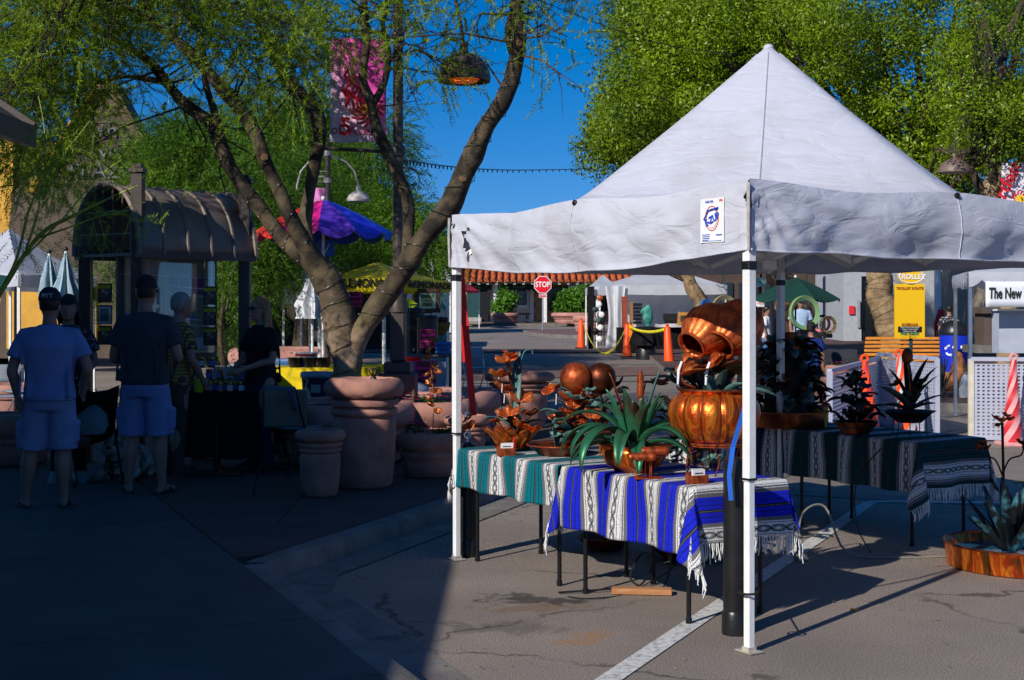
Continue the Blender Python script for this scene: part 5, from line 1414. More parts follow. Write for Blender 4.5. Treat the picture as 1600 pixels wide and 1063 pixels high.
for sc_ in ([(630, 262), (645, 264), (655, 272), (662, 272), (660, 266)], [(630, 256), (640, 262), (636, 266)]): m.tube([P(a, b2, YL) for a, b2 in sc_], .007, 5)
m.sep('scroll', DKBROWN, LP, world=True)
m = MB(); m.tube([P(622, -20, YL), P(655, -52, YL), P(690, -45, YL), P(712, 0, YL), P(720, 40, YL), P(724, 68, YL)], .02, 8); m.build('gooseneck', DKBROWN, LP, world=True)
c = P(725, 128, YL); k_ = 1 / S(YL)
m = MB(); m.lathe([(41 * k_, 0), (42 * k_, 6 * k_), (38 * k_, 22 * k_), (28 * k_, 36 * k_), (14 * k_, 44 * k_), (7 * k_, 46 * k_), (6.5 * k_, 60 * k_), (3 * k_, 62 * k_)], c, 32, cap=False); m.lathe([(37 * k_, 1 * k_), (33 * k_, 12 * k_), (20 * k_, 18 * k_), (.001, 19 * k_)], c, 32, cap=False)
m.add([tuple(c + Vector((math.cos(2 * math.pi * i / 32) * r * k_, math.sin(2 * math.pi * i / 32) * r * k_, z * k_))) for r, z in ((41, 0), (37, 1)) for i in range(32)], [(i, (i + 1) % 32, 32 + (i + 1) % 32, 32 + i) for i in range(32)])
o = m.build('lamp_shade', DKBROWN, LP, world=True)
GLOW = mat('glowing_orange_lens', (.8, .15, .02), .3, var=0, emit=((1.0, .16, .02), 2.2))
m = MB(); m.lathe([(24 * k_, 3.5 * k_), (20 * k_, 0), (.001, -1.5 * k_)], c, 24, cap=False); m.build('lamp_lens', mat('amber_lens', (.55, .08, .01), .25, col2=(.05, .01, .005), scale=14, emit=((1.0, .10, .01), .35)), LP, world=True)
for dx in (-9, 4):
 m = MB(); m.tube([c + Vector((dx * k_ - .03, -.1, .004)), c + Vector((dx * k_ + .03, -.1, .006))], .011, 6); m.build('bulb', GLOW, LP, world=True)
bn = thing('street_banner', 'pink and white 5th Avenue banner with red sun burst on the tall lamp post', 'banner', tuple(P(560, 220, YL)))
def bannermat(name, c1, c2):
 m = bpy.data.materials.new(name); m.use_nodes = True; nt = m.node_tree; N = nt.nodes; L = nt.links; b = N['Principled BSDF']; b.inputs['Roughness'].default_value = .7
 tc = N.new('ShaderNodeTexCoord'); mp = N.new('ShaderNodeMapping'); mp.inputs['Rotation'].default_value = (0, R(40), 0)
 gr = N.new('ShaderNodeTexGradient'); L.new(tc.outputs['Object'], mp.inputs[0]); L.new(mp.outputs[0], gr.inputs[0])
 rp = N.new('ShaderNodeValToRGB'); rp.color_ramp.elements[0].color = (*c1, 1); rp.color_ramp.elements[1].color = (*c2, 1); rp.color_ramp.elements[1].position = .5
 L.new(gr.outputs[0], rp.inputs[0]); L.new(rp.outputs[0], b.inputs['Base Color']); return m
def banner_cloth(t, px0, px1, py0, py1, Y, m):
 mm = MB(); a, b2 = P(px0, py1, Y), P(px1, py0, Y)
 mm.grid(lambda u, v: (a.x + (b2.x - a.x) * u, Y + .035 * math.sin(u * 5 + v * 3) + .02, a.z + (b2.z - a.z) * v), 14, 18)
 return mm.build('banner_cloth', m, t, world=True, thick=.003)
banner_cloth(bn, 515, 603, 60, 222, YL - .05, bannermat('banner_print', (.72, .62, .75), (.80, .05, .42)))
def pr(t, nm, pts, m, Y, w=.012): 
 q = MB(); q.tube([P(x, y, Y) for x, y in pts], w, 4); return q.build(nm, m, t, world=True)
RF = mat('print_crimson', (.65, .01, .02), .7, var=0); YF = mat('print_yellow', (.85, .5, .02), .7, var=0); BR = mat('print_brown', (.35, .10, .05), .7, var=0)
YQ = YL - .10
for k in range(14):
 a = 2 * math.pi * k / 14; cx_, cy_ = 574, 172
 pr(bn, 'printed_ray', [(cx_ + math.cos(a + f * .9) * (8 + 19 * f), cy_ + math.sin(a + f * .9) * (8 + 19 * f)) for f in (0, .35, .7, 1)], BR if 0 < k < 7 and k % 2 else RF, YQ, .011)
for rr_, mm_ in ((7, YF), (3.5, RF)):
 q = MB(); q.lathe([(rr_ / S(YQ), 0), (rr_ / S(YQ), .004)], P(568, 170, YQ - (.01 if rr_ < 5 else 0)), 16, rot=Matrix.Rotation(R(90), 3, 'X')); q.build('printed_sun', mm_, bn, world=True)
for pts in ([(545, 108), (538, 118), (548, 128), (540, 140), (552, 150)], [(556, 118), (550, 130), (560, 136), (552, 150), (562, 158)], [(535, 140), (545, 155), (540, 168)], [(562, 140), (572, 150), (580, 144)]): pr(bn, 'printed_script', pts, RF, YQ, .018)
text('banner_lettering', 'of', .14, mat('print_maroon', (.3, .01, .06), .7, var=0), bn, P(525, 203, YQ), ext=.003, world=True)
text('banner_lettering', '5', .26, RF, bn, P(540, 199, YQ), ext=.003, bold=.006, world=True)
text('banner_lettering', 'th', .07, RF, bn, P(550, 193, YQ), ext=.003, world=True)
text('banner_lettering', 'Avenue', .145, MATS['print_maroon'], bn, P(577, 205, YQ), ext=.003, world=True)
b_ = G(512, 19.5, .12); Y2 = 19.5
t = thing('street_lamp', 'grey double-arm lamp post with white bell shades behind the rainbow umbrella', 'street lamp', tuple(b_))
PG = mat('light_grey_steel', (.42, .38, .36), .5, .2, var=.05)
m = MB(); m.lathe([(.042, b_.z), (.038, zz(228, Y2)), (.05, zz(227, Y2)), (.05, zz(224, Y2)), (.001, zz(222, Y2))], (b_.x, Y2, 0), 14); m.build('shaft', DKBROWN, t, world=True)
for py in (240, 282): m = MB(); m.lathe([(.055, zz(py + 4, Y2)), (.055, zz(py - 4, Y2))], (b_.x, Y2, 0), 14); m.build('collar', PG, t, world=True)
for sg in (-1, 1):
 m = MB(); m.tube([P(512 + sg * x, y, Y2) for x, y in ((0, 245), (14, 246), (30, 254), (42, 268), (48, 290), (48, 296))], .014, 7); m.build('arm', PG, t, world=True)
 if sg > 0:
  c = P(560, 315, Y2); q = 1 / S(Y2); m = MB(); m.lathe([(18 * q, 0), (18.5 * q, 3 * q), (15 * q, 10 * q), (8 * q, 15 * q), (4 * q, 16 * q), (3.5 * q, 24 * q), (.001, 25 * q)], c, 24); m.build('bell_shade', mat('cream_enamel', (.55, .48, .42), .4, var=.05), t, world=True)
m = MB()
for y in (268, 276, 284): m.tube([P(496, y, Y2), P(512, y, Y2)], .01, 5)
m.sep('bracket', PG, t, world=True)
b3 = thing('street_banner', 'plain pink banner strip hanging on the double-arm lamp post', 'banner', tuple(P(500, 330, Y2)))
banner_cloth(b3, 489, 507, 294, 345, Y2 - .02, mat('pink_banner', (.75, .25, .55), .7, var=.1))
t = thing('street_sign', 'small green street name sign reading CRAFT beside the yellow-barked tree', 'sign', tuple(G(480, 23)))
m = MB(); a = P(478, 415, 23); m.box(a, (.24, .02, .10), bev=.004); m.build('sign_plate', mat('sign_green', (.01, .22, .12), .5, var=0), t, world=True)
text('sign_lettering', 'CRAFT', .085, WHITEP, t, a + Vector((0, -.015, 0)), ext=.002, sx=.8, world=True)
m = MB(); m.tube([G(484, 23, .1), P(484, 420, 23)], .02, 6); m.build('post', STEEL, t, world=True)
t = thing('parking_sign', 'blue square sign on the double-arm lamp post under the rainbow umbrella', 'sign', tuple(P(510, 388, 19.3)))
m = MB(); m.box(P(510, 388, 19.4), (.22, .02, .23), bev=.005); m.build('sign_plate', mat('sign_blue', (.01, .14, .60), .5, var=0), t, world=True)
m = MB(); m.bar(P(514, 382, 19.37), P(508, 396, 19.37), .025, .01); m.build('arrow', WHITEP, t, world=True)
RC_ = [mat('nylon_' + n, c, .6, var=.06) for n, c in (('blue', (.012, .03, .55)), ('violet', (.10, .03, .45)), ('magenta', (.70, .01, .22)), ('red', (.70, .02, .01)), ('orange', (.75, .08, .01)), ('navy', (.01, .06, .5)), ('teal', (.005, .14, .45)), ('skyblue', (.01, .10, .6)))]
x = GX(505, 19.2)
open_umbrella('rainbow_umbrella', 'rainbow umbrella with blue, violet, magenta and red panels behind the forked tree', x, 19.2, zg(19) + .12, zz(362, 19.2), zz(312, 19.2), .96, [RC_[i] for i in (7, 6, 5, 0, 1, 2, 4, 3, 2, 1, 0, 7)], 12, .09, rz=R(4))
def festoon(label, pts, nb):
 t = thing('festoon_lights', label, 'string lights', tuple(pts[0]), 0, 'festoon strings across the street')
 d = smooth_path([(*p, 0) for p in pts], 12); d = [Vector(q[:3]) for q in d]
 m = MB(); m.tube(d, .008, 4); m.build('wire', BLACK, t, world=True)
 m = MB()
 for i in range(nb):
  f = (i + .5) / nb * (len(d) - 1); k = int(f); p = d[k].lerp(d[k + 1], f - k)
  m.tube([p, p - Vector((0, 0, .045))], .009, 4)
 o = m.build('bulbs', BLACK, t, world=True); o['kind'] = 'stuff'
festoon('upper festoon of small bulbs sloping down across the sky at the top', [P(830, -5, 26), P(930, 35, 27), P(1040, 70, 28), P(1150, 85, 29)], 34)
festoon('middle festoon of small bulbs sagging between the lamp post and the shade tree', [P(622, 248, 14.6), P(700, 260, 18), P(800, 266, 22), P(925, 264, 30)], 44)
festoon('lowest festoon of small bulbs just over the white tent roof', [P(760, 336, 20), P(830, 330, 21), P(900, 318, 22), P(960, 300, 23)], 22)
YK = 14.2
c = G(245, YK, .12)
K_ = thing('information_kiosk', 'brown steel information kiosk with arched ribbed roof and town map board', 'kiosk', tuple(c))
def kz(py, Y=YK): return 1.7 - (py - 487) / 2130 * Y
ra = Vector((GX(166, 13.7), 13.7)); rb_ = Vector((GX(348, 14.9), 14.9)); axd = (rb_ - ra).normalized(); axn = Vector((-axd.y, axd.x))
Lr = (rb_ - ra).length; Rw = .52; ztop = kz(297, 14.2); zsp = kz(402, 14.2); Hr = ztop - zsp
def arc(s, a, k=1.0):
 p = ra + axd * s + axn * (Rw * k * math.cos(a))
 return (p.x, p.y, zsp + Hr * k * math.sin(a) ** .9 if math.sin(a) > 0 else zsp)
m = MB(); m.grid(lambda u, v: arc(u * Lr, math.pi * (1 - v), 1), 4, 26)
ROOFK = mat('kiosk_roof_metal', (.24, .185, .155), .45, .2, col2=(.14, .11, .095), scale=2.5, detail=7, bump=.15, bscale=8)
m.build('roof_sheet', ROOFK, K_, world=True, thick=.02)
for k in range(6):
 s = Lr * k / 5
 m = MB(); m.tube([arc(s, math.pi * i / 26, 1.025) for i in range(27)], .018 if k not in (0, 5) else .03, 6); m.build('roof_rib', ROOFK, K_, world=True)
for s in (0.02, Lr - .02):
 g_ = MB()
 for f in (-.75, -.45, -.15, .15, .45, .75):
  p = ra + axd * s + axn * Rw * f; zt = zsp + Hr * math.sqrt(max(0, 1 - f * f)) * .97
  g_.bar((p.x, p.y, zsp), (p.x, p.y, zt), .014)
 for f in (.0, .3, .62):
  w = math.sqrt(1 - f * f) * .97; a = ra + axd * s + axn * Rw * w; b2 = ra + axd * s - axn * Rw * w
  g_.bar((a.x, a.y, zsp + Hr * f), (b2.x, b2.y, zsp + Hr * f), .03 if f == 0 else .014)
 g_.sep('gable_bar', DKBROWN, K_, world=True)
for s, n_ in ((0.06, 1), (0.06, -1), (Lr - .06, 1), (Lr - .06, -1)):
 p = ra + axd * s + axn * (Rw * .82 * n_); big_ = n_ < 0
 zt = kz(285) + .02 if n_ < 0 else zsp + .1
 m = MB(); m.box((p.x, p.y, (zt + c.z) / 2), (.12, .12, zt - c.z), bev=.008); m.build('post', DKBROWN, K_, world=True)
 if n_ < 0:
  m = MB(); m.box((p.x, p.y, zt + .025), (.16, .16, .05), bev=.01); m.box((p.x, p.y, zt + .07), (.10, .10, .05), bev=.01); m.sep('post_cap', DKBROWN, K_, world=True)
for n_ in (-1, 1):
 a = ra + axn * (Rw * n_ * .98); b2 = rb_ + axn * (Rw * n_ * .98)
 m = MB(); m.bar((a.x, a.y, zsp), (b2.x, b2.y, zsp), .06, .07); m.build('eave_beam', DKBROWN, K_, world=True)
pa = ra + axd * .18 - axn * .05; pb = ra + axd * (Lr - .18) - axn * .05
mapz0, mapz1 = kz(553), kz(403)
def mp_(u, v, k=0): 
 q = pa.lerp(pb, u); return Vector((q.x - axn.x * k, q.y - axn.y * k, mapz0 + (mapz1 - mapz0) * v))
rotm = Matrix(((axd.x, axn.x, 0), (axd.y, axn.y, 0), (0, 0, 1)))
m = MB(); m.box(mp_(.5, .5, -.03), ((pb - pa).length + .14, .05, mapz1 - mapz0 + .14), rot=rotm, bev=.01); m.build('map_frame', DKBROWN, K_, world=True)
def mpoly(nm, poly, m_, k):
 q = [mp_(u, v, k) for u, v in poly]; mm = MB(); n = len(q)
 back = [p + Vector((axn.x, axn.y, 0)) * .002 for p in q]
 mm.add([*q, *back], [tuple(range(n))] + [(i, (i + 1) % n, n + (i + 1) % n, n + i) for i in range(n)]); return mm.build(nm, m_, K_, smooth=0, world=True)
MC = lambda n, c: mat('map_' + n, c if not c else tuple(min(.9, x * 1.8) for x in c), .45, var=.04)
mpoly('map_sheet', [(0, 0), (1, 0), (1, 1), (0, 1)], MC('sage', (.16, .20, .15)), .0)
mpoly('map_border', [(.965, 0), (1, 0), (1, 1), (.965, 1)], MC('cream', (.50, .46, .30)), .004); mpoly('map_border', [(0, 0), (.965, 0), (.965, .03), (0, .03)], MC('cream', 0), .004)
mpoly('map_district', [(.02, .82), (.45, .82), (.45, .98), (.02, .98)], MC('grey', (.30, .27, .29)), .004)
mpoly('map_district', [(.5, .66), (.9, .62), (.9, .82), (.5, .80)], MC('purple', (.11, .03, .14)), .004)
mpoly('map_district', [(.0, .36), (.18, .45), (.34, .52), (.34, .40), (.0, .36)], MC('orange', (.45, .22, .02)), .004)
mpoly('map_district', [(.0, .34), (.0, .42), (.34, .62), (.34, .56)], MC('blue', (.02, .12, .45)), .006)
mpoly('map_district', [(.5, .46), (.66, .46), (.60, .62), (.5, .66)], MC('navy', (.01, .05, .09)), .006)
mpoly('map_district', [(.68, .34), (.78, .34), (.78, .40), (.68, .40)], MC('blue', 0), .006)
mpoly('map_legend', [(.76, .04), (.95, .04), (.95, .16), (.76, .16)], MC('pale', (.42, .45, .50)), .006)
RW = MC('road', (.48, .50, .50))
for pts in ([(0, .82), (1, .80)], [(.9, 0), (.9, 1)], [(.45, .98), (.45, .3)], [(.25, .82), (.25, .98)], [(.45, .66), (.62, .56), (.66, .46), (.66, .3)], [(.66, .36), (1, .34)], [(.66, .30), (1, .28)], [(.0, .30), (.45, .34)], [(.5, .71), (.9, .68)], [(.6, .8), (.6, .66)], [(.72, .8), (.72, .64)], [(.8, .8), (.8, .64)], [(.12, .82), (.12, .5)], [(.5, .62), (.9, .60)]):
 m = MB(); m.bar(mp_(*pts[0], .009), mp_(*pts[1], .009), .008, .003, up=(axn.x, axn.y, 0))
 if len(pts) > 2:
  for a, b2 in zip(pts[1:-1], pts[2:]): m.bar(mp_(*a, .009), mp_(*b2, .009), .008, .003, up=(axn.x, axn.y, 0))
 m.sep('map_road', RW, K_, world=True)
m = MB(); m.box(mp_(.5, .5, .03), ((pb - pa).length, .006, mapz1 - mapz0), rot=rotm)
gl = bpy.data.materials.new('clear_glass'); gl.use_nodes = True; nt = gl.node_tree; N = nt.nodes; N.clear()
oo = N.new('ShaderNodeOutputMaterial'); gg = N.new('ShaderNodeBsdfGlossy'); gg.inputs['Roughness'].default_value = .03; tt = N.new('ShaderNodeBsdfTransparent'); mx = N.new('ShaderNodeMixShader'); fr = N.new('ShaderNodeFresnel'); fr.inputs[0].default_value = 1.5
nt.links.new(fr.outputs[0], mx.inputs[0]); nt.links.new(tt.outputs[0], mx.inputs[1]); nt.links.new(gg.outputs[0], mx.inputs[2]); nt.links.new(mx.outputs[0], oo.inputs[0])
m.build('map_glass', gl, K_, world=True)
MAGC = mat('brochure_photo', (.20, .13, .12), .4, col2=(.03, .025, .03), scale=22); MAGY = mat('brochure_yellow', (.70, .50, .01), .5, var=.03)
n_ = 0
for px, py, Y, kind in ((163, 458, 13.5, 1), (163, 492, 13.5, 0), (163, 524, 13.5, 1), (328, 462, 14.1, 1), (328, 494, 14.1, 1), (328, 526, 14.1, 1)):
 side = 'left' if px < 200 else 'right'; row = ('top', 'middle', 'bottom')[n_ % 3]; n_ += 1
 a = P(px, py, Y); t = thing('brochure_holder', f'{row} of three brochure holders on the {side} side of the kiosk' + (', clear frame' if not kind else ', yellow-headed guide'), 'brochure rack', tuple(a), 0, 'brochure holders on the kiosk')
 w = .115
 m = MB(); m.box((0, .03, 0), (w + .02, .012, .19)); m.build('back_plate', BLACK, t)
 m = MB(); m.box((0, 0, -.05), (w + .02, .004, .10)); m.box((-w / 2 - .008, .015, -.03), (.004, .03, .13)); m.box((w / 2 + .008, .015, -.03), (.004, .03, .13)); m.sep('clear_pocket', gl, t)
 m = MB(); m.box((0, .012, -.005), (w, .014, .165)); m.build('brochure', MAGC if kind else WHITEP, t)
 if kind:
  m = MB(); m.box((0, .002, .062), (w, .004, .032)); m.build('masthead', MAGY, t); text('masthead_text', 'GUIDE', .028, BLACK, t, (0, -.001, .062), ext=.0006)
  m = MB(); m.ball((-.015, .004, .02), .018, 8, 6, sy=.2); m.ball((.02, .004, -.005), .02, 8, 6, sy=.2); m.sep('cover_figure', mat('skin_print', (.4, .25, .2), .5), t)
 else:
  m = MB(); m.box((0, .004, 0), (w * .75, .004, .13)); m.build('card', mat('grey_card', (.2, .19, .17), .5), t)
t = thing('notice_box', 'small yellow box fixed on the near kiosk post', 'box', tuple(P(147, 459, 13.3)))
m = MB(); m.box((0, 0, 0), (.055, .03, .13), bev=.006); m.build('box_body', mat('amber_plastic', (.6, .33, .01), .5, var=.04), t); m = MB(); m.box((0, -.017, 0), (.02, .006, .09)); m.build('slot', mat('amber_dark', (.3, .15, .01), .5), t)
SKIN = mat('skin', (.32, .16, .11), .55, var=.1, scale=8, spec=.4); SKIND = mat('skin_tanned', (.26, .12, .075), .55, var=.1, scale=8)
HAIRB = mat('dark_hair', (.012, .008, .006), .5, var=.4, stretch=(1, 1, .15), scale=60, bump=.5); HAIRG = mat('grey_hair', (.22, .20, .18), .6, var=.3, scale=60, bump=.5, stretch=(1, 1, .2)); HAIRY = mat('blonde_hair', (.36, .19, .07), .5, col2=(.12, .06, .025), scale=50, stretch=(1, 1, .08), bump=.6)
def cloth(name, c, **k): return mat(name, c, .85, bump=1, bscale=k.pop('bscale', 7), spec=.2, **k)
def remesh(o, vox, it=2):
 md = o.modifiers.new('remesh', 'REMESH'); md.mode = 'VOXEL'; md.voxel_size = vox; md.use_smooth_shade = True
 s = o.modifiers.new('soft', 'SMOOTH'); s.iterations = it; s.factor = .6
 return o
def V3(*a): return Vector(a)
def cap_tube(mb, pts, rs, n=12):
 mb.tube(pts, rs, n); mb.ball(pts[0], rs[0], n, 8); mb.ball(pts[-1], rs[-1], n, 8)
def dense(pts, rs, n=4):
 d = smooth_path([(*p, r) for p, r in zip(pts, rs)], n); return [Vector(q[:3]) for q in d], [q[3] for q in d]
def person(label, x, y, z0, rz, H=1.78, sex='m', girth=1.0, arms=None, legs=None, top=None, bottom='shorts', bot_m=None, hair='short', hair_m=None, hat=None, skin=None, shoes='flipflop', face=True, sleeve='short', lean=0.0, head_turn=0.0, sit=False, group=None, vox=.011, glasses=False, shirt_len=.90, hat_text=None):
 t = thing('person', label, 'person', (x, y, z0), rz, group)
 k = H / 1.8; skin = skin or SKIN
 fem = sex == 'f'
 sh = .185 if not fem else .160; hp = .095
 def L3(a): return Vector((a[0] * k, a[1] * k, a[2] * k))
 leanv = lambda z: Vector((0, -lean * max(0, z - .95), 0))
 neck = V3(0, .01, 1.50) + leanv(1.5); headc = V3(0, -.01, 1.665) + leanv(1.66)
 S_ = {s: V3(s * sh, .01, 1.44) + leanv(1.44) for s in (-1, 1)}
 arms = arms or {-1: [(-.25, .02, 1.16), (-.24, -.06, .90)], 1: [(.25, .02, 1.16), (.24, -.06, .90)]}
 legs = legs or {-1: [(-.10, -.01, .50), (-.11, .02, .085)], 1: [(.10, -.01, .50), (.11, .02, .085)]}
 b = MB()
 ft = {}
 for s in (-1, 1):
  kn, an = Vector(legs[s][0]), Vector(legs[s][1]); hip = V3(s * hp, 0, .92) if not sit else V3(s * hp, 0, .92)
  p, r = dense([L3(hip), L3(hip.lerp(kn, .5)) + V3(s * .008, -.005, 0), L3(kn), L3(kn.lerp(an, .35)) + V3(0, .022, 0), L3(kn.lerp(an, .75)) + V3(0, .008, 0), L3(an)], [x_ * k * (girth * .4 + .6) for x_ in (.095, .082, .058, .062, .042, .036)], 4)
  cap_tube(b, p, r, 14)
  fd = Vector((s * .18, -1, 0)).normalized() if len(legs[s]) < 3 else Vector(legs[s][2]).normalized()
  a = L3(an); toe = Vector((a.x, a.y, .03 * k + (an.z - .085) * k)) + fd * .17 * k; heel = Vector((a.x, a.y, .035 * k + (an.z - .085) * k)) - fd * .045 * k
  cap_tube(b, [heel, a - Vector((0, 0, .035 * k)), toe], [.032 * k, .036 * k, .026 * k], 10)
  ft[s] = (heel, toe, fd)
  for q in range(5):
   side = Vector((-fd.y, fd.x, 0)); tp = toe + side * (q - 2) * .015 * k
   cap_tube(b, [tp, tp + fd * (.03 - .003 * abs(q - 1)) * k - Vector((0, 0, .008))], [.011 * k, .009 * k], 6)
 rings = [(.86, .13, .10), (.93, .165, .115), (1.02, .150 if fem else .160, .105), (1.10, .128 if fem else .150, .098), (1.22, .145 if fem else .165, .105), (1.33, .16 if fem else .185, .115), (1.42, .165 if fem else .195, .095), (1.48, .10, .07), (1.50, .06, .058), (1.57, .052, .055)]
 b.loft([(L3(V3(0, .01, z) + leanv(z)), rx * k * girth if z < 1.45 else rx * k, ry * k * (girth ** 1.4) if z < 1.4 else ry * k) for z, rx, ry in rings], 20)
 if fem: 
  for s in (-1, 1): b.ball(L3(V3(s * .07, -.085, 1.30) + leanv(1.3)), .058 * k, 10, 8)
 hands = {}
 for s in (-1, 1):
  el, wr = Vector(arms[s][0]), Vector(arms[s][1])
  p, r = dense([L3(S_[s] + V3(-s * .02, 0, -.035)), L3(S_[s].lerp(el, .4)), L3(el), L3(el.lerp(wr, .3)), L3(wr)], [x_ * k * (.7 + .3 * girth) * (.86 if fem else 1) for x_ in (.046, .050, .042, .043, .027)], 4)
  cap_tube(b, p, r, 12)
  fd = (L3(wr) - L3(el)).normalized()
  if len(arms[s]) > 2: fd = Vector(arms[s][2]).normalized()
  w = L3(wr); up = Vector((0, -1, 0)) if abs(fd.y) < .8 else Vector((0, 0, 1)); side = fd.cross(Vector((s, 0, 0))).normalized() if abs(fd.x) < .8 else fd.cross(Vector((0, 0, 1))).normalized()
  pn = side.cross(fd).normalized() * (-s)
  palm = w + fd * .055 * k
  b.tube([w, w + fd * .03 * k, w + fd * .085 * k], [.024 * k, .033 * k, .034 * k], 10); b.ball(w + fd * .085 * k, .03 * k, 8, 6)
  for q in range(4):
   bs = w + fd * .088 * k + side * (q - 1.5) * .019 * k; ll = (.070, .078, .073, .058)[q] * k
   m1 = bs + fd * ll * .5 + pn * .008 * k; m2 = m1 + (fd * .8 + pn * .6) * ll * .5
   cap_tube(b, [bs, m1, m2], [.0095 * k, .0088 * k, .0078 * k], 7)
  tb = w + fd * .03 * k + side * -.028 * k * 1; cap_tube(b, [tb, tb + (fd * .6 - side * .8) * .03 * k, tb + (fd * 1.2 - side * .9) * .045 * k], [.012 * k, .010 * k, .009 * k], 7)
  hands[s] = w + fd * .10 * k
 Hr = Matrix.Rotation(head_turn, 3, 'Z'); hc = L3(headc)
 def HP(v): return hc + Hr @ (Vector(v) * k)
 b.loft([(HP((0, .012, -.13)), .030 * k, .04 * k, Hr), (HP((0, -.012, -.112)), .045 * k, .058 * k, Hr), (HP((0, -.008, -.08)), .060 * k, .078 * k, Hr), (HP((0, 0, -.03)), .072 * k, .09 * k, Hr), (HP((0, .004, .03)), .077 * k, .097 * k, Hr), (HP((0, .006, .075)), .070 * k, .088 * k, Hr), (HP((0, .008, .108)), .045 * k, .06 * k, Hr), (HP((0, .008, .122)), .012 * k, .02 * k, Hr)], 18)
 b.tube([L3(neck) - V3(0, 0, .05), HP((0, .015, -.10))], [.056 * k, .052 * k], 12)
 for s in (-1, 1):
  b.ball(HP((s * .077, .012, -.015)), .028 * k, 8, 6, sx=.35, sy=.6)
 if face:
  b.tube([HP((0, -.088, .012)), HP((0, -.108, -.028)), HP((0, -.092, -.036))], [.009 * k, .014 * k, .012 * k], 8)
  b.ball(HP((0, -.078, -.098)), .024 * k, 8, 6); b.ball(HP((0, -.088, -.068)), .016 * k, 8, 6, sx=1.5, sz=.45)
  for s in (-1, 1): b.ball(HP((s * .03, -.082, .026)), .014 * k, 8, 6, sx=1.5, sz=.5)
 remesh(b.build('body', skin, t, smooth=80), vox * k, 3)
 if face and vox < .02:
  for s in (-1, 1):
   e = MB(); e.ball(HP((s * .030, -.088, .008)), .010 * k, 8, 6, sx=1.1, sy=.5, sz=.7); eo = e.build('eye', mat('eye', (.6, .58, .55), .2, var=0), t)
   e = MB(); e.ball(HP((s * .030, -.0935, .008)), .0045 * k, 6, 5, sy=.4); e.build('iris', mat('iris', (.02, .012, .01), .2, var=0), eo)
  e = MB(); e.ball(HP((0, -.099, -.070)), .018 * k, 10, 6, sx=1.2, sy=.35, sz=.34); e.build('mouth', mat('lips', (.36, .08, .07), .5, var=0), t)
 for s in (-1, 1): pass
 if top:
  g2 = girth; c = MB(); o_ = .014
  zb = shirt_len
  rr_ = [(zb, .178, .135), (zb + .05, .178, .138), (1.02, .168, .13), (1.10, .155 if fem else .165, .122), (1.22, .16 if fem else .178, .128), (1.33, .175 if fem else .20, .135), (1.42, .18 if fem else .212, .115), (1.475, .125, .09), (1.505, .075, .075)]
  c.loft([(L3(V3(.006 * noi((z * 9, x, 0)), .01 + .01 * noi((z * 7, 0, x)), z) + leanv(z)), rx * k * (g2 if z < 1.45 else 1), ry * k * (g2 ** 1.4 if z < 1.4 else 1)) for z, rx, ry in rr_], 26)
  if fem:
   for s in (-1, 1): c.ball(L3(V3(s * .07, -.095, 1.30) + leanv(1.3)), .062 * k, 10, 8)
  for q in range(7):
   a = q * .9 + x; cx_ = .17 * math.sin(a) * k * g2; sy_ = 1 if q % 2 else .6
   c.tube([L3(V3(cx_ / k, .12 * math.copysign(1, sy_) * .95, 1.32)), L3(V3(cx_ / k * 1.05, .125 * girth ** 1.4, zb + .03))], [.006, .016], 6)
  for s in (-1, 1):
   el, wr = Vector(arms[s][0]), Vector(arms[s][1])
   e = S_[s].lerp(el, .72 if sleeve == 'short' else 1)
   if sleeve == 'short': c.tube([L3(S_[s] + V3(-s * .07, 0, .0)), L3(S_[s] + V3(s * .0, 0, -.018)), L3(S_[s].lerp(el, .35)), L3(e)], [x_ * k * (.75 + .25 * girth) for x_ in (.05, .066, .074, .082)], 14)
   elif sleeve == 'long': 
    w2 = el.lerp(wr, .92); c.tube([L3(S_[s] + V3(-s * .05, 0, .01)), L3(S_[s] + V3(s * .01, 0, 0)), L3(el), L3(w2)], [.06 * k, .072 * k, .058 * k, .042 * k], 14)
  remesh(c.build('shirt', top, t, smooth=80), .014 * k, 2)
 if bottom in ('shorts', 'jeans'):
  c = MB(); g2 = .5 + .5 * girth
  c.loft([(L3((0, .01, 1.0)), .16 * k * g2, .122 * k * g2), (L3((0, .01, .95)), .172 * k * g2, .132 * k * g2), (L3((0, .012, .88)), .182 * k * g2, .138 * k * g2), (L3((0, .012, .80)), .17 * k * g2, .12 * k * g2)], 22)
  for s in (-1, 1):
   kn, an = Vector(legs[s][0]), Vector(legs[s][1]); hip = V3(s * hp, .005, .88)
   if bottom == 'shorts':
    e = kn + (an - kn) * .03
    p, r = dense([L3(hip), L3(hip.lerp(kn, .35)), L3(hip.lerp(kn, .7)), L3(e)], [x_ * k * g2 for x_ in (.102, .108, .108, .112)], 3)
    c.tube(p, r, 16)
    pk = L3(hip.lerp(kn, .68)) + Vector((s * .108 * k * g2, 0, 0)); c.box(pk, (.028, .13 * k, .16 * k), bev=.008); c.box(pk + V3(s * .008, 0, .075 * k), (.022, .14 * k, .05 * k), bev=.006)
   else:
    p, r = dense([L3(hip), L3(hip.lerp(kn, .5)), L3(kn), L3(kn.lerp(an, .5)), L3(an + V3(0, 0, -.02))], [x_ * k * g2 for x_ in (.100, .088, .068, .062, .058)], 3)
    c.tube(p, r, 14)
  remesh(c.build('shorts' if bottom == 'shorts' else 'jeans', bot_m, t, smooth=80), .013 * k, 2)
 elif bottom == 'skirt':
  c = MB(); c.loft([(L3((0, .01, 1.06)), .14 * k, .11 * k), (L3((0, .01, .9)), .19 * k, .15 * k), (L3((0, .01, .55)), .26 * k, .2 * k)], 24); c.build('skirt', bot_m, t, smooth=60, thick=.004)
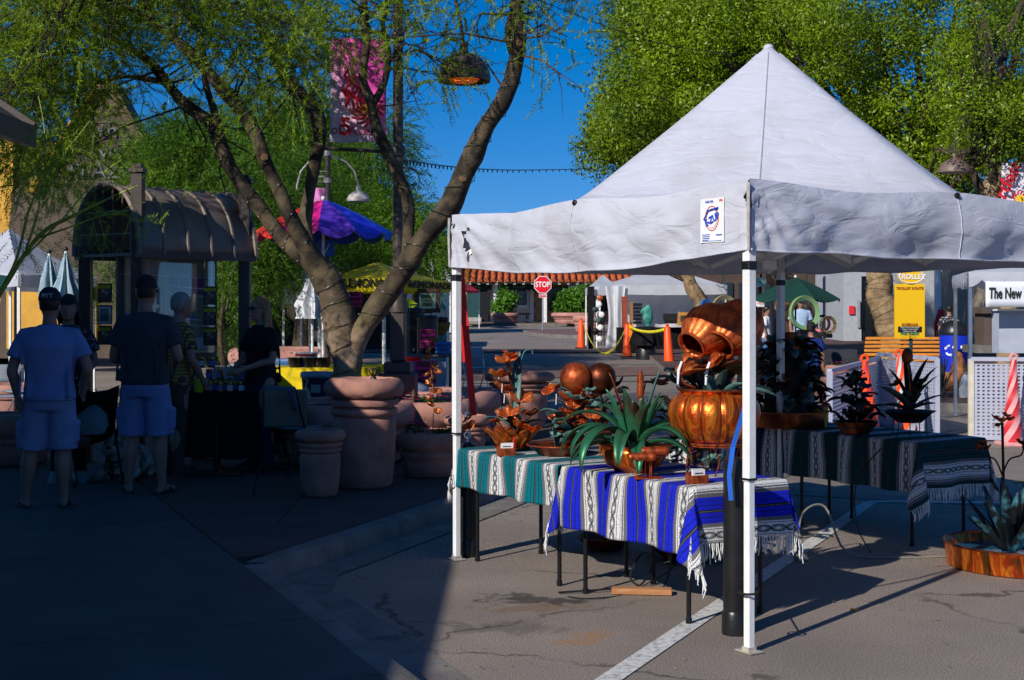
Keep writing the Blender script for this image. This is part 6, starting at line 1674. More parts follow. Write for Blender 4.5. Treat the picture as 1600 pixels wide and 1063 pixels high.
 for s in (-1, 1):
  heel, toe, fd = ft[s]; mid = heel.lerp(toe, .55) ; ang = math.atan2(fd.y, fd.x)
  c = MB(); ax_ = Matrix.Rotation(ang, 3, 'Z')
  zc = heel.z - .035 * k
  if shoes == 'flipflop':
   c.prism([(.145 * k * math.cos(a) + .01, .048 * k * math.sin(a) * (1.1 if math.cos(a) > 0 else .85)) for a in [i * math.pi / 9 for i in range(18)]], 0, .022, rot=ax_, c=(mid.x, mid.y, zc - .004)); so = c.build('sandal', BLACK, t)
   sd = Vector((-fd.y, fd.x, 0)); q = MB(); q.tube([mid + sd * .045 * k + V3(0, 0, -.005), mid + fd * .03 * k + V3(0, 0, .035 * k), mid - sd * .045 * k + V3(0, 0, -.005)], .009, 6); q.build('strap', BLACK, so)
  else:
   c.loft([(Vector((mid.x, mid.y, zc)), .15 * k, .052 * k, ax_), (Vector((mid.x, mid.y, zc + .035)), .148 * k, .05 * k, ax_), (Vector((mid.x, mid.y, zc + .06)) - fd * .02, .12 * k, .044 * k, ax_), (Vector((mid.x, mid.y, zc + .10)) - fd * .06 * k, .065 * k, .044 * k, ax_)], 16)
   c.build('shoe', MATS.get('shoe_' + shoes) or mat('shoe_' + shoes, {'white': (.5, .5, .5), 'black': (.015, .015, .015), 'check': (.25, .25, .25)}[shoes], .6), t)
 hm = hair_m or HAIRB
 if hair:
  c = MB()
  c.loft([(HP((0, .03, -.045)), .066 * k, .072 * k, Hr), (HP((0, .024, .0)), .081 * k, .088 * k, Hr), (HP((0, .016, .05)), .085 * k, .098 * k, Hr), (HP((0, .012, .095)), .072 * k, .086 * k, Hr), (HP((0, .01, .128)), .040 * k, .05 * k, Hr), (HP((0, .01, .138)), .01 * k, .012 * k, Hr)], 20)
  if hair in ('long', 'bob'):
   zl = -.34 if hair == 'long' else -.16
   for q in range(17):
    a = math.pi * (q / 16) ; px_ = .078 * math.cos(a); py_ = .02 + .07 * math.sin(a)
    c.tube([HP((px_ * .9, py_, .06)), HP((px_ * 1.12, py_ + .01, -.05)), HP((px_ * 1.2, py_ * 1.1, zl * .6)), HP((px_ * 1.15, py_ * 1.0, zl - .03 * math.sin(q * 2.2)))], [.02 * k, .026 * k, .024 * k, .008 * k], 6)
   if hair == 'bob':
    for q in range(7): c.tube([HP(((q - 3) * .02, -.05, .10)), HP(((q - 3) * .023, -.090, .06)), HP(((q - 3) * .023, -.094, .03))], .013 * k, 5)
  remesh(c.build('hair', hm, t, smooth=80), .009 * k, 1)
 if hat:
  c = MB(); c.loft([(HP((0, .008, .035)), .087 * k, .103 * k, Hr), (HP((0, .008, .06)), .088 * k, .103 * k, Hr), (HP((0, .012, .105)), .075 * k, .09 * k, Hr), (HP((0, .012, .14)), .045 * k, .055 * k, Hr), (HP((0, .012, .148)), .008 * k, .01 * k, Hr)], 24, cap=False)
  ho = c.build('cap', hat, t, smooth=60, thick=.004)
  c = MB(); bd = -1
  c.grid(lambda u, v: tuple(HP(((u - .5) * .15, -.09 - .075 * v * math.sin(math.pi * (.15 + .7 * u)), .045 - .02 * v - .03 * (2 * u - 1) ** 2))), 10, 4); c.build('visor', hat, ho, thick=.005)
  if hat_text:
   o = text('cap_lettering', hat_text, .045 * k, mat('pale_thread', (.35, .37, .42), .8, var=0), t, HP((0, .118, .075)), (R(90), 0, R(180) + head_turn), .002, bold=.002)
 if glasses:
  c = MB(); c.box(HP((0, -.098, .010)), (.13 * k, .012, .036 * k), rot=Hr, bev=.006)
  for s in (-1, 1): c.bar(HP((s * .066, -.095, .015)), HP((s * .08, .01, .01)), .006, .008)
  c.sep('sunglasses', BLACK, t)
 return t, hands, k
zp = lambda y: zg(y) + .12
T_BLUE = cloth('pale_blue_tshirt', (.19, .23, .42), var=.08); T_GREY = cloth('charcoal_tshirt', (.045, .047, .055), var=.1); SH1 = cloth('pale_cargo_cotton', (.22, .25, .40), var=.1, bscale=16); SH2 = cloth('light_blue_shorts', (.17, .21, .38), var=.1, bscale=16)
CAPM = mat('navy_cap', (.012, .014, .025), .8, var=.1, bump=.3)
person('man seen from behind in pale blue T-shirt, cargo shorts and dark lettered cap', GX(78, 10.95), 10.95, zp(10.95), math.pi + .12, 1.755, girth=1.17,
       arms={-1: [(-.31, .05, 1.15), (-.25, -.10, .98)], 1: [(.29, .04, 1.14), (.25, .02, .90)]}, legs={-1: [(-.10, -.01, .49), (-.115, .02, .085), (.1, -1, 0)], 1: [(.15, -.01, .49), (.19, .02, .085), (.35, -.9, 0)]},
       top=T_BLUE, bottom='shorts', bot_m=SH1, hair='short', hat=CAPM, hat_text='PITT', shirt_len=.88, vox=.010)
person('man seen from behind in charcoal T-shirt and light blue shorts beside the dog', GX(228, 11.75), 11.75, zp(11.75), math.pi - .16, 1.87, girth=1.10,
       arms={-1: [(-.27, -.02, 1.14), (-.17, -.22, 1.08)], 1: [(.27, .02, 1.13), (.17, -.20, 1.06)]}, legs={-1: [(-.12, -.01, .49), (-.15, .02, .085), (-.1, -1, 0)], 1: [(.12, -.01, .49), (.14, .02, .085), (.5, -.8, 0)]},
       top=T_GREY, bottom='shorts', bot_m=SH2, hair='short', hat=mat('black_cap', (.008, .008, .01), .8), head_turn=.2, shirt_len=.90, vox=.010)
def printm(name, base, spots, scale, thr=.55):
 m = bpy.data.materials.new(name); m.use_nodes = True; nt = m.node_tree; N = nt.nodes; L = nt.links; b = N['Principled BSDF']; b.inputs['Roughness'].default_value = .85
 tc = N.new('ShaderNodeTexCoord'); v = N.new('ShaderNodeTexNoise'); v.inputs['Scale'].default_value = scale; v.inputs['Detail'].default_value = 1; L.new(tc.outputs['Object'], v.inputs[0])
 r = N.new('ShaderNodeValToRGB'); r.color_ramp.interpolation = 'CONSTANT'; r.color_ramp.elements[0].color = (*base, 1); r.color_ramp.elements[1].position = thr; r.color_ramp.elements[1].color = (*spots, 1)
 L.new(v.outputs[0], r.inputs[0]); L.new(r.outputs[0], b.inputs['Base Color']); return m
def plaid(name, a, b_, c):
 m = bpy.data.materials.new(name); m.use_nodes = True; nt = m.node_tree; N = nt.nodes; L = nt.links; b = N['Principled BSDF']; b.inputs['Roughness'].default_value = .85
 tc = N.new('ShaderNodeTexCoord'); w1 = N.new('ShaderNodeTexWave'); w1.bands_direction = 'X'; w1.inputs['Scale'].default_value = 9; w2 = N.new('ShaderNodeTexWave'); w2.bands_direction = 'Z'; w2.inputs['Scale'].default_value = 9
 L.new(tc.outputs['Object'], w1.inputs[0]); L.new(tc.outputs['Object'], w2.inputs[0])
 r1 = N.new('ShaderNodeValToRGB'); r1.color_ramp.interpolation = 'CONSTANT'; r1.color_ramp.elements[0].color = (*a, 1); r1.color_ramp.elements[1].position = .6; r1.color_ramp.elements[1].color = (*b_, 1)
 mx = N.new('ShaderNodeMix'); mx.data_type = 'RGBA'; g = N.new('ShaderNodeMath'); g.operation = 'GREATER_THAN'; g.inputs[1].default_value = .75; L.new(w2.outputs[0], g.inputs[0]); L.new(w1.outputs[0], r1.inputs[0])
 L.new(g.outputs[0], mx.inputs[0]); L.new(r1.outputs[0], mx.inputs[6]); mx.inputs[7].default_value = (*c, 1); L.new(mx.outputs[2], b.inputs['Base Color']); return m
person('smiling woman with dark bangs and dark floral top between the two men', GX(107, 12.5), 12.5, zp(12.5), .25, 1.72, 'f', 1.0, arms={-1: [(-.24, .0, 1.18), (-.20, -.10, .96)], 1: [(.24, .0, 1.16), (.16, -.22, 1.0)]},
       top=printm('dark_floral', (.014, .014, .02), (.13, .12, .14), 34, .58), bottom='jeans', bot_m=cloth('black_jeans', (.01, .01, .016)), hair='bob', shoes='check', sleeve='short', shirt_len=.86, vox=.011, head_turn=-.1)
person('grey-haired man in yellow plaid shirt leaning behind the charcoal T-shirt man', GX(268, 12.9), 13.0, zp(13), math.pi * .72, 1.74, girth=1.1, arms={-1: [(-.27, -.05, 1.15), (-.2, -.2, .95)], 1: [(.27, .0, 1.15), (.24, -.1, .92)]},
       top=plaid('yellow_plaid', (.33, .22, .02), (.10, .03, .02), (.04, .05, .06)), bottom='jeans', bot_m=cloth('tan_trousers', (.06, .05, .04)), hair='short', hair_m=HAIRG, shoes='black', lean=.10, vox=.012)
person('blonde woman in black top, jeans and sunglasses standing at the end of the jam table', GX(407, 13.3), 13.3, zp(13.3), -.75, 1.70, 'f', 1.02, arms={-1: [(-.24, -.04, 1.15), (-.10, -.26, 1.06)], 1: [(.23, -.02, 1.15), (.05, -.27, 1.05)]},
       top=cloth('black_knit', (.009, .009, .011)), bottom='jeans', bot_m=cloth('dark_jeans', (.012, .018, .06)), hair='long', hair_m=HAIRY, shoes='black', glasses=True, head_turn=-.2, shirt_len=.88, vox=.011)
yd = 12.7; t = thing('dog', 'white and tan bulldog lying on the pavement between the two men', 'dog', (GX(192, yd), yd, zp(yd)), -.15)
DOGW = mat('dog_coat', (.42, .36, .30), .85, col2=(.16, .09, .05), scale=5, ramp=(.4, .52), bump=.4)
b = MB()
b.loft([((0.0, .40, .13), .10, .10, Matrix.Rotation(R(90), 3, 'X')), ((0, .30, .15), .15, .15, Matrix.Rotation(R(90), 3, 'X')), ((0, .12, .15), .145, .15, Matrix.Rotation(R(90), 3, 'X')), ((0, -.02, .17), .155, .165, Matrix.Rotation(R(90), 3, 'X')), ((0, -.12, .18), .12, .13, Matrix.Rotation(R(90), 3, 'X'))], 18)
b.tube([(0, -.08, .20), (0, -.14, .28)], [.11, .095], 14)
b.ball((0, -.17, .325), .098, 16, 12, sx=1.08, sz=.95); b.ball((0, -.255, .30), .055, 12, 8, sx=1.25, sz=.8)
for s in (-1, 1):
 b.ball((s * .045, -.255, .275), .035, 10, 8, sz=1.1); cap_tube(b, [(s * .085, -.15, .385), (s * .11, -.15, .41), (s * .125, -.17, .385)], [.022, .02, .012], 8)
 cap_tube(b, [(s * .12, -.06, .15), (s * .15, -.04, .06), (s * .15, -.20, .035), (s * .14, -.30, .03)], [.055, .045, .035, .035], 10)
 for q in range(4): cap_tube(b, [(s * .14 + (q - 1.5) * .018, -.31, .028), (s * .14 + (q - 1.5) * .02, -.34, .018)], [.014, .012], 7)
 cap_tube(b, [(s * .10, .34, .13), (s * .18, .22, .10), (s * .17, .32, .04), (s * .18, .20, .03)], [.07, .06, .04, .03], 10)
cap_tube(b, [(0, .43, .13), (.04, .5, .10), (.08, .54, .05)], [.03, .02, .01], 8)
remesh(b.build('body', DOGW, t, smooth=80), .010, 2)
for s in (-1, 1): b = MB(); b.ball((s * .045, -.25, .345), .012, 8, 6); b.build('eye', BLACK, t)
b = MB(); b.ball((0, -.305, .315), .020, 8, 6, sx=1.3, sz=.8); b.build('nose', BLACK, t)
b = MB(); b.ring((0, -.10, .235), .112, .012, 20, 6, Matrix.Rotation(R(35), 3, 'X')); b.build('collar', BLACK, t)
yj = 13.5; t = thing('vendor_table', 'vendor table under a black cloth stacked with jam jars', 'table', (GX(335, yj), yj, zp(yj)), .06)
for sx in (-1, 1):
 for sy in (-1, 1): m = MB(); m.tube([(sx * .38, sy * .25, 0), (sx * .38, sy * .25, .72)], .015, 8); m.build('leg', BLKMET, t)
MB().box((0, 0, .735), (.95, .62, .03), bev=.005).build('table_top', TOPM, t)
tc_ = thing('table_cover', 'plain black cloth hanging to the ground over the jam table', 'tablecloth', (GX(335, yj), yj, zp(yj)), .06)
def drape(parent, LX, LY, ztop, drop, m, seed, amp=.03, nm='cloth', nfold=16):
 mm = MB(); n = 120; V = []
 per = []
 for i in range(n):
  f = i / n * 2 * (LX + LY)
  if f < LX: p, o = (-LX / 2 + f, -LY / 2), (0, -1)
  elif f < LX + LY: p, o = (LX / 2, -LY / 2 + f - LX), (1, 0)
  elif f < 2 * LX + LY: p, o = (LX / 2 - (f - LX - LY), LY / 2), (0, 1)
  else: p, o = (-LX / 2, LY / 2 - (f - 2 * LX - LY)), (-1, 0)
  per.append((p, o, f))
 J = 6
 for j in range(J + 1):
  q = j / J
  for p, o, f in per:
   w = amp * q * (math.sin(f * nfold + seed) + .6 * noi((f * 3, seed, q))) + .012 + .02 * q
   V.append((p[0] + o[0] * w, p[1] + o[1] * w, ztop - drop * q + .02 * q * noi((f * 2, seed, 5))))
 mm.add(V, [(j * n + i, (j + 1) * n + i, (j + 1) * n + (i + 1) % n, j * n + (i + 1) % n) for j in range(J) for i in range(n)] + [tuple(range(n))])
 return mm.build(nm, m, parent, smooth=60)
drape(tc_, 1.0, .68, .757, .62, BLKCLOTH, 3)
def jar(label, x, y, z, r, h, colr, lid, lab, group='jam jars on the vendor table'):
 t = thing('jar', label, 'jar', (x, y, z), rnd.uniform(-.5, .5), group)
 m = MB(); m.lathe([(r * .9, 0), (r, .006), (r, h * .78), (r * .8, h * .86)], (0, 0, 0), 16); m.build('glass', colr, t)
 m = MB(); m.lathe([(r * .86, h * .84), (r * .88, h), (r * .8, h * 1.01), (.001, h * 1.01)], (0, 0, 0), 16); m.build('lid', lid, t)
 m = MB(); m.grid(lambda u, v: ((r + .0015) * math.sin((u - .5) * 1.8), -(r + .0015) * math.cos((u - .5) * 1.8), h * (.18 + .5 * v)), 6, 1); m.build('jar_label', lab, t)
 return t
JAM = [mat('jam_' + n, c, .12, var=.2, coat=.6) for n, c in (('plum', (.05, .005, .012)), ('amber', (.30, .09, .01)), ('berry', (.18, .01, .01)), ('dark', (.02, .01, .008)))]
LIDG = mat('gold_lid', (.55, .38, .12), .35, .9, var=.05); LABM = [mat('label_blue', (.10, .17, .38), .6, var=.05), mat('label_white', (.55, .55, .6), .6, var=.05), mat('label_lime', (.50, .55, .01), .6, var=.05)]
n_ = 0
places = []
for row, (yy, zb, cnt, x0) in enumerate(((-.22, .758, 9, -.42), (-.06, .758, 9, -.40), (.10, .87, 7, -.38), (.10, .758, 7, -.38), (.10, .985, 4, -.36))):
 for i in range(cnt):
  if zb == .758 and row == 3: pass
  places.append((x0 + i * .105 + rnd.uniform(-.01, .01), yy, zb, row))
colours = ['plum', 'amber', 'berry', 'dark']
rown = ['front row', 'second row', 'middle tier', 'back row', 'top tier']
ORD = ['first', 'second', 'third', 'fourth', 'fifth', 'sixth', 'seventh', 'eighth', 'ninth']; rc_ = [0] * 5
for i, (dx, dy, z, row) in enumerate(places):
 od = ORD[rc_[row]]; rc_[row] += 1
 r_, h_ = (.036, .105)
 cc = rnd.randrange(4); lb = 2 if i == 3 else rnd.randrange(2)
 jar(f'{colours[cc]} jar with {["blue", "white", "lime"][lb]} label, {od} from left in the {rown[row]} of the jam table', GX(335, yj) + dx, yj + dy, zp(yj) + z + .003, r_ * (1.25 if i == 3 else 1), h_ * (1.5 if i == 3 else 1), JAM[cc] if i != 3 else LABM[2], LIDG, LABM[lb])
t = thing('display_step', 'dark riser board lifting the upper jars on the vendor table', 'shelf', (GX(335, yj), yj, zp(yj)))
for px, sc, c1, lab in ((372, .9, (.02, .12, .30), 'blue and green crinkled gift bag leaning behind the jars'), (390, .5, (.35, .4, .38), 'pale clear bag lying on the right end of the jam table')):
 x = GX(px, 13.4); t = thing('gift_bag', lab, 'bag', (x, 13.55, zp(13.5) + .76 + (.002)), .2)
 m = MB(); m.loft([((0, 0, 0), .09 * sc, .04), ((0, 0, .1 * sc), .11 * sc, .05), ((.02, 0, .22 * sc), .10 * sc, .03), ((.04, 0, .32 * sc), .12 * sc, .012)], 16)
 m.build('bag_body', mat('foil_%d' % px, c1, .25, .2, col2=tuple(x_ * .25 for x_ in c1), scale=12, bump=1, bscale=20), t); m = MB(); m.ring((.03, 0, .27 * sc), .05 * sc, .005, 14, 5); m.build('tie', WHITEP, t)
bpy.data.objects.remove([o for o in COL.objects if o.name.startswith('display_step')][0])
t = thing('riser', 'dark wooden riser holding the upper tiers of jam jars', 'shelf', (GX(335, yj) - .06, yj + .10, zp(yj) + .758))
m = MB(); m.box((0, .08, .0525), (.78, .05, .100)); m.box((0, .055, .107), (.78, .14, .008)); m.sep('board', mat('dark_board', (.02, .014, .01), .7), t)
for px, w, h, lab in ((310, .12, .12, 'small pale carton under the left end of the jam table'), (327, .2, .1, 'flat pale carton under the middle of the jam table')):
 t = thing('carton', lab, 'box', (GX(px, 13.35), 13.35, zp(13.3)), .1); m = MB(); m.box((0, 0, h / 2), (w, .18, h), bev=.004); m.build('carton_body', mat('kraft_board', (.20, .14, .09), .9, var=.1), t); m = MB(); m.box((0, 0, h + .002), (w * .15, .182, .003)); m.build('tape', mat('tape', (.3, .25, .18), .4), t)
t = thing('floor_stand', 'black flat table foot lying on the pavement in front of the jam table', 'floor stand', (GX(338, 12.9), 12.85, zp(12.8)), .1)
m = MB(); m.box((0, 0, .015), (.56, .07, .03), bev=.01); m.box((0, .15, .012), (.06, .34, .024), bev=.01); m.build('foot', BLKMET, t); m = MB(); m.tube([(0, .1, .02), (0, .1, .5)], .02, 8); m.build('column', BLKMET, t)
chair('black folding chair with carton on its seat, right of the blonde woman', GX(452, 13.0), 13.1, 2.5, .12, mat('dull_grey_plastic', (.12, .15, .19), .5), BLKMET, group=None)
t = thing('carton', 'large brown carton resting on the black folding chair', 'box', (GX(446, 13.1), 13.05, zp(13) + .46), .25); m = MB(); m.box((0, 0, .17), (.40, .26, .34), bev=.005); m.build('carton_body', mat('kraft_board', (.20, .14, .09), .9, var=.1), t)
text('carton_print', 'VALLEY', .05, mat('red_print', (.25, .03, .02), .7), t, (0, -.133, .25), ext=.001)
ys_ = 12.3; t = thing('push_chair', 'dark folding push chair between the two men', 'push chair', (GX(146, ys_), ys_, zp(ys_)), .5)
for s in (-1, 1):
 m = MB(); m.tube([(s * .20, .25, .06), (s * .20, -.10, .55), (s * .20, -.25, .92), (s * .20, -.30, .98), (s * .20, -.36, .97)], .012, 7); m.tube([(s * .20, -.25, .06), (s * .20, .1, .55), (s * .2, .16, .62)], .012, 7); m.sep('frame_tube', BLKMET, t)
 for yy in (-.27, .27):
  m = MB(); m.lathe([(.06, -.012), (.072, -.006), (.072, .006), (.06, .012)], (s * .22, yy, .075), 18, rot=Matrix.Rotation(R(90), 3, 'Y')); m.build('wheel', BLACK, t)
m = MB(); m.grid(lambda u, v: ((u - .5) * .38, .18 - .36 * v + .05 * math.sin(u * 3.14), .40 + .5 * v * v - .06 * math.sin(u * 3.14)), 8, 8); m.build('sling_seat', BLKCLOTH, t, thick=.006)
t = thing('carrier_bag', 'crumpled pale grey bag resting on the push chair', 'bag', (GX(144, ys_), ys_ - .05, zp(ys_) + .46), .4)
m = MB(); m.loft([((0, 0, 0), .12, .10), ((0, 0, .08), .16, .13), ((.01, .0, .18), .13, .10), ((.02, 0, .26), .05, .05), ((.03, 0, .31), .03, .01)], 18); m.build('bag_body', mat('grey_bag', (.20, .25, .25), .6, var=.2, bump=1, bscale=14), t, smooth=60); m = MB(); m.tube([(.0, 0, .3), (-.03, 0, .38), (.05, 0, .40), (.05, 0, .3)], .006, 5); m.build('handle', mat('grey_bag', 0), t)
t = thing('handbag', 'reddish brown bag hanging low on the push chair', 'bag', (GX(140, ys_) - .1, ys_ - .12, zp(ys_) + .34), .4)
m = MB(); m.loft([((0, 0, 0), .10, .05), ((0, 0, .06), .15, .07), ((0, 0, .14), .12, .05)], 16); m.build('bag_body', mat('brown_leather', (.10, .04, .035), .5, var=.2), t); m = MB(); m.tube([(-.1, 0, .12), (0, 0, .24), (.1, 0, .12)], .007, 5); m.build('handle', mat('brown_leather', 0), t)
popup('market_tent', 'white pop-up tent with pale lettered valance at the far left', [(GX(30, 21), 21), (GX(-140, 23.4), 23.4), (GX(10, 26), 26.2), (GX(138, 23.4), 23.8)], kz(430, 22), kz(352, 22.6), .20, CANW, seed=3)
t = thing('green_awning', 'dark green scalloped awning peeking from the left edge under the white tent', 'awning', (GX(-30, 19), 19, zp(19)))
m = MB(); a = P(-90, 428, 19); b2 = P(27, 446, 19); m.add([(a.x, 19, kz(428, 19)), (GX(15, 19), 19, kz(432, 19)), (b2.x, 18.6, kz(446, 19)), (b2.x, 18.6, kz(452, 19)), (a.x, 18.6, kz(450, 19)), (a.x, 20, kz(420, 19)), (GX(5, 20), 20, kz(428, 19))], [(0, 1, 2, 3, 4), (5, 6, 1, 0), (6, 2, 1)]); m.build('awning_cloth', AWN, t, world=True, smooth=0, thick=.01)
m = MB(); m.tube([G(24, 18.7, .1), P(24, 448, 18.7)], .02, 6); m.build('post', BLKMET, t, world=True)
closed_umbrella('closed pale blue umbrella, the left of the pair behind the men', 77, 17, zz(400, 17), zz(480, 17), mat('pale_blue_canvas', (.30, .42, .50), .8, var=.15, bump=.5), w=.12)
closed_umbrella('closed pale blue umbrella, the taller right one of the pair behind the men', 103, 16.4, zz(396, 16.4), zz(486, 16.4), MATS['pale_blue_canvas'], w=.17)
closed_umbrella('closed pale blue umbrella beside the slender yellow-barked tree', 387, 21, zz(408, 21), zz(488, 21), MATS['pale_blue_canvas'], w=.13)
closed_umbrella('closed white umbrella standing just left of the forked trunk', 488, 20, zz(410, 20), zz(498, 20), mat('white_canvas', (.60, .62, .66), .8, var=.08, bump=.5), w=.19)
popup('market_tent', 'white tent with sagging side cloths behind the closed white umbrella', [(GX(505, 27), 27), (GX(442, 29.5), 29.5), (GX(470, 32), 32), (GX(530, 29), 29.5)], kz(440, 28), kz(410, 29), .45, CANW, seed=6)
for px, Y, rz in ((12, 17.2, .4), (36, 18.2, -.9)):
 chair('grey folding chair near the far left edge, ' + ('the nearer one' if Y < 18 else 'the one behind it'), GX(px, Y), Y, rz, .12)
chair('grey folding chair beside the table between kiosk and blonde woman', GX(388, 17.4), 17.4, 2.2, .12)
chair('grey folding chair tucked close to the kiosk post', GX(362, 16.6), 16.6, .4, .12)
chair('blue-grey chair at the yellow covered table', GX(446, 19.2), 19.2, 3.0, .12, mat('blue_chair_plastic', (.08, .20, .42), .45))
chair('grey folding chair standing alone on the road behind the stall', GX(741, 26.6), 26.8, .35, 0)
t = thing('cafe_table', 'dark topped cafe table between the kiosk and the blonde woman', 'table', (GX(372, 17.5), 17.6, zp(17.6))); m = MB(); m.box((0, 0, .74), (.8, .6, .03), bev=.01); m.build('table_top', mat('grey_top', (.12, .13, .15), .5), t)
for s in (-1, 1): m = MB(); m.tube([(s * .3, -.2, 0), (s * .1, .15, .72)], .012, 6); m.tube([(s * .3, .2, 0), (s * .1, -.15, .72)], .012, 6); m.sep('leg', BLKMET, t)
for px, Y, w, h, lab in ((8, 13.9, .55, .50, 'round pink planter cut by the left edge of the view'), (395, 22, .9, .55, 'pink round planter behind the cafe table and chairs'), (20, 20.5, 1.2, .4, 'pink planter among the far left chairs')):
 planter(lab, GX(px, Y), Y, h, w / 2 if px > 20 else .5, seed=int(px), m=TERRA2, cols=None)
planter('long pink tree planter behind the yellow table', GX(455, 24), 24.5, .8, 1.2, seed=77, m=TERRA2)
t = thing('vendor_table', 'lemonade table under a bright yellow cloth beside the blonde woman', 'table', (GX(480, 18.2), 18.3, zp(18.3)))
for sx in (-1, 1):
 for sy in (-1, 1): m = MB(); m.tube([(sx * .80, sy * .25, 0), (sx * .80, sy * .25, .72)], .015, 6); m.build('leg', BLKMET, t)
MB().box((0, 0, .735), (1.8, .62, .03), bev=.005).build('table_top', TOPM, t)
YC = mat('yellow_cloth', (.80, .58, .004), .8, var=.08, bump=.3, bscale=9)
c_ = thing('table_cover', 'bright yellow cloth hanging over the lemonade table', 'tablecloth', (GX(480, 18.2), 18.3, zp(18.3)))
drape(c_, 1.84, .68, .765, .74, YC, 5, .02)
t = thing('bucket', 'round tub with red, white and blue bands on the yellow table', 'tub', (GX(478, 18.2), 18.2, zp(18.2) + .768))
zb = 0
for nm, c1, h in (('blue_band', (.01, .03, .45), .11), ('white_band', (.65, .65, .65), .035), ('red_band', (.6, .02, .02), .03)):
 m = MB(); m.lathe([(.138, zb), (.14 + zb * .06, zb + h - .001)], (0, 0, 0), 24); m.build(nm, mat(nm, c1, .4, var=.03), t); zb += h
m = MB(); m.lathe([(.15, zb), (.15, zb + .015), (.001, zb + .02)], (0, 0, 0), 24); m.build('lid', WHITEP, t)
for px in (458, 482, 503):
 t = thing('black_tub', {458: 'left', 482: 'middle', 503: 'right'}[px] + ' of three black tubs lined up on the yellow table', 'tub', (GX(px, 17.9), 18.05, zp(18) + .768), 0, 'black tubs on the yellow table'); m = MB(); m.lathe([(.07, 0), (.095, .12), (.10, .125), (.10, .13), (.001, .131)], (0, 0, 0), 20); m.build('tub_body', BLACK, t); m = MB(); m.ring((0, 0, .126), .10, .005, 20, 5); m.build('rim', BLACK, t)
t = thing('paper_cup', 'small white paper cup on the yellow table edge', 'cup', (GX(452, 18), 18.15, zp(18) + .768 + .0)); m = MB(); m.lathe([(.022, 0), (.035, .10), (.001, .1)], (0, 0, 0), 14); m.build('cup_body', WHITEP, t); m = MB(); m.ring((0, 0, .10), .035, .003, 14, 5); m.build('rim', WHITEP, t)
t = thing('cooler_bin', 'dark blue drinks bin in front of the yellow table', 'bin', (GX(493, 16.9), 17.1, zp(17))); BINB = mat('navy_plastic', (.012, .025, .07), .5, var=.1)
m = MB(); m.lathe([(.17, 0), (.20, .68), (.21, .70), (.21, .73), (.19, .74), (.001, .75)], (0, 0, 0), 26); m.build('bin_body', BINB, t); m = MB(); m.lathe([(.215, .69), (.22, .73), (.21, .76)], (0, 0, 0), 26, cap=False); m.build('liner', mat('grey_liner', (.25, .3, .4), .3, var=.2, bump=1), t, thick=.004); m = MB(); m.box((0, -.195, .56), (.12, .01, .10)); m.build('bin_label', mat('pale_label', (.3, .32, .3), .6), t)
t = thing('blue_bin', 'smaller plain blue bin right of the drinks bin', 'bin', (GX(516, 16.9), 17.2, zp(17))); m = MB(); m.lathe([(.12, 0), (.15, .52), (.155, .54), (.001, .55)], (0, 0, 0), 22); m.build('bin_body', mat('blue_plastic', (.01, .07, .22), .45), t); m = MB(); m.ring((0, 0, .54), .152, .01, 22, 6); m.build('rim', mat('blue_plastic', 0), t)
t = thing('plastic_bag', 'cream plastic bag hanging beside the drinks bin', 'bag', (GX(470, 16.8), 16.9, zp(17) + .12)); m = MB(); m.loft([((0, 0, 0), .10, .07), ((0, 0, .15), .13, .09), ((.02, 0, .35), .09, .05), ((.05, 0, .45), .03, .02)], 16); m.build('bag_body', mat('cream_bag', (.42, .40, .32), .5, var=.15, bump=1, bscale=14), t, smooth=60); m = MB(); m.tube([(.04, 0, .44), (.07, 0, .56), (.03, 0, .56)], .01, 5); m.build('handle', mat('cream_bag', 0), t)
YQ2 = 22.3
LC = [(GX(626, 21.2), 21.2), (GX(497, 21.9), 21.9), (GX(530, 24.6), 24.6), (GX(702, 24.0), 24.0)]
st = popup('lemonade_stand_canopy', 'yellow lemonade canopy lettered LEMONADE behind the lamp post', LC, kz(437, 21.8), kz(408, 22.6), .17, CANY, cat='canopy', seed=9)
a = Vector((*LC[0], 0)); b2 = Vector((*LC[1], 0)); d = Vector((*LC[3], 0))
INK = mat('black_print', (.015, .02, .01), .7, var=0)
zv = kz(443, 21.4)
def facetext(s_, p0, p1, f, size, z, sx=1, nm='canopy_lettering'):
 dr = (p1 - p0).normalized(); q = p0 + (p1 - p0) * f; nrm = Vector((dr.y, -dr.x, 0)); 
 if nrm.y > 0: nrm = -nrm
 rt = math.atan2(dr.y, dr.x); 
 text(nm, s_, size, INK, st, (q.x + nrm.x * .055, q.y + nrm.y * .055, z), (R(90), 0, rt), .004, bold=.006, sx=sx, world=True)
facetext('LEMONADE', b2, a, .66, .19, zv, 1.0)
facetext('fresh', b2, a, .24, .09, zv, 1.0)
facetext('LEMONADE', a, d, .55, .155, kz(446, 22.5), 3.2)
facetext('fresh', a, d, .14, .07, kz(445, 21.7), 2.2)
t = thing('brown_canopy', 'brown shaded canopy top just left of the yellow lemonade canopy', 'canopy', tuple(G(565, 23)))
PINK = mat('hot_pink_card', (.80, .02, .22), .6, var=.03)
def card(name, label, px, py, w, h, Y, m, lines, rz=0, sx=.8, ink=INK, sz=None, cat='sign'):
 c = P(px, py, Y); W, H_ = w / S(Y), h / S(Y); t = thing(name, label, cat, tuple(c), rz)
 q = MB(); q.box((0, 0, 0), (W, .015, H_)); q.build('card', m, t)
 n = len(lines)
 for i, s_ in enumerate(lines):
  if s_: text('card_lettering', s_, sz or H_ / n * .95, ink, t, (0, -.011, H_ * (.5 - (i + .5) / n)), ext=.002, bold=.003, sx=min(sx, W * .9 / (max(1, len(s_)) * (sz or H_ / n * .95) * .58)))
 return t
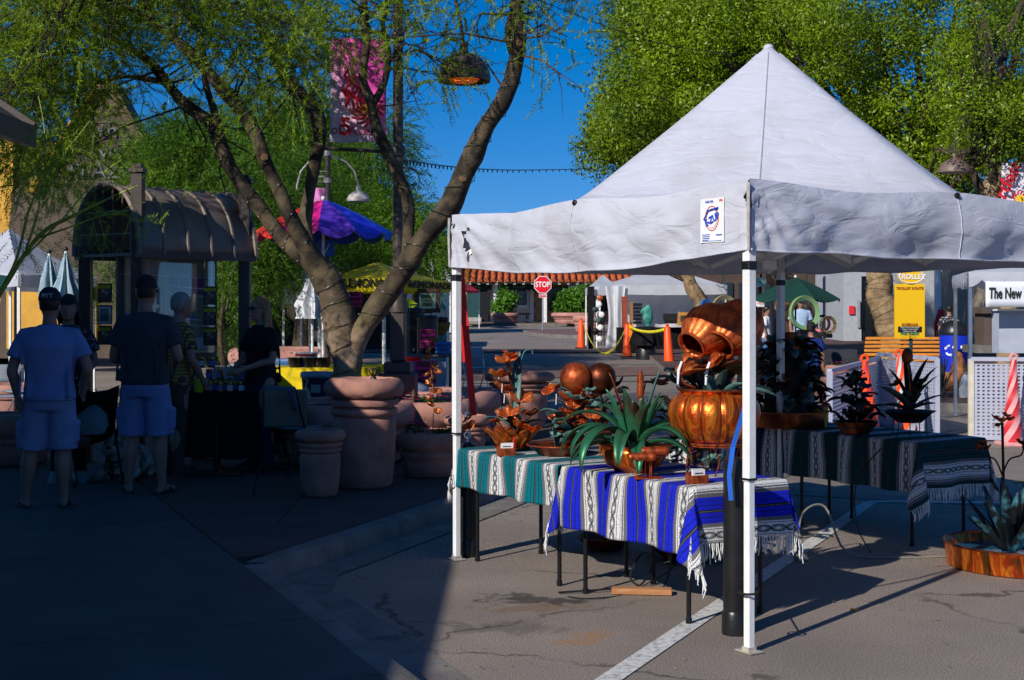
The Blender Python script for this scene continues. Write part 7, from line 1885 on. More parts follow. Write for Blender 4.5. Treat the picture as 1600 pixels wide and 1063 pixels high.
card('price_sign', 'pink card reading FRESH RASPBERRY LEMONADE under the left canopy', 553, 468, 25, 24, 20.5, PINK, ['FRESH', 'RASPBERRY', 'LEMONADE'])
card('price_sign', 'pink card reading FRESH RASPBERRY ICED TEA on the black drink dispenser', 668, 529, 24, 29, 17.2, PINK, ['FRESH', 'RASPBERRY', 'ICED TEA'])
card('price_sign', 'pink card reading RASPBERRY LEMONADE below the dispenser counter', 664, 582, 34, 36, 16.9, PINK, ['FRESH', 'RASPBERRY', 'LEMONADE'])
t = card('menu_sign', 'wood-framed yellow menu card hanging under the right lemonade canopy', 668, 470, 20, 20, 22.0, mat('pale_yellow_card', (.55, .55, .22), .6), ['LEMONADE', '~~~', 'FRESH'], ink=mat('olive_print', (.08, .12, .03), .7))
q = MB()
for dx, dz, w, h in ((0, .16, .42, .07), (0, -.16, .42, .07), (-.17, 0, .07, .3), (.17, 0, .07, .3)): q.box((dx, .01, dz), (w, .04, h), bev=.008)
q.sep('frame_board', mat('dark_oak', (.07, .035, .012), .6), t)
t = thing('lime_sign', 'lemon-shaped lime green sign reading ALL VANILLA LIME beside the lamp post', 'sign', tuple(P(635, 476, 18.5)))
m = MB(); m.prism([(.12 * math.cos(a) + (.03 if abs(math.sin(a)) < .2 else 0) * math.copysign(1, math.cos(a)), .078 * math.sin(a)) for a in [i * math.pi / 16 for i in range(32)]], -.008, .008, rot=Matrix.Rotation(R(90), 3, 'X')); m.build('sign_plate', mat('lime_card', (.45, .62, .01), .5), t)
for s_, dz, sz in (('ALL', .035, .04), ('VANILLA', 0, .04), ('LIME', -.04, .04)): text('sign_lettering', s_, sz, INK, t, (0, -.012, dz), ext=.002, bold=.001, sx=.95)
m = MB(); m.tube([(0, .01, -.07), (0, .01, -.55)], .01, 5); m.build('stake', BLACK, t)
t = thing('counter', 'pale counter with folding legs holding the dispensers right of the lamp post', 'table', (GX(664, 17.3), 17.5, zp(17.5)))
zc = kz(556, 17.3) - zp(17.5)
MB().box((0, 0, zc), (.72, .55, .03), bev=.006).build('table_top', mat('grey_top', (.12, .13, .15), .5), t)
for sx in (-1, 1):
 for sy in (-1, 1): m = MB(); m.tube([(sx * .32, sy * .22, 0), (sx * .32, sy * .22, zc - .02)], .015, 6); m.build('leg', BLKMET, t)
m = MB(); m.box((0.02, -.26, zc * .5 + .02), (.50, .01, zc * .8)); m.build('front_board', mat('pale_blue_board', (.28, .36, .44), .6), t); text('board_lettering', "NANCI'S PLACE", .055, INK, t, (.02, -.27, .10), ext=.002)
for px, Y, r_, h_ in ((668, 17.4, .135, .52), (648, 17.8, .12, .62)):
 t = thing('drink_dispenser', ('near black drink dispenser with the pink iced tea card' if px == 668 else 'taller dark dispenser directly behind the first'), 'dispenser', (GX(px, Y), Y, zp(17.5) + zc + .016))
 m = MB(); m.lathe([(r_, 0), (r_, h_ * .86), (r_ * 1.05, h_ * .87), (r_ * 1.05, h_ * .9), (r_ * .9, h_ * .95), (.001, h_ * .96)], (0, 0, 0), 24); m.build('tank', BLACK, t)
 m = MB(); m.tube([(-.05, 0, h_ * .94), (-.05, 0, h_ * 1.02), (.05, 0, h_ * 1.02), (.05, 0, h_ * .94)], .01, 6); m.build('lid_handle', BLACK, t); m = MB(); m.tube([(0, -r_, .06), (0, -r_ - .04, .06), (0, -r_ - .04, .03)], .01, 6); m.build('tap', STEEL, t)
t = thing('basket', 'wicker basket with dark lemons hanging right of the dispensers', 'basket', tuple(P(690, 507, 18))); m = MB(); m.lathe([(.03, -.14), (.10, -.06), (.12, .02), (.115, .03), (.001, 0)], (0, 0, 0), 18, jit=.05); m.build('basket_bowl', mat('wicker', (.20, .13, .02), .8, var=.4, scale=40, bump=1), t)
for k in range(4): m = MB(); m.ball((math.cos(k * 1.6) * .05, math.sin(k * 1.6) * .05, .06), .04, 8, 6); m.build('fruit', mat('dark_fruit', (.03, .02, .01), .6), t)
t = thing('cloth_stack', 'folded blue cloths stacked on the counter beside a white handle', 'cloth', (GX(692, 17.0), 17.2, zp(17.4) + zc + .02))
for k in range(3): m = MB(); m.box((0, 0, .03 + k * .052), (.20, .25, .045), bev=.018); m.build('folded_cloth', mat('blue_cloth', (.03, .16, .45), .8, var=.1), t)
person('person in red top bent behind the lamp post at the lemonade stand', GX(640, 18.6), 18.8, zp(18.8), .3, 1.55, 'f', top=cloth('red_cotton', (.55, .01, .01)), bottom='jeans', bot_m=MATS['black_jeans'], hair='long', shoes='black', vox=.02, sleeve='short', arms={-1: [(-.3, -.05, 1.2), (-.32, -.3, 1.05)], 1: [(.26, -.05, 1.15), (.2, -.3, .95)]})
t = thing('vendor_table', 'second yellow-clothed table behind the forked trunk', 'table', (GX(575, 18.6), 18.8, zp(18.8)))
MB().box((0, 0, .735), (1.0, .6, .03)).build('table_top', TOPM, t)
for sx in (-1, 1):
 for sy in (-1, 1): m = MB(); m.tube([(sx * .45, sy * .25, 0), (sx * .45, sy * .25, .72)], .015, 6); m.build('leg', BLKMET, t)
c_ = thing('table_cover', 'yellow cloth draped over the table behind the forked trunk', 'tablecloth', (GX(575, 18.6), 18.8, zp(18.8))); drape(c_, 1.05, .66, .765, .72, YC, 8, .02)
t = thing('trash_bag', 'clear plastic wrap bundle bulging around the lamp post foot', 'bag', (GX(622, 16.0), 16.2, zp(16) + .52)); m = MB(); m.ball((0, 0, .06), .32, 20, 12, sx=1.15, sz=.42); q = m.build('bag_body', mat('clear_wrap', (.20, .24, .30), .15, var=.3, bump=1, bscale=14, coat=.5), t, smooth=70); m = MB(); m.lathe([(.24, -.52), (.28, -.02), (.001, 0)], (0, 0, 0), 24); m.build('bin_drum', BLACK, t)
card('white_board', 'white sale board with pink drawing behind the lemonade dispensers', 680, 500, 42, 26, 24, mat('white_card', (.62, .62, .66), .6), ['', '', ''])
t = [o for o in COL.objects if o.get('label', '').startswith('white sale board')][0]
for a_, b_ in (((-.15, .05), (.05, .06)), ((-.15, -.03), (-.02, -.04)), ((-.08, .08), (-.08, -.05))): m = MB(); m.bar((a_[0], -.012, a_[1]), (b_[0], -.012, b_[1]), .008, .003); m.build('drawn_line', BLACK, t)
m = MB(); m.bar((.05, -.012, -.03), (.2, -.012, -.02), .03, .003); m.bar((.1, -.012, .05), (.16, -.012, .02), .03, .003); m.sep('pink_mark', PINK, t)
for px, w in ((545, 5), (600, 6), (640, 8)):
 t = thing('white_post', {545: 'narrow white post left under the lemonade canopy', 600: 'white post between trunk and lamp post', 640: 'thick white wrapped post behind the lime sign'}[px], 'post', tuple(G(px, 25))); m = MB(); m.tube([(0, 0, 0), (0, 0, 2.2)], w / 2 / S(25), 8); m.build('post_shaft', WHITEP, t); m = MB(); m.box((0, 0, .02), (.2, .2, .04)); m.build('post_foot', WHITEP, t)
t = thing('stand_backdrop', 'teal board wall behind the hanging menu card', 'panel', tuple(G(672, 26)))
a = P(650, 560, 26); b2 = P(702, 455, 26); m = MB(); m.box(((a.x + b2.x) / 2, 26, (a.z + b2.z) / 2), (b2.x - a.x, .05, b2.z - a.z)); m.build('board', mat('teal_board', (.04, .12, .15), .7), t, world=True)
bpy.data.objects.remove([o for o in COL.objects if o.name.startswith('brown_canopy')][0])
def flame(name, stops, scale, stretch=(1, 1, .5), rough=.25, metal=.85, dist=1.5):
 m = bpy.data.materials.new(name); m.use_nodes = True; nt = m.node_tree; N = nt.nodes; L = nt.links; b = N['Principled BSDF']
 b.inputs['Metallic'].default_value = metal
 tc = N.new('ShaderNodeTexCoord'); mp = N.new('ShaderNodeMapping'); mp.inputs['Scale'].default_value = stretch; nz = N.new('ShaderNodeTexNoise'); nz.inputs['Scale'].default_value = scale; nz.inputs['Detail'].default_value = 5; nz.inputs['Distortion'].default_value = dist
 L.new(tc.outputs['Object'], mp.inputs[0]); L.new(mp.outputs[0], nz.inputs[0])
 r = N.new('ShaderNodeValToRGB'); e = r.color_ramp.elements; e[0].position, e[0].color = stops[0][0], (*stops[0][1], 1); e[1].position, e[1].color = stops[-1][0], (*stops[-1][1], 1)
 for p, c in stops[1:-1]: q = e.new(p); q.color = (*c, 1)
 L.new(nz.outputs[0], r.inputs[0]); L.new(r.outputs[0], b.inputs['Base Color'])
 n2 = N.new('ShaderNodeTexNoise'); n2.inputs['Scale'].default_value = 45; L.new(tc.outputs['Object'], n2.inputs[0])
 mr = N.new('ShaderNodeMapRange'); mr.inputs[3].default_value = rough - .1; mr.inputs[4].default_value = rough + .22; L.new(n2.outputs[0], mr.inputs[0]); L.new(mr.outputs[0], b.inputs['Roughness'])
 bp = N.new('ShaderNodeBump'); bp.inputs['Strength'].default_value = .35; bp.inputs['Distance'].default_value = .006; L.new(n2.outputs[0], bp.inputs['Height']); L.new(bp.outputs[0], b.inputs['Normal'])
 return m
COPF = flame('flame_copper', [(.30, (.10, .02, .008)), (.40, (.62, .15, .015)), (.46, (.50, .05, .008)), (.53, (.80, .26, .02)), (.60, (.42, .04, .008)), (.67, (.16, .06, .01)), (.75, (.05, .03, .01))], 5, (1.3, 1.3, .35), .3, .7)
COPO = flame('orange_copper', [(.3, (.07, .015, .008)), (.5, (.48, .085, .022)), (.7, (.72, .20, .05))], 9, rough=.42, metal=.75)
COPD = flame('dark_copper', [(.3, (.04, .014, .008)), (.5, (.22, .055, .02)), (.7, (.40, .12, .04))], 6, rough=.38)
CUPM = flame('petal_copper', [(.3, (.20, .05, .02)), (.5, (.52, .10, .02)), (.7, (.80, .30, .08))], 12, rough=.38, metal=.6)
VERD = mat('verdigris', (.13, .30, .28), .6, .2, col2=(.03, .07, .065), scale=9, detail=7, bump=.3)
VERDD = mat('dark_verdigris', (.05, .085, .08), .55, .3, col2=(.012, .014, .013), scale=9, detail=7)
AGV = mat('patina_green', (.02, .13, .06), .4, .35, col2=(.05, .025, .012), scale=3.5, detail=5, ramp=(.30, .48))
DKL = mat('dark_leaf_metal', (.035, .018, .012), .45, .6, col2=(.01, .008, .007), scale=10)
WATER = mat('water_stream', (.75, .8, .85), .08, var=0, spec=.8)
def blade(mb, b, az, L, w, up0=.9, drop=1.2, ch=.25, n=9, twist=0):
 """curved metal leaf from b: azimuth, length, width, initial rise angle, total bend"""
 b = Vector(b); p = b.copy(); V = []
 for i in range(n + 1):
  f = i / n; el = up0 - drop * f; d = Vector((math.cos(az) * math.cos(el), math.sin(az) * math.cos(el), math.sin(el)))
  if i: p = p + d * L / n
  s = Vector((-math.sin(az + twist * f), math.cos(az + twist * f), 0)); up = s.cross(d) * -1
  ww = w * (math.sin(math.pi * min(1, f * .82 + .16)) ** .75) * (1 if f < .98 else .08)
  V += [p - s * ww / 2 + up * ww * ch, p, p + s * ww / 2 + up * ww * ch]
 mb.add(V, [(i * 3 + k, i * 3 + k + 1, i * 3 + k + 4, i * 3 + k + 3) for i in range(n) for k in range(2)])
 return p
def bl(t, b, az, L, w, m, nm='leaf', **k):
 mb = MB(); blade(mb, b, az, L, w, **k); return mb.build(nm, m, t, smooth=50, thick=.0018)
def cup(t, c, r, m=None, tilt=(0, 0), np_=6, deep=.5, nm='flower'):
 mb = MB(); n = 36; V = []; J = 5; Rr = Euler((tilt[0], tilt[1], rnd.random() * 6)).to_matrix()
 for j in range(J + 1):
  f = j / J
  for i in range(n):
   a = 2 * math.pi * i / n; pet = abs(math.cos(a * np_ / 2)) ** .6
   rr = r * f * (.72 + .35 * pet * f + (0 if f < .6 else 0)); z = r * deep * (f ** 1.6) + r * .12 * f * math.cos(a * np_) - r * deep * .3
   V.append(Vector(c) + Rr @ Vector((rr * math.cos(a) + 1e-4 * math.cos(a), rr * math.sin(a) + 1e-4 * math.sin(a), z)))
 mb.add(V, [(j * n + i, j * n + (i + 1) % n, (j + 1) * n + (i + 1) % n, (j + 1) * n + i) for j in range(J) for i in range(n)])
 return mb.build(nm, m or CUPM, t, smooth=45, thick=.002)
def stem(t, pts, r=.005, m=None, nm='stem'): d = smooth_path([(*p, 0) for p in pts], 4); mb = MB(); mb.tube([q[:3] for q in d], r, 6); return mb.build(nm, m or COPD, t)
def lathe(t, nm, prof, m, c=(0, 0, 0), n=40, rot=None, flute=None, thick=0, cap=False, **k): mb = MB(); mb.lathe(prof, c, n, rot=rot, flute=flute, cap=cap, **k); return mb.build(nm, m, t, smooth=50, thick=thick)
def at(px, Y, z=.762): return (GX(px, Y), Y, z + zg(Y))
t = thing('copper_pot', 'big ribbed flame-coloured copper pumpkin pot on a wire stand', 'pot', at(1116, 7.92))
fl = lambda a, z: 1 - .055 * (1 - abs(math.cos(a * 7))) ** 2
lathe(t, 'pot_body', [(.10, .175), (.17, .18), (.215, .215), (.255, .28), (.268, .345), (.26, .40), (.235, .44), (.205, .462), (.195, .468), (.20, .478), (.212, .482)], COPF, n=112, flute=fl, thick=.003)
lathe(t, 'rim', [(.205, .478), (.214, .482), (.214, .492), (.205, .495), (.198, .49)], COPD, n=48, cap=False)
for k in range(14):
 a = (k + .5) * math.pi / 7; mb = MB(); mb.tube([(math.cos(a) * r * .957, math.sin(a) * r * .957, z) for r, z in ((.17, .182), (.22, .215), (.258, .28), (.271, .345), (.262, .40), (.237, .44), (.207, .462))], .0035, 5); mb.build('rib_seam', COPD, t)
m = MB(); m.ring((0, 0, .178), .185, .006, 40, 6); m.ring((0, 0, .165), .18, .004, 40, 6); m.sep('stand_ring', COPO, t)
for k in range(6): a = k * math.pi / 3 + .3; stem(t, [(math.cos(a) * .182, math.sin(a) * .182, .178), (math.cos(a + .25) * .165, math.sin(a + .25) * .165, .09), (math.cos(a + .1) * .19, math.sin(a + .1) * .19, .002)], .0045, COPO, 'stand_leg')
MB().lathe([(.20, .44), (.001, .44)], (0, 0, 0), 32, cap=False).build('water', mat('dark_water', (.02, .02, .02), .05, var=0, spec=.8), t)
for k, (az, L, w, el, m_) in enumerate(((.6, .22, .06, 1.3, VERD), (1.9, .2, .06, 1.2, VERDD), (3.2, .26, .07, 1.1, VERDD), (4.4, .2, .06, 1.2, VERD), (5.4, .2, .07, .9, VERD), (2.6, .2, .05, 1.4, DKL), (0.1, .28, .08, .6, VERD), (5.9, .3, .09, .5, VERD), (3.9, .16, .05, 1.4, VERDD), (4.9, .22, .06, 1.35, VERDD), (1.2, .2, .06, 1.0, DKL))): bl(t, (.08 * math.cos(az), .08 * math.sin(az), .45), az, L, w, m_, up0=el, drop=.9)
for c, r, tl in (((-.09, -.06, .60), .15, (.25, .25)), ((.06, .0, .59), .13, (.1, .3)), ((-.02, .08, .62), .12, (-.2, .1)), ((.12, -.1, .63), .12, (.35, .1))): cup(t, c, r, CUPM if r > .14 else COPD, tl, 3, .3, 'leaf_dish'); stem(t, [(c[0] * .4, c[1] * .4, .44), (c[0] * .7, c[1] * .7, .52), c])
stem(t, [(-.12, -.08, .5), (-.20, -.10, .54), (-.19, -.10, .63), (-.13, -.09, .65)], .008, COPO, 'coil')
def tipurn(c, R_, ax, label):
 q = Vector(ax).normalized(); rot = q.to_track_quat('Z', 'Y').to_matrix()
 u = lathe(t, 'tipping_urn', [(.01, -R_ * 1.05), (R_ * .45, -R_ * .98), (R_ * .80, -R_ * .62), (R_ * .98, -R_ * .1), (R_ * .92, R_ * .42), (R_ * .62, R_ * .86), (R_ * .52, R_ * .98), (R_ * .56, R_ * 1.10)], COPO, c, 72, rot, lambda a, z: 1 - .05 * (1 - abs(math.cos(a * 6))) ** 1.5, .003)
 mb = MB(); mb.ring(Vector(c) + q * R_ * 1.10, R_ * .56, R_ * .05, 30, 6, rot); mb.build('urn_rim', COPO, u)
 for k in range(12):
  a = (k + .5) * math.pi / 6; mb = MB(); mb.tube([Vector(c) + rot @ Vector((math.cos(a) * r * .965, math.sin(a) * r * .965, z)) for r, z in ((R_ * .45, -R_ * .98), (R_ * .81, -R_ * .62), (R_ * .99, -R_ * .1), (R_ * .93, R_ * .42), (R_ * .63, R_ * .86))], .0025, 4); mb.build('urn_seam', CUPM, u)
 lip = Vector(c) + q * R_ * 1.1 + Vector((-.02, -.02, -R_ * .45)); mb = MB()
 blade(mb, lip + Vector((.02, .01, .03)), math.atan2(ax[1], ax[0]), R_ * .55, R_ * .35, up0=-.6, drop=.3, ch=.3); mb.build('spout', COPO, u, thick=.002)
 mb = MB(); e = lip + Vector((-.04, -.03, -.02)); mb.tube([e, e + Vector((-.02, -.01, -.05)), e + Vector((-.025, -.015, -.13))], [.007, .009, .006], 6); mb.build('water_stream', WATER, t)
tipurn((-.03, .03, .835), .155, (-.62, -.50, -.52), 0); tipurn((.125, .0, .845), .165, (-.58, -.52, -.52), 0)
stem(t, [(0, .05, .44), (.01, .1, .7), (0, .05, .80)], .01); stem(t, [(.05, .05, .44), (.12, .1, .7), (.12, .05, .80)], .01)
t = thing('metal_agave', 'green patinated metal agave fountain in a faceted copper bowl on the blue blanket', 'fountain', at(990, 7.98))
lathe(t, 'bowl', [(.10, .0), (.17, .05), (.20, .12), (.19, .15)], COPF, n=9, thick=.003)
for k in range(7): a = k * .9; bl(t, (.12 * math.cos(a), .12 * math.sin(a), .06), a, .16, .12, (COPF, CUPM)[k % 2], 'bowl_panel', up0=.9, drop=.3)
for az, L, w, el, dr in ((3.5, .52, .075, 1.45, 3.0), (3.0, .52, .075, 1.35, 2.7), (3.9, .58, .085, 1.3, 2.9), (2.6, .56, .07, 1.45, 2.2), (4.4, .48, .09, 1.3, 2.8), (5.0, .34, .085, 1.45, .8), (5.6, .42, .085, 1.4, 2.5), (6.1, .38, .07, 1.4, 2.0), (.3, .36, .07, 1.4, 1.8), (.9, .40, .07, 1.4, 1.4), (1.6, .42, .07, 1.45, 1.2), (2.1, .46, .07, 1.45, 1.6), (5.3, .32, .095, 1.5, .1), (4.0, .36, .09, 1.55, .2), (3.4, .38, .08, 1.35, .2), (4.6, .30, .10, 1.5, .2), (5.9, .36, .08, 1.35, .2), (.2, .34, .08, 1.3, .3), (3.2, .42, .08, .95, 2.3), (4.7, .40, .09, .9, 2.3), (5.9, .38, .08, .8, 2.0), (2.9, .36, .08, .6, 1.6)): bl(t, (.05 * math.cos(az), .05 * math.sin(az), .13), az, L, w, AGV, up0=el, drop=dr, ch=.3, n=14)
for az, L, w, el, dr, m_ in ((3.1, .46, .05, 1.25, -.0, COPD), (.1, .50, .055, 1.15, -.15, VERD), (.4, .40, .04, 1.35, 0, AGV)): bl(t, (0, 0, .15), az, L, w, m_, 'upright_leaf', up0=el, drop=dr, ch=.3, n=10)
stem(t, [(.04, 0, .15), (.04, 0, .45)], .012, COPO, 'spout_pipe'); lathe(t, 'spout_cap', [(.018, .44), (.020, .45), (.02, .56), (.012, .565), (.012, .59), (.001, .59)], COPO, (.04, 0, 0), 16)
t = thing('copper_ornament', 'pair of small ribbed copper barrels on a little post stand, front of blue table', 'ornament', at(1013, 7.66))
MB().box((0, 0, .004), (.16, .10, .006)).build('base_plate', COPO, t)
for sx, y, z in ((-.035, 0, .12), (.04, .03, .15)):
 lathe(t, 'barrel', [(.02, -.075), (.024, -.07)] + [(.024 + .004 * (i % 2), -.065 + i * .0108) for i in range(13)] + [(.024, .07), (.018, .075), (.018, .078), (.001, .078)], COPO, (sx, y, z), 20, Matrix.Rotation(R(90), 3, 'Y'), cap=True)
 stem(t, [(sx * .5, y, .005), (sx * .5, y, z - .02)], .004, COPO, 'post'); stem(t, [(sx - .03, y, .005), (sx - .03, y, z - .02)], .004, COPO, 'post')
def cardbox(label, px, Y, w, rz):
 t = thing('card_holder', label, 'card holder', at(px, Y), rz)
 m = MB()
 for a, d in (((0, -w * .35, .025), (w, .005, .05)), ((0, w * .35, .03), (w, .005, .06)), ((-w / 2, 0, .025), (.005, w * .7, .05)), ((w / 2, 0, .025), (.005, w * .7, .05)), ((0, 0, .005), (w, w * .7, .006))): m.box(a, d)
 m.sep('copper_panel', COPO, t)
 m = MB(); [m.box((-.0 + .006 * k, -.02 + .02 * k, .05), (w * .75, .004, .06), rot=Matrix.Rotation(.1 * k, 3, 'Z')) for k in range(3)]; m.sep('card', WHITEP, t)
 m = MB(); m.box((0, -.0225, .06), (w * .5, .001, .006)); m.box((-.01, -.0225, .045), (w * .4, .001, .004)); m.sep('card_print', BLACK, t)
cardbox('small copper box holding white cards near the blue table corner', 1089, 7.42, .10, .4); cardbox('copper card box on the teal table before the fluted bowl', 791, 8.88, .11, .2)
t = thing('pen', 'red pen standing by the card box on the teal table', 'pen', at(803, 9.0)); m = MB(); m.tube([(0, 0, 0), (0, 0, .11)], .005, 8); m.build('barrel', REDS, t); m = MB(); m.tube([(0, 0, .11), (0, 0, .13)], .003, 6); m.build('tip', BLACK, t)
t = thing('flower_fountain', 'copper lily fountain with tall verdigris leaf in a fluted bowl, left end of the tables', 'fountain', at(800, 9.22))
for k in range(12): a = k * math.pi / 6; bl(t, (.09 * math.cos(a), .09 * math.sin(a), .005), a, .19, .13, COPF, 'bowl_panel', up0=1.1, drop=.35, ch=.1)
lathe(t, 'bowl_floor', [(.001, .01), (.12, .012), (.13, .03)], COPD, n=24)
for az, L, w, el in ((1.2, .46, .08, 1.5), (2.0, .30, .07, 1.35), (3.4, .26, .06, 1.2), (.2, .24, .06, 1.1), (5.2, .22, .06, 1.2), (4.2, .2, .07, 1.3)): bl(t, (.02, 0, .1 if L < .4 else .22), az, L, w, VERD if L > .24 else VERDD, up0=el, drop=.25 if L > .4 else 1.2, ch=.25)
stem(t, [(0, 0, .02), (-.01, 0, .2), (.0, .01, .4), (-.03, 0, .58)], .01)
for dx, dy, z, r in ((-.03, 0, .60, .085), (-.09, -.02, .50, .075), (-.06, .03, .41, .08), (.06, -.02, .34, .085), (-.02, -.04, .24, .08), (.13, .02, .24, .07), (.04, -.05, .17, .075), (-.09, 0, .20, .06), (.12, -.02, .14, .08), (-.02, .0, .64, .05)): cup(t, (dx, dy, z), r, tilt=(rnd.uniform(.1, .5), rnd.uniform(-.4, .4))); stem(t, [(0, 0, z - .12), (dx * .6, dy, z - .06), (dx, dy, z - .01)], .004)
for dx, z in ((-.085, .545), (-.065, .45), (-.05, .38)): m = MB(); m.tube([(dx, -.03, z), (dx - .004, -.032, z - .06)], .0035, 5); m.build('water_stream', WATER, t)
stem(t, [(.05, 0, .55), (.08, 0, .66), (.13, 0, .68), (.14, 0, .65)], .004, VERD, 'tendril')
t = thing('flower_fountain', 'copper flower fountain with two round gourds and stacked wide pans', 'fountain', at(893, 8.93))
for dx, dy, z, r in ((-.10, -.05, .0, .19), (.10, .05, .09, .21)):
 lathe(t, 'pan', [(.001, z + .004), (r * .6, z + .006), (r, z + .07), (r * 1.03, z + .072), (r, z + .066)], COPD, (dx, dy, 0), 36, thick=.002); m = MB(); m.ring((dx, dy, z + .07), r * 1.01, .005, 36, 6); m.build('pan_rim', COPO, t)
 for k in range(4 if z else 0): a = k * 1.57 + .5; stem(t, [(dx + r * .8 * math.cos(a), dy + r * .8 * math.sin(a), z + .05), (dx + r * .8 * math.cos(a), dy + r * .8 * math.sin(a), .0)], .005, COPO, 'pan_leg')
for dx, dy, z, m_ in ((.03, .05, .50, COPO), (.195, .10, .495, COPD)): lathe(t, 'gourd', [(.001, z - .11), (.06, z - .095), (.098, z - .045), (.108, z), (.098, z + .05), (.06, z + .09), (.001, z + .105)], m_, (dx, dy, 0), 10); stem(t, [(dx, dy, .1), (dx + .02, dy, .3), (dx, dy, z - .1)], .006)
for k in range(40): a = rnd.random() * 6.28; d = rnd.uniform(.02, .17); z = rnd.uniform(.12, .44); c = (.02 + d * math.cos(a), d * math.sin(a) * .8, z); cup(t, c, rnd.uniform(.045, .08), (CUPM, COPO, CUPM, VERD)[k % 4], (rnd.uniform(0, .7), rnd.uniform(-.5, .5)), rnd.choice((3, 5, 6)), .4); stem(t, [(.0, 0, z - .1), (c[0] * .7, c[1] * .7, z - .05), c], .0035)
for k in range(16): a = rnd.random() * 6.28; bl(t, (.05 * math.cos(a), .05 * math.sin(a), rnd.uniform(.05, .32)), a, rnd.uniform(.12, .22), rnd.uniform(.05, .09), (VERD, VERD, VERDD)[k % 3], up0=1.1, drop=1.3)
bl(t, (-.10, -.05, .05), 2.4, .2, .08, VERD, up0=1.45, drop=.1); bl(t, (-.06, -.08, .08), 5.6, .22, .08, VERD, up0=1.2, drop=1.6)
m = MB(); m.tube([(-.10, -.04, .40), (-.103, -.045, .33)], .0035, 5); m.build('water_stream', WATER, t)
def darkcluster(label, px, Y, z0, h, r, n, seed, mats=(DKL, DKL, VERDD, COPD, VERD), pan=.2, leg=False):
 t = thing('flower_sculpture', label, 'sculpture', (GX(px, Y), Y, z0)); q = random.Random(seed)
 if pan: lathe(t, 'dish', [(.001, .01), (pan * .6, .012), (pan, .10), (pan * 1.03, .10)], COPD, n=28, thick=.003)
 stem(t, [(0, 0, .02), (.01, 0, h * .5), (0, 0, h * .95)], .01)
 for k in range(n):
  f = q.random() ** (.5 if h > .8 else 1); z = .10 + (h - .10) * f; rr = r * (1 - (.25 if h > .8 else .55) * f) * q.uniform(.3, 1); a = q.random() * 6.28; c = (rr * math.cos(a), rr * math.sin(a), z); m_ = mats[q.randrange(len(mats))]
  if q.random() < .5: cup(t, c, q.uniform(.04, .07), m_, (q.uniform(0, .8), q.uniform(-.5, .5)), 5, .4)
  else: bl(t, c, a, q.uniform(.10, .18), q.uniform(.05, .08), m_, up0=q.uniform(.2, 1.2), drop=1.3)
  if k % 3 == 0: stem(t, [(0, 0, z - .08), c], .003)
 return t
darkcluster('dark copper flowers standing on the ground behind the agave bowl', 1075, 9.35, zg(9), 1.28, .30, 110, 5, pan=.28)
darkcluster('dark verdigris leaf sculpture between the gourds and the agave', 945, 9.7, zg(9.7), 1.18, .18, 40, 6, mats=(VERDD, VERDD, DKL), pan=.2)
t = darkcluster('rose bush sculpture in a dark faceted dish on the right table', 1337, 10.3, .765 + zg(10.3), .45, .15, 44, 7, mats=(DKL, DKL, VERDD, COPD), pan=.17)
t = thing('orchid_sculpture', 'dark orchid sculpture with tall leaves in a wide dish on wire legs', 'sculpture', at(1421, 10.0))
lathe(t, 'dish', [(.001, .12), (.09, .122), (.19, .205), (.20, .205)], DKL, n=8, thick=.003)
for k in range(5): a = k * 1.257; stem(t, [(.12 * math.cos(a), .12 * math.sin(a), .16), (.13 * math.cos(a), .13 * math.sin(a), .05), (.15 * math.cos(a), .15 * math.sin(a), .003)], .004, BLKMET, 'wire_leg')
stem(t, [(0, 0, .15), (.0, 0, .4), (-.02, 0, .56)], .012); lathe(t, 'bud', [(.001, .54), (.035, .57), (.042, .61), (.03, .65), (.001, .67)], COPD, (-.015, 0, 0), 14)
for az, L, w, el in ((.2, .40, .06, 1.25), (.5, .44, .06, 1.4), (2.9, .36, .10, 1.4), (3.3, .26, .11, 1.0), (5.8, .34, .06, 1.2), (1.5, .5, .06, 1.5), (2.4, .3, .12, .9), (.1, .3, .05, .7), (4.2, .2, .1, 1.2), (5.0, .22, .07, 1.0), (3.0, .2, .1, .5), (6.0, .2, .08, .6)): bl(t, (0, 0, .2), az, L, w, (DKL, VERDD)[L < .36], up0=el, drop=.5)
for dx, z in ((.10, .42), (.06, .36), (-.1, .40)): cup(t, (dx, -.02, z), .05, COPD, (.5, .3), 5)
t = thing('tiered_fountain', 'tall dark leaf-covered copper fountain in a round basin on the back table', 'fountain', at(1233, 11.05)); q = random.Random(3)
lathe(t, 'basin', [(.001, .0), (.30, .0), (.31, .01), (.31, .12), (.30, .125)], COPD, n=48, thick=.003); m = MB(); m.ring((0, 0, .12), .31, .007, 48, 6); m.build('basin_rim', COPO, t)
lathe(t, 'core', [(.22, .1), (.18, .4), (.10, .62)], DKL, n=14); lathe(t, 'top_pot', [(.13, .60), (.11, .66), (.085, .74), (.09, .76)], COPD, (.0, 0, 0), 12, thick=.003)
for k in range(150):
 f = q.random() ** .8; z = .12 + .58 * f; r = .29 - .17 * f; a = q.random() * 6.28; c = (r * math.cos(a), r * math.sin(a), z); m_ = (DKL, VERDD, DKL, COPD, DKL, VERD, VERDD)[k % 7]
 if k % 3: bl(t, c, a + q.uniform(-.6, .6), q.uniform(.10, .16), q.uniform(.06, .09), m_, up0=q.uniform(-.2, 1.2), drop=1.2, n=6)
 else: cup(t, c, q.uniform(.04, .065), m_, (q.uniform(0, .8), q.uniform(-.5, .5)), 5)
t = thing('drink_cup', 'yellow takeaway cup with red lid and straw on the right table', 'cup', at(1283, 10.9)); YP_ = mat('yellow_cup', (.62, .36, .01), .45, var=.03)
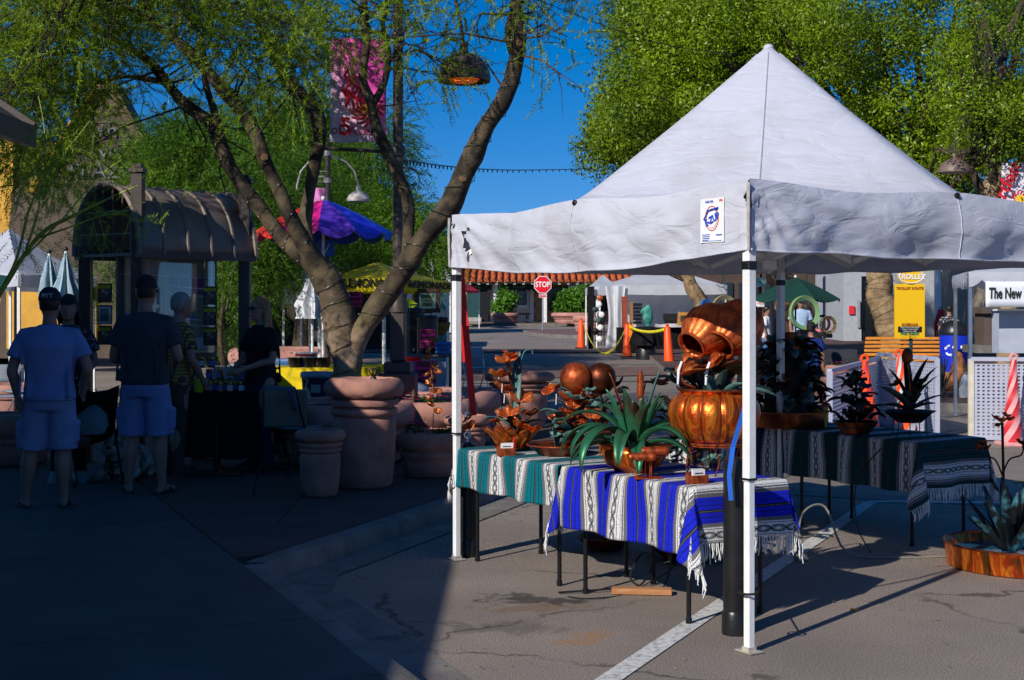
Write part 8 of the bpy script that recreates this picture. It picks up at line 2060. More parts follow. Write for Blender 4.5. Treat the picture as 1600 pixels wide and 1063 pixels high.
lathe(t, 'cup_body', [(.045, 0), (.058, .17), (.001, .17)], YP_, n=24, cap=True); lathe(t, 'lid', [(.060, .168), (.060, .18), (.001, .182)], REDS, n=24, cap=True); stem(t, [(.01, 0, .18), (.012, 0, .25)], .005, REDS, 'straw'); text('cup_print', 'LEMON', .03, mat('brown_print', (.25, .10, .01), .6), t, (0, -.058, .12), ext=.001)
pc = (GX(1598, 9.1), 9.1, 0); t = thing('copper_pan', 'wide shallow flame-patterned copper pan of water on the asphalt at the right edge', 'pan', pc)
lathe(t, 'pan_wall', [(.47, .004), (.485, .01), (.50, .155), (.505, .16)], COPF, n=64, thick=.004); m = MB(); m.ring((0, 0, .158), .503, .008, 64, 6); m.ring((0, 0, .008), .478, .007, 64, 6); m.sep('pan_rim', COPD, t)
MB().lathe([(.47, .095), (.001, .095)], (0, 0, 0), 48, cap=False).build('water', mat('blue_water', (.02, .10, .18), .04, var=0, spec=.9), t); MB().lathe([(.47, .012), (.001, .012)], (0, 0, 0), 48, cap=False).build('pan_floor', COPD, t)
m = MB(); m.bar((-.36, -.36, .02), (-.355, -.355, .15), .012, .006); m.build('strap', COPD, t)
t = thing('metal_agave', 'blue-edged dark metal agave standing in the ground pan', 'sculpture', (pc[0] - .08, 9.1, .10))
AG2 = mat('blue_mottled_metal', (.09, .32, .40), .4, .3, col2=(.012, .014, .016), scale=6, detail=8, ramp=(.50, .64))  # random blue patches over near-black metal
for k in range(22): az = k * 2.4; f = k / 22; bl(t, (.04 * math.cos(az), .04 * math.sin(az), 0), az, .34 + .18 * f, .085, AG2, up0=.55 + .85 * f, drop=-.1, ch=.35)
t = thing('rose_stand', 'thin copper rose candelabra rising behind the ground pan', 'sculpture', (GX(1566, 9.55), 9.55, zg(9.5)))
stem(t, [(0, 0, 0), (.01, 0, .4), (0, 0, .92)], .010, DKL); lathe(t, 'foot', [(.10, 0), (.09, .01), (.001, .02)], DKL, n=20, cap=True)
for s in (-1, 1): stem(t, [(0, 0, .55), (s * .05, 0, .66), (s * .13, 0, .69), (s * .15, 0, .74)], .006, DKL, 'arm')
for dx, z in ((0, .93), (-.05, .95), (.05, .94), (-.03, .90), (.15, .76), (.12, .78), (.17, .73), (-.14, .77), (-.11, .74), (-.17, .74), (.02, .97)): cup(t, (dx, -.01, z), .035, CUPM if z > .9 else COPD, (.4, dx * 2), 5, .6)
t = thing('copper_flower', 'small golden copper flower hung on the far left pipe weight hook', 'ornament', (TB.x + .11, TB.y + .10, .92 + zg(9.4)))
for a, z in ((0, 0), (1.2, .05), (2.6, -.03), (3.9, .03), (5, -.01)): cup(t, (.03 * math.cos(a), -.02, z), .03, CUPM, (1.0, .4 * a - 1), 5)
def cord(label, pts, r=.006, m=BLACK): d = smooth_path([(*p, 0) for p in pts], 6); mb = MB(); mb.tube([q[:3] for q in d], r, 6); return tag(mb.build('cord', m), label, 'cord')
bx_, by_ = GX(1000, 8.3), 8.35
cord('tangle of black power cords looped under the blue-clothed table', [(bx_ - .5, by_ - .15, .01), (bx_ - .2, by_ - .1, .02), (bx_, by_, .02), (bx_ + .1, by_ + .1, .15), (bx_ + .02, by_, .22), (bx_ - .06, by_ - .05, .08), (bx_ + .05, by_ - .1, .02), (bx_ + .16, by_, .03), (bx_ + .2, by_ + .05, .25), (bx_ + .12, by_ + .05, .5), (bx_ + .1, by_ + .1, .7)])
cord('second thin black cord hanging below the blue table', [(bx_ - .45, by_ - .28, .012), (bx_ - .3, by_ - .33, .012), (bx_ - .05, by_ - .12, .015), (bx_ + .3, by_ + .1, .2), (bx_ + .35, by_ + .2, .6)], .004)
t = tag(MB().box((GX(1003, 8.2), 8.2, .02), (.36, .09, .035), rz=-.12, bev=.004).build('plank', mat('raw_timber', (.50, .24, .10), .8, col2=(.35, .15, .06), stretch=(1, 8, 8), scale=4)), 'short pale timber plank on the asphalt under the blue table', 'plank')
W2 = mat('off_white_cable', (.22, .20, .17), .5, var=.05)
cord('thick off-white extension cable curling across the shaded asphalt', [(1.95, 9.3, .05), (2.0, 9.4, .3), (2.18, 9.5, .34), (2.3, 9.4, .05), (2.6, 9.35, .012), (3.2, 9.45, .012), (3.8, 9.6, .012)], .008, W2)
t = thing('power_adaptor', 'off-white plug block standing on the white bay line', 'adaptor', (1.97, 9.28, 0), .4); m = MB(); m.box((0, 0, .03), (.10, .06, .06), bev=.01); m.build('block', W2, t); m = MB(); m.box((-.02, 0, .085), (.035, .035, .05), bev=.006); m.build('plug', BLACK, t)
cord('yellow cord heaped under the dark table at the back of the stall', [(1.75 + .12 * math.cos(i * 2.1) * (1 + .3 * math.sin(i)), 10.3 + .15 * math.sin(i * 2.1), .02 + .004 * i) for i in range(40)], .009, mat('yellow_cord', (.35, .20, .01), .6))
cord('black cord drooping from the right-hand table to the cable', [(2.75, 10.0, .74), (2.5, 9.85, .5), (2.45, 9.7, .2), (2.5, 9.5, .02)], .005)
cord('black hose running from the rose dish over the table edge', [(2.62, 10.25, .8), (2.5, 10.1, .84), (2.3, 10.3, .80), (2.2, 10.5, .775)], .005)
t = tag(MB().tube([(GX(1385, 7.0), 7.75, .006), (GX(1390, 7.0) + .03, 7.74, .006)], .007, 8).build('cigarette_end', mat('orange_paper', (.75, .28, .02), .6)), 'tiny orange stub lying alone on the asphalt', 'litter')
b_ = G(848, 72, .16); t = thing('stop_sign', 'red octagonal STOP sign on a thin post across the street', 'sign', tuple(b_)); zc = zz(445, 72) - b_.z; rr = 14.6 / S(72)
m = MB(); m.tube([(0, .03, 0), (0, .03, zc)], .04, 8); m.build('post', STEEL, t)
SR = mat('sign_red', (.70, .008, .02), .4, var=0)
oc = lambda r: [(r * math.cos(R(22.5 + 45 * i)), r * math.sin(R(22.5 + 45 * i))) for i in range(8)]
m = MB(); m.prism(oc(rr), -.01, .01, rot=Matrix.Rotation(R(90), 3, 'X'), c=(0, 0, zc)); m.build('sign_border', WHITEP, t); m = MB(); m.prism(oc(rr * .92), .0, .012, rot=Matrix.Rotation(R(90), 3, 'X'), c=(0, -.005, zc)); m.build('sign_face', SR, t)
text('sign_lettering', 'STOP', .40, WHITEP, t, (0, -.03, zc), ext=.004, bold=.012, sx=.80); m = MB(); m.box((0, -.01, zc - rr - .10), (.40, .02, .18)); m.build('sub_plate', WHITEP, t); m = MB(); m.box((0, -.022, zc - rr - .10), (.36, .01, .14)); m.build('sub_face', SR, t); text('sub_lettering', '4-WAY', .11, WHITEP, t, (0, -.03, zc - rr - .10), ext=.002)
planter('round pink planter with green shrub left of the stop sign', GX(789, 92.5), 93, .70, .97, .16, TERRA2, seed=3, bush=1.9)
planter('wide pink planter with shrub right of the stop sign', GX(900, 89), 90, .75, 1.6, .16, TERRA2, seed=4, bush=2.0)
planter('pink planter on the island beyond the first cone', GX(922, 66), 67, .85, .8, .16, TERRA2, seed=5)
t = thing('stone_bench', 'small stone bench beside the shrub planter', 'bench', tuple(G(815, 94, .16))); m = MB(); m.box((0, 0, .62), (1.3, .5, .15)); m.build('seat', CONCK, t)
for s in (-1, 1): m = MB(); m.box((s * .4, 0, .27), (.2, .4, .54)); m.build('leg', CONCK, t)
t = thing('container', 'dark green box container with black right side by the far kerb', 'container', tuple(G(740, 88, .1))); DG = mat('container_green', (.006, .05, .05), .7, var=.1)
for a, c, m_, n_ in ((716, 734, DG, 'panel'), (734.3, 750, DG, 'panel'), (750.3, 766, BLACK, 'dark_side')): wallbox(t, a, c, 456, 503, 88, 2.5 if n_ == 'panel' else .1, m_, n_)  # right side of the box is a thin black panel
m = MB(); m.tube([P(730, 502, 87.8), P(752, 502, 87.8)], .25, 8); m.build('roll', mat('roll', (.3, .29, .25), .8), t, world=True)
popup('red_canopy', 'bright red pointed canopy top beside the far left tent leg', [(GX(728, 80), 80), (GX(700, 82), 82), (GX(722, 86), 86), (GX(749, 83), 83)], zz(454.5, 82), zz(437, 82), .1, mat('red_canopy_cloth', (.75, .01, .015), .6), cat='canopy')
t = thing('red_bordered_sign', 'white board with red border by the far road, left of the container', 'sign', tuple(P(716, 494, 60))); q = P(718, 494, 60); m = MB(); m.box((0, 0, 0), (.42, .05, .85)); m.build('board', SR, t); m = MB(); m.box((0, -.03, .0), (.34, .02, .74)); m.build('face', WHITEP, t); m = MB(); m.box((.04, -.045, .2), (.1, .01, .12)); m.build('mark', SR, t)
CO = mat('cone_orange', (.90, .085, .008), .45, var=.04)
def cone(label, px, Y, h=1.08, lean=0, m=None, group='tall orange cones'):
 t = thing('traffic_cone', label, 'cone', tuple(G(px, Y, .04)), 0, group); t.rotation_euler = (0, lean, 0); k = h / 1.08
 lathe(t, 'cone_body', [(.14 * k, .04), (.085 * k, .9 * h), (.06 * k, .93 * h), (.045 * k, .94 * h), (.045 * k, .98 * h), (.001, h)], m or CO, n=20, cap=True); MB().box((0, 0, .02), (.42 * k, .42 * k, .04), bev=.01).build('rubber_base', BLACK, t); m2 = MB(); m2.ring((0, 0, .97 * h), .05 * k, .012, 14, 5); m2.build('handle', m or CO, t); return t
cone('leftmost tall orange cone at the end of the yellow tape', 908, 48.5); cone('middle tall orange cone where the tape is tied', 980, 41); cone('leaning orange-red cone at the right end of the tape', 1046, 36.5, 1.1, -.06)
m = MB(); YT_ = mat('yellow_tape', (.75, .65, .01), .5)
for p, q_, sg in ((P(911, 503, 48.4), P(979, 508, 41), .95), (P(981, 508, 40.9), P(1040, 512, 36.6), .12)):
 L_ = [p.lerp(q_, i / 14) - Vector((0, 0, sg * 4 * (i / 14) * (1 - i / 14))) for i in range(15)]; V = [v for a in L_ for v in (a, a - Vector((0, 0, .08)))]
 m.add(V, [(2 * i, 2 * i + 1, 2 * i + 3, 2 * i + 2) for i in range(14)])
m.add([P(1040, 510, 36.5), P(1036, 520, 36.5), P(1039, 512, 36.4)], [(0, 1, 2)])
t = thing('barrier_tape', 'yellow barrier tape sagging between the three tall orange cones', 'tape', tuple(P(911, 503, 48))); m.sep('tape_length', YT_, t, world=True, thick=.004)
t = thing('hanging_card', 'orange strip hung on the middle cone', 'tag', tuple(P(986, 520, 40.7))); m = MB(); m.box((0, 0, 0), (.13, .02, .5)); m.build('strip', mat('orange_card', (.9, .25, .01), .5), t); m = MB(); m.box((0, 0, .28), (.05, .02, .06)); m.build('loop', BLACK, t)
ya = 46; popup('market_tent', 'white art vendor tent with open front across the street', [(GX(955, ya), ya), (GX(930, ya + 4), ya + 4), (GX(1115, ya + 4), ya + 4), (GX(1136, ya), ya)], zz(446, ya), zz(413, ya + 2), .30, CANW, seed=5)
popup('market_tent', 'second white tent just left of and behind the art tent', [(GX(925, 49), 49), (GX(915, 53), 53), (GX(960, 53), 53), (GX(968, 49), 49)], zz(448, 49), zz(428, 50), .25, CANW, seed=7)
def curtain(parent, p, q_, z0, z1, m, nm='curtain', amp=.08, fr=9, pinch=0):
 mb = MB(); p, q_ = Vector(p), Vector(q_); n_ = Vector((q_.y - p.y, p.x - q_.x)).normalized()
 def f(u, v):
  uu = .5 + (u - .5) * (1 - pinch * math.sin(math.pi * v) ** 1.5) if pinch else u; a = p.lerp(q_, uu); w = amp * math.sin(u * fr * (q_ - p).length + v) ; return (a.x + n_.x * w, a.y + n_.y * w, z0 + (z1 - z0) * v)
 mb.grid(f, 50, 10); return mb.build(nm, m, parent, smooth=70, world=True)
t = thing('tent_wall', 'white side and back cloths hanging inside the art tent', 'curtain', tuple(G(1040, ya + 3.5))); WC = fabric('white_sheet', (.75, .76, .80), .3, .3)
curtain(t, (GX(965, 47.2), 47.3), (GX(1118, 47.3), 47.3), .5, 2.65, WC, amp=.05, fr=7)
t = thing('tied_curtain', 'white curtain gathered at the left front leg of the art tent', 'curtain', tuple(G(960, ya))); curtain(t, (GX(946, ya), ya), (GX(976, ya), ya - .2), zg(ya) + .15, 2.55, WC, amp=.07, fr=16, pinch=.35)
curtain(t, (GX(972, 45.5), 45.5), (GX(980, 45.2), 45.2), zg(ya) + .1, 2.2, mat('rust_cloth', (.22, .04, .02), .8), amp=.03)
t = thing('display_grid', 'black wire display grid hung with small goods left of the art tent', 'rack', tuple(G(936, 48)))
for k in range(5): m = MB(); m.bar(P(926 + k * 4.5, 462, 48), P(926 + k * 4.5, 540, 48), .025); m.build('upright', BLKMET, t, world=True)
for k in range(8): m = MB(); m.bar(P(925, 466 + k * 9.5, 48), P(945, 466 + k * 9.5, 48), .022); m.build('cross_wire', BLKMET, t, world=True)
for k, (px, py, m_) in enumerate(((936, 476, WHITEP), (940, 492, WHITEP), (934, 500, VERD), (938, 512, WHITEP), (930, 484, VERDD), (937, 530, WHITEP), (938, 466, CUPM), (931, 518, DKL))): m = MB(); m.ball(P(px, py, 47.8), .11, 8, 6, sy=.5); m.build('hung_item', m_, t, world=True)
t = thing('black_banner', 'black cloth hanging behind the display grid', 'cloth', tuple(G(925, 49))); curtain(t, (GX(919, 49), 49), (GX(928, 48.8), 48.8), zg(49), 2.6, BLKCLOTH, amp=.06)
for lab, px, Y, LX, LY, h in (('long table in black cloth inside the art tent', 1035, 45.5, 3.0, .9, .85), ('round black-draped table right of the torso pedestal', 1108, 36, 1.1, .9, .85), ('black-clothed table behind the dark fountain', 1195, 27, .9, .8, .78), ('black pleated table under the ring sculptures', 1303, 27, .75, .7, .8)):
 t = thing('display_table', lab, 'table', tuple(G(px, Y))); drape(t, LX, LY, h, h * .97, BLKCLOTH if px != 1303 else mat('charcoal_cloth', (.03, .032, .04), .9), px, .05, 'table_cloth', 9); MB().box((0, 0, h * .4), (LX * .9, LY * .9, h * .78)).build('table_base', BLACK, t)
t = thing('pedestal', 'round black pedestal draped with gathered black cloth before the art tent', 'pedestal', tuple(G(1009, 40.5))); lathe(t, 'drum', [(.30, 0), (.29, .5), (.27, .52), (.001, .52)], BLACK, n=24, cap=True)
lathe(t, 'draped_cloth', [(.001, .98), (.30, .97), (.36, .9), (.44, .55), (.46, .42)], BLKCLOTH, n=60, flute=lambda a, z: 1 + .10 * math.sin(a * 9) * (1 if z < .9 else .2)); lathe(t, 'column', [(.25, .5), (.25, .96), (.001, .96)], BLACK, n=20)
t = thing('torso_sculpture', 'verdigris green torso sculpture on the black pedestal', 'sculpture', (GX(1012, 40.5), 40.5, zg(40.5) + .985)); k_ = 33 / S(40.5) / .62
m = MB(); m.loft([((0, 0, 0), .10 * k_, .08), ((0, 0, .05 * k_), .05 * k_, .05), ((.01, 0, .12 * k_), .10 * k_, .09), ((0, 0, .22 * k_), .16 * k_, .12), ((.02, 0, .33 * k_), .12 * k_, .1), ((0, 0, .45 * k_), .16 * k_, .12), ((-.02, 0, .55 * k_), .12 * k_, .09), ((.02, 0, .60 * k_), .05 * k_, .05), ((.03, 0, .64 * k_), .06 * k_, .05)], 18); m.tube([(-.12 * k_, 0, .52 * k_), (-.2 * k_, 0, .42 * k_), (-.16 * k_, 0, .36 * k_)], [.05, .04, .03], 8); m.build('torso', mat('bright_verdigris', (.06, .38, .30), .6, col2=(.02, .12, .10), scale=6), t, sub=1)
t = thing('slat_rack', 'black slatted display rack with wooden side inside the art tent', 'rack', tuple(G(996, 45)))
wallbox(t, 985, 989, 472, 507, 45, .3, WOOD, 'side_board')
for k in range(6): wallbox(t, 990, 1003, 474 + k * 5.6, 478.6 + k * 5.6, 45, .3, BLACK, 'slat')
t = thing('carved_sign', 'small carved wooden sign standing on the art tent table', 'sign', tuple(P(1074, 498, 44.5))); m = MB(); m.prism([(-.34, -.22), (.34, -.22), (.42, .15), (.28, .30), (.1, .2), (-.3, .22)], -.04, .04, rot=Matrix.Rotation(R(90), 3, 'X')); m.build('board', mat('yellow_pine', (.55, .28, .06), .6, col2=(.35, .14, .03)), t); m = MB(); m.box((-.05, -.05, 0), (.36, .02, .2)); m.build('carving', mat('dark_carving', (.05, .03, .02), .7), t)
t = thing('black_case', 'flat black case open on the art tent table', 'case', tuple(P(1050, 503, 44.8))); m = MB(); m.box((0, 0, .0), (.55, .4, .12)); m.build('case_body', BLACK, t); m = MB(); m.box((0, .18, .14), (.55, .04, .25), rot=Matrix.Rotation(-.3, 3, 'X')); m.build('lid', BLACK, t)
person('vendor with dark hair half hidden behind the art tent table', GX(1083, 47), 47.4, zg(47), 0, 1.45, top=cloth('brown_shirt', (.05, .03, .02)), bottom='jeans', bot_m=MATS['black_jeans'], shoes='black', vox=.04, face=False)
def ringsc(label, px, py, Y, rpx, wpx, m_, base=True, rz=.35):
 c = P(px, py, Y); t = thing('ring_sculpture', label, 'sculpture', tuple(c), rz); R_ = rpx / S(Y); w = wpx / S(Y)
 m = MB(); n = 44; V = []
 for i in range(n):
  a = 2 * math.pi * i / n; ca, sa = math.cos(a), math.sin(a)
  for rr_, yy in ((R_, -w * .25), (R_ * .97, -w * .5), (R_ - w, -w * .15), (R_ - w, w * .15), (R_ * .97, w * .5), (R_, w * .25)): V.append((rr_ * ca, yy, rr_ * sa))
 m.add(V, [(i * 6 + k, i * 6 + (k + 1) % 6, ((i + 1) % n) * 6 + (k + 1) % 6, ((i + 1) % n) * 6 + k) for i in range(n) for k in range(6)]); m.build('ring', m_, t, smooth=50)
 if base: m = MB(); m.box((0, 0, -R_ - .03), (R_ * .9, w * 1.2, .08), bev=.01); m.build('foot', BLKMET, t)
 return t
RG = mat('jade_patina', (.16, .42, .20), .5, .2, col2=(.30, .34, .12), scale=3.5)
ringsc('large jade green ring sculpture with a person seen through it', 1257, 489, 26.4, 27, 7, RG); ringsc('small ornate bronze ring sculpture on the pleated black table', 1294, 508, 26.6, 14.5, 5, mat('pitted_bronze', (.40, .30, .16), .5, .5, col2=(.03, .02, .015), scale=30, ramp=(.42, .58)))
ringsc('pale green and copper arch ring sculpture behind the tipping urns', 1132, 484, 30, 23, 7, mat('pale_patina', (.30, .40, .26), .5, .2, col2=(.35, .16, .06), scale=4)); ringsc('blue metal disc sculpture beside the pale green arch', 1104, 478, 33, 11, 8, mat('blue_metal', (.06, .22, .55), .4, .4))
t = ringsc('dark red bronze ring behind the small ornate one', 1284, 506, 27.4, 14, 4, mat('maroon_bronze', (.10, .012, .02), .4, .5), rz=-.6)
x = GX(1243, 27.8); open_umbrella('patio_umbrella', 'wide dark green patio umbrella over the ring sculptures', x, 27.8, zg(28), zz(467, 27.8), zz(434, 27.8), .93, [mat('forest_green_cloth', (.001, .035, .025), .85, var=.08)], 8, .03, polem=BLKMET, rz=.2)
person('person in cobalt blue shirt seated low under the green umbrella', GX(1264, 26), 25.8, zg(26) - .35, 2.6, 1.7, top=cloth('cobalt_shirt', (.01, .03, .16)), bottom='jeans', bot_m=MATS['black_jeans'], shoes='black', hat=MATS['black_cap'], vox=.03, face=False)
person('man in pale blue shirt and cap seen through the jade ring', GX(1251, 34), 34, zg(34), 0, 1.85, top=cloth('pale_blue_shirt', (.35, .48, .65)), bottom='jeans', bot_m=MATS['black_jeans'], shoes='black', hat=mat('tan_cap', (.35, .3, .22), .8), vox=.03)
person('person in white shirt and jeans walking behind the back tent leg', GX(1198, 36), 36, zg(36) - .1, 1.2, 1.72, top=cloth('white_shirt', (.7, .7, .72)), bottom='jeans', bot_m=cloth('blue_jeans', (.05, .15, .35)), shoes='white', vox=.03, face=False, hair='short')
person('man in black and white checked shirt beside the recycling bin', GX(1483, 33), 33, zg(33), 3.1, 1.66, top=printm('checks', (.01, .01, .012), (.30, .30, .32), 22, .56), bottom='jeans', bot_m=MATS['black_jeans'], shoes='black', vox=.025, face=False)
t = thing('red_coat', 'red coat hanging on the white post behind the bin', 'coat', tuple(P(1469, 505, 44))); m = MB(); m.loft([((0, 0, -.6), .18, .1), ((0, 0, 0), .2, .1), ((.02, 0, .45), .08, .05)], 12); m.build('coat_body', REDS, t); m = MB(); m.ring((.02, 0, .47), .04, .01, 10, 4, Matrix.Rotation(R(90), 3, 'X')); m.build('hook', BLACK, t)
for px, py, Y, m_, lab, tx in ((1189, 441, 38, mat('pale_teal_sign', (.25, .52, .48), .6), 'small pale teal shop sign high on the dark arcade post', 'GIFT'), (1187, 474, 38, WHITEP, 'white no parking notice under the teal sign', 'NO')):
 t = thing('small_sign', lab, 'sign', tuple(P(px, py, Y))); m = MB(); m.box((0, 0, 0), (.26, .03, .26 if py < 450 else .2)); m.build('plate', m_, t); text('sign_lettering', tx, .09, INK if py < 450 else SR, t, (0, -.02, 0), ext=.002)
t = thing('sign_post', 'thin dark post carrying the teal sign and the notice', 'post', tuple(G(1189, 38.1))); m = MB(); m.tube([(0, 0, 0), (0, 0, 2.7)], .03, 6); m.build('pole', BLKMET, t); m = MB(); m.box((0, 0, .02), (.2, .2, .04)); m.build('foot', BLKMET, t)
Yt = 26; t = thing('trolley_sign', 'tall yellow trolley route sign with round TROLLEY badge', 'sign', tuple(G(1427, Yt, .14))); YS_ = mat('trolley_yellow', (.82, .48, .004), .45, var=.02)
def tp(px, py, k=0): return P(px, py, Yt) - Vector((0, k, 0))
wallbox(t, 1398, 1445, 444, 529, Yt, .05, YS_, 'sign_panel')
m = MB(); m.tube([G(1424, Yt + .08, .14), tp(1424, 445, -.08)], .035, 8); m.build('post', DG, t, world=True)
c = tp(1424, 432, -.02); k_ = 1 / S(Yt); m = MB(); m.prism([(21 * k_ * math.cos(i * math.pi / 18), 13 * k_ * math.sin(i * math.pi / 18)) for i in range(36)], -.02, .02, rot=Matrix.Rotation(R(90), 3, 'X'), c=c); m.build('badge', YS_, t, world=True); m = MB(); m.tube([c + Vector((18.5 * k_ * math.cos(i * math.pi / 14), -.025, 10.8 * k_ * math.sin(i * math.pi / 14))) for i in range(28)], .012, 4, closed=True); m.build('badge_ring', WHITEP, t, world=True)
BI = mat('brown_ink', (.30, .05, .01), .6, var=0); text('badge_lettering', 'TROLLEY', .13, WHITEP, t, c - Vector((0, .03, .01)), ext=.003, bold=.005, world=True)
for s_, py, sz, m_ in (('TROLLEY ROUTE', 451, .068, BI), ('SCHEDULE:', 507.5, .062, BI), ('FREE GUIDES', 522, .062, mat('sign_green', 0)), ('v', 526, .06, BI)): text('sign_lettering', s_, sz, m_, t, tp(1421.5, py, .008), ext=.002, bold=.002, world=True)
m = MB(); m.box(tp(1421.5, 514.8, .004), (37 * k_, .012, 9 * k_)); m.build('notice', BLACK, t, world=True)
for k, s_ in enumerate(('DAILY ON THE HALF HOUR', 'STOPS AT MAIN STREET', 'PLEASE WAIT HERE')): text('notice_lettering', s_, .032, WHITEP, t, tp(1421.5, 512 + k * 3, .014), ext=.001, sx=.9, world=True)
Yb = 30.5; t = thing('slatted_bench', 'long orange slatted bench behind the trolley sign', 'bench', tuple(G(1408, Yb, .14))); OS = mat('orange_slat_wood', (.75, .30, .04), .5, col2=(.5, .17, .02), scale=4, stretch=(1, 8, 8))
for k in range(5): a, c = P(1352, 529 + k * 6.2, Yb), P(1472, 529 + k * 6.2, Yb); m = MB(); m.box(((a.x + c.x) / 2 - .02 * k, Yb - .05 * k, a.z), (c.x - a.x, .03, .065), bev=.008); m.build('back_slat', OS, t, world=True)
for k in range(5): a, c = P(1344, 560, Yb), P(1466, 560, Yb); m = MB(); m.box(((a.x + c.x) / 2, Yb - .28 - .10 * k, a.z - .03), (c.x - a.x, .08, .035), bev=.008); m.build('seat_slat', OS, t, world=True)
for px in (1352, 1410, 1466): m = MB(); q = P(px, 560, Yb); m.box((q.x, Yb - .45, .44), (.06, .55, .50)); m.box((q.x, Yb + .02, .8), (.06, .06, .9)); m.sep('leg', BLKMET, t, world=True)
Yr = 28.5; t = thing('recycling_bin', 'blue recycling bin with domed black lid and white arrows', 'bin', tuple(G(1492, Yr, .0))); k_ = 1 / S(Yr); zb_ = t.location.z; q = lambda py: zz(py, Yr) - zb_; BB = mat('recycle_blue', (.008, .03, .50), .4, var=.04)
lathe(t, 'barrel', [(21 * k_, q(592)), (23 * k_, q(560)), (23.5 * k_, q(522))], BB, n=36, cap=True); lathe(t, 'dome_lid', [(25 * k_, q(523)), (25.5 * k_, q(519)), (22 * k_, q(512)), (20 * k_, q(506)), (11 * k_, q(502)), (.001, q(501))], BLACK, n=36, cap=True)
m = MB(); m.lathe([(.001, 0), (4.5 * k_, .004), (4.5 * k_, -.05)], (.02, -21 * k_, q(510)), 16, rot=Matrix.Rotation(R(75), 3, 'X')); m.build('opening', mat('hole_black', (.002, .002, .002), .9, var=0), t)
rb = 23.6 * k_
def onb(a, z, k=.003): return Vector(((rb + k) * math.sin(a), -(rb + k) * math.cos(a), z))
for s in range(3):
 a0 = s * 2.094 + 1.57; p_ = [onb(-.62 + .30 * math.cos(a), q(547) + .10 * math.sin(a)) for a in [a0 + i * .3 for i in range(5)]]; m = MB()
 for a_, b2 in zip(p_[:-1], p_[1:]): m.bar(a_, b2, .035, .008, up=(0, -1, 0))
 e = p_[-1]; m.ball(e, .032, 6, 4, sy=.3); m.build('arrow', WHITEP, t)
m = MB(); m.grid(lambda u, v: tuple(onb(.05 + .85 * u, q(545) + .07 * v)), 8, 1); m.build('label_strip', WHITEP, t, thick=.004)
planter('tall terracotta planter with pink blooms left of the bench', GX(1313, 25.6), 25.8, .50, .27, .05, cols=['magenta', 'pink'], nfl=12, seed=31); planter('lower terracotta planter with pink blooms, nearer the barricade', GX(1304, 24.2), 24.2, .36, .26, .05, cols=['pink', 'white'], nfl=10, seed=32)
planter('broad terracotta planter of mixed flowers before the bench', GX(1376, 27.2), 27.2, .48, .40, .1, cols=['red', 'pink'], nfl=14, seed=33)
planter('pink planter block between the barricade and the tables', GX(1290, 23.2), 23.2, .3, .35, .0, TERRA2, seed=34)
RK = mat('orange_sandstone', (.60, .24, .08), .9, col2=(.35, .12, .04), scale=5, detail=8, bump=.8, bscale=12)
for k, (px, py, r, sx, sz) in enumerate(((1484, 596, .16, .9, 1.0), (1499, 583, .19, .8, 1.6), (1494, 604, .13, 1.3, .7), (1476, 604, .09, 1, .8))):
 c = G(px, 23.5, .14); c.z = max(c.z + r * .5, zz(py, 23.5)); t = thing('boulder', ('left orange sandstone boulder', 'tall upright orange sandstone boulder', 'low front orange boulder', 'smallest orange rock at the left')[k] + ' beside the barricade', 'rock', tuple(c), 0, 'orange boulders by the kerb')
 m = MB(); m.ball((0, 0, 0), r, 12, 8, sx=sx, sz=sz); m.v = [tuple(Vector(v) * (1 + .5 * noi(Vector(v) * 6 + Vector((k, 0, 0))))) for v in m.v]; m.build('rock_mass', RK, t, smooth=25)
t = thing('dry_agave', 'dark curling agave plant left of the boulders', 'plant', tuple(G(1471, 22.8, .14)))
for k in range(14): az = k * 2.4; bl(t, (0, 0, 0), az, .45 + .15 * (k % 3), .05, mat('dry_agave_leaf', (.05, .06, .05), .7, var=.4), up0=.9 + .3 * (k % 3), drop=.3 - .4 * (k % 2), n=7)
t = thing('sand_sack', 'pale grey sack slumped right of the boulders', 'sack', tuple(G(1508, 22.9, .14))); m = MB(); m.loft([((0, 0, 0), .10, .08), ((0, 0, .15), .11, .09), ((.01, 0, .32), .08, .06), ((.02, 0, .42), .03, .02)], 14); m.build('sack_body', mat('grey_sack', (.30, .34, .38), .8, var=.1, bump=.8, bscale=14), t, smooth=60); m = MB(); m.ring((.02, 0, .40), .035, .008, 12, 5); m.build('tie', BLACK, t)
PERF = mat('perforated_panel_white', (.40, .42, .52), .5, var=.04)
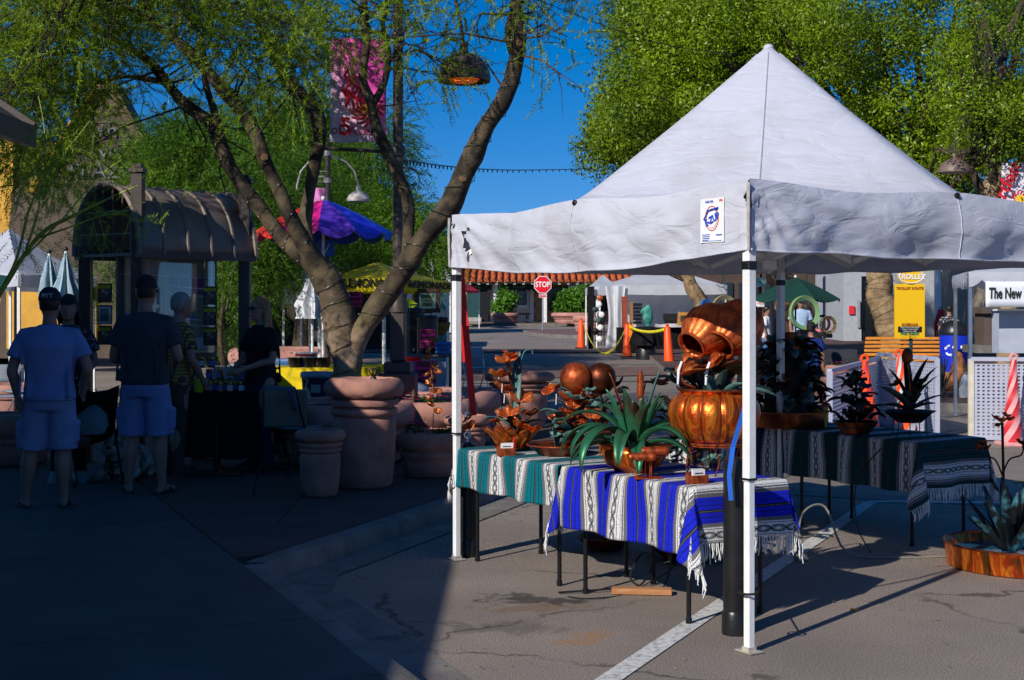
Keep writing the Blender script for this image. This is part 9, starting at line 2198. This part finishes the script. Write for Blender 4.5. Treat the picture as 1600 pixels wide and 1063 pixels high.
def barricade(label, A, B, h, z0=0.0, post=None):
 A, B = Vector((*A, 0)), Vector((*B, 0)); t = thing('barricade', label, 'barricade', ((A.x + B.x) / 2, (A.y + B.y) / 2, z0), 0, 'white perforated barricades'); L_ = (B - A).length; d = (B - A) / L_; nx = int(L_ / .058); nz = int(h * .9 / .045)
 m = MB(); W = .0
 o = Vector((-d.y, d.x, 0)) * .006
 def pp(s, z): v = A + d * s; return (v.x, v.y, z0 + z)
 cw, ch = L_ / nx, (h - .12) / nz; V = []; F_ = []
 for j in range(nz):
  for i in range(nx):
   s0 = i * cw; zz0 = .06 + j * ch; off_ = 0; b0 = len(V)
   cx_, cz = s0 + cw * (.5 if j % 2 else .5), zz0 + ch / 2; rx, rz = cw * .30, ch * .30
   V += [pp(s0, zz0), pp(s0 + cw, zz0), pp(s0 + cw, zz0 + ch), pp(s0, zz0 + ch), pp(cx_ - rx * (.5 if 1 else 1), cz - rz), pp(cx_ + rx, cz - rz * .4), pp(cx_ + rx * .5, cz + rz), pp(cx_ - rx, cz + rz * .4)]
   F_ += [(b0, b0 + 1, b0 + 5, b0 + 4), (b0 + 1, b0 + 2, b0 + 6, b0 + 5), (b0 + 2, b0 + 3, b0 + 7, b0 + 6), (b0 + 3, b0, b0 + 4, b0 + 7)]
 m.add(V, F_); m.build('perforated_panel', PERF, t, smooth=0, world=True, thick=.008)
 for s in (0, L_): m = MB(); a = A + d * s; m.bar((a.x, a.y, z0), (a.x, a.y, z0 + h), .05, .06); m.build('end_post', post or PERF, t, world=True)
 for z in (.04, h): m = MB(); m.bar((A.x, A.y, z0 + z), (B.x, B.y, z0 + z), .05, .05); m.build('rail', PERF, t, world=True)
z_ = zg(18)
barricade('white perforated barricade panel running back, left of the pair behind the right table', (GX(1296, 15.2), 15.2), (GX(1373, 19.3), 19.3), .98, zg(16)); barricade('white perforated barricade panel facing the street behind the orchid sculpture', (GX(1374, 19.3), 19.35), (GX(1464, 17.6), 17.6), 1.02, z_)
barricade('separate white perforated barricade panel at the right edge under the newspaper banner', (GX(1517, 17.2), 17.2), (GX(1660, 17.0), 17.0), 1.03, z_, mat('cream_post', (.62, .58, .45), .6))
def candy(label, px, Y, h, m1, m2, lean=0, w=.30):
 t = thing('striped_cone', label, 'cone', tuple(G(px, Y)), 0, 'striped barricade cones'); t.rotation_euler = (0, lean, 0); n = 20
 for s in range(8):
  m = MB(); V = []
  J = 16
  for j in range(J + 1):
   f = j / J; r = w / 2 * (1 - f) + .035 * f
   for e in (0, 1): a = (s + e) / 8 * 2 * math.pi + f * 5.5; V.append((r * math.cos(a), r * math.sin(a), .04 + (h - .04) * f))
  m.add(V, [(2 * j, 2 * j + 1, 2 * j + 3, 2 * j + 2) for j in range(J)]); m.build('stripe', (m1, m2)[s % 2], t, smooth=60)
 m = MB(); m.box((0, 0, .02), (w * 1.25, w * 1.25, .05), bev=.01); m.build('base', m1, t); m = MB(); m.ring((0, 0, h + .03), .04, .018, 14, 6, Matrix.Rotation(R(90), 3, 'X')); m.build('handle', m1, t); return t
FP = mat('faded_pink', (.70, .33, .33), .5, var=.08); RDS = mat('stripe_red', (.60, .03, .04), .45, var=.05); GR_ = mat('stripe_grey', (.5, .52, .55), .4)
candy('faded pink and red striped cone leaning on the right edge barricade', 1581, 16.7, 1.05, FP, RDS, .02, .26); candy('orange and white striped cone behind the orchid sculpture', 1418, 17.2, 1.08, CO, GR_, -.10, .3); candy('red and grey striped cone behind the rose bush sculpture', 1362, 16.4, 1.05, CO, RDS, -.08, .28)
t = popup('market_tent', 'white scalloped tent with newspaper banner at the right edge', [(GX(1513, 18.6), 18.6), (GX(1500, 20.5), 20.8), (GX(1760, 20.8), 20.8), (GX(1790, 18.6), 18.6)], zz(426, 18.6), zz(380, 19.5), .15, CANW, scallop=.10, legm=STEEL, seed=12)
t = thing('newspaper_banner', 'white banner with blackletter title The New York Times', 'banner', tuple(P(1620, 458, 18.5))); a, c = P(1540, 480, 18.5), P(1700, 440, 18.5)
m = MB(); m.grid(lambda u, v: (a.x + (c.x - a.x) * u, 18.5 + .004 * math.sin(u * 9), a.z + (c.z - a.z) * v), 20, 4); m.build('banner_sheet', mat('banner_white', (.72, .74, .78), .6, var=.03), t, world=True, thick=.004)
text('banner_lettering', 'The New York Times', .205, INK, t, P(1545, 459, 18.488), ext=.002, align='LEFT', sx=.56, bold=.005, shear=.06, world=True)
t = thing('banner_backdrop', 'plain pale grey panel below the newspaper banner', 'panel', tuple(G(1610, 18.8))); wallbox(t, 1561, 1680, 485, 552, 18.9, .3, mat('pale_grey_cloth', (.40, .43, .50), .8, var=.05), 'cloth_panel'); wallbox(t, 1559, 1682, 483, 486, 18.85, .4, WHITEP, 'top_edge')
t = thing('stone_pillar', 'brown stone pillar behind the newspaper tent pole', 'pillar', tuple(G(1545, 24, .14))); wallbox(t, 1538, 1560, 490, 540, 24, .5, mat('brown_stone', (.10, .07, .055), .85), 'pillar_shaft'); wallbox(t, 1535, 1563, 480, 490, 23.9, .7, MATS['brown_stone'], 'capital'); wallbox(t, 1527, 1570, 540, 552, 23.8, .8, CONCK, 'pillar_base')
Yl = 26; t = thing('street_lamp', 'brown bell lamp on a post among the leaves left of the right banner', 'street lamp', tuple(G(1552, 27.5, .14))); k_ = 1 / S(Yl); c = P(1491, 270, Yl)
lathe(t, 'lamp_shade', [(25 * k_, 0), (25 * k_, 4 * k_), (20 * k_, 14 * k_), (9 * k_, 21 * k_), (4 * k_, 23 * k_), (3.5 * k_, 30 * k_), (.001, 31 * k_)], mat('brown_enamel', (.16, .11, .09), .5), c - t.location, 28); lathe(t, 'lens', [(22 * k_, 0), (.001, -2 * k_)], mat('milky_lens', (.5, .5, .5), .4), c - t.location, 24)
m = MB(); m.tube([P(1491, 240, Yl), P(1493, 205, Yl), P(1515, 190, Yl), P(1560, 200, 27.4)], .03, 7); m.tube([G(1562, 27.5, .14), P(1562, 190, 27.4)], .07, 10); m.sep('post', DKBROWN, t, world=True)
t = thing('street_banner', 'white festival banner with red Artfest script at the right edge', 'banner', tuple(P(1590, 320, 26))); banner_cloth(t, 1566, 1640, 255, 324, 26, mat('banner_pale', (.70, .66, .74), .7, var=.06)); text('banner_lettering', 'Artfest', .34, RF, t, P(1572, 290, 25.9), (R(90), R(-65), 0), .004, bold=.01, world=True)
for k in range(8): a = k * .5 + 3.2; pr(t, 'printed_ray', [(1594 + 8 * math.cos(a), 312 + 8 * math.sin(a)), (1594 + 14 * math.cos(a + .3), 312 + 14 * math.sin(a + .3))], RF, 25.9, .018)
m = MB(); m.lathe([(.09, 0), (.09, .01)], P(1594, 312, 25.9), 14, rot=Matrix.Rotation(R(90), 3, 'X')); m.build('printed_sun', YF, t, world=True)
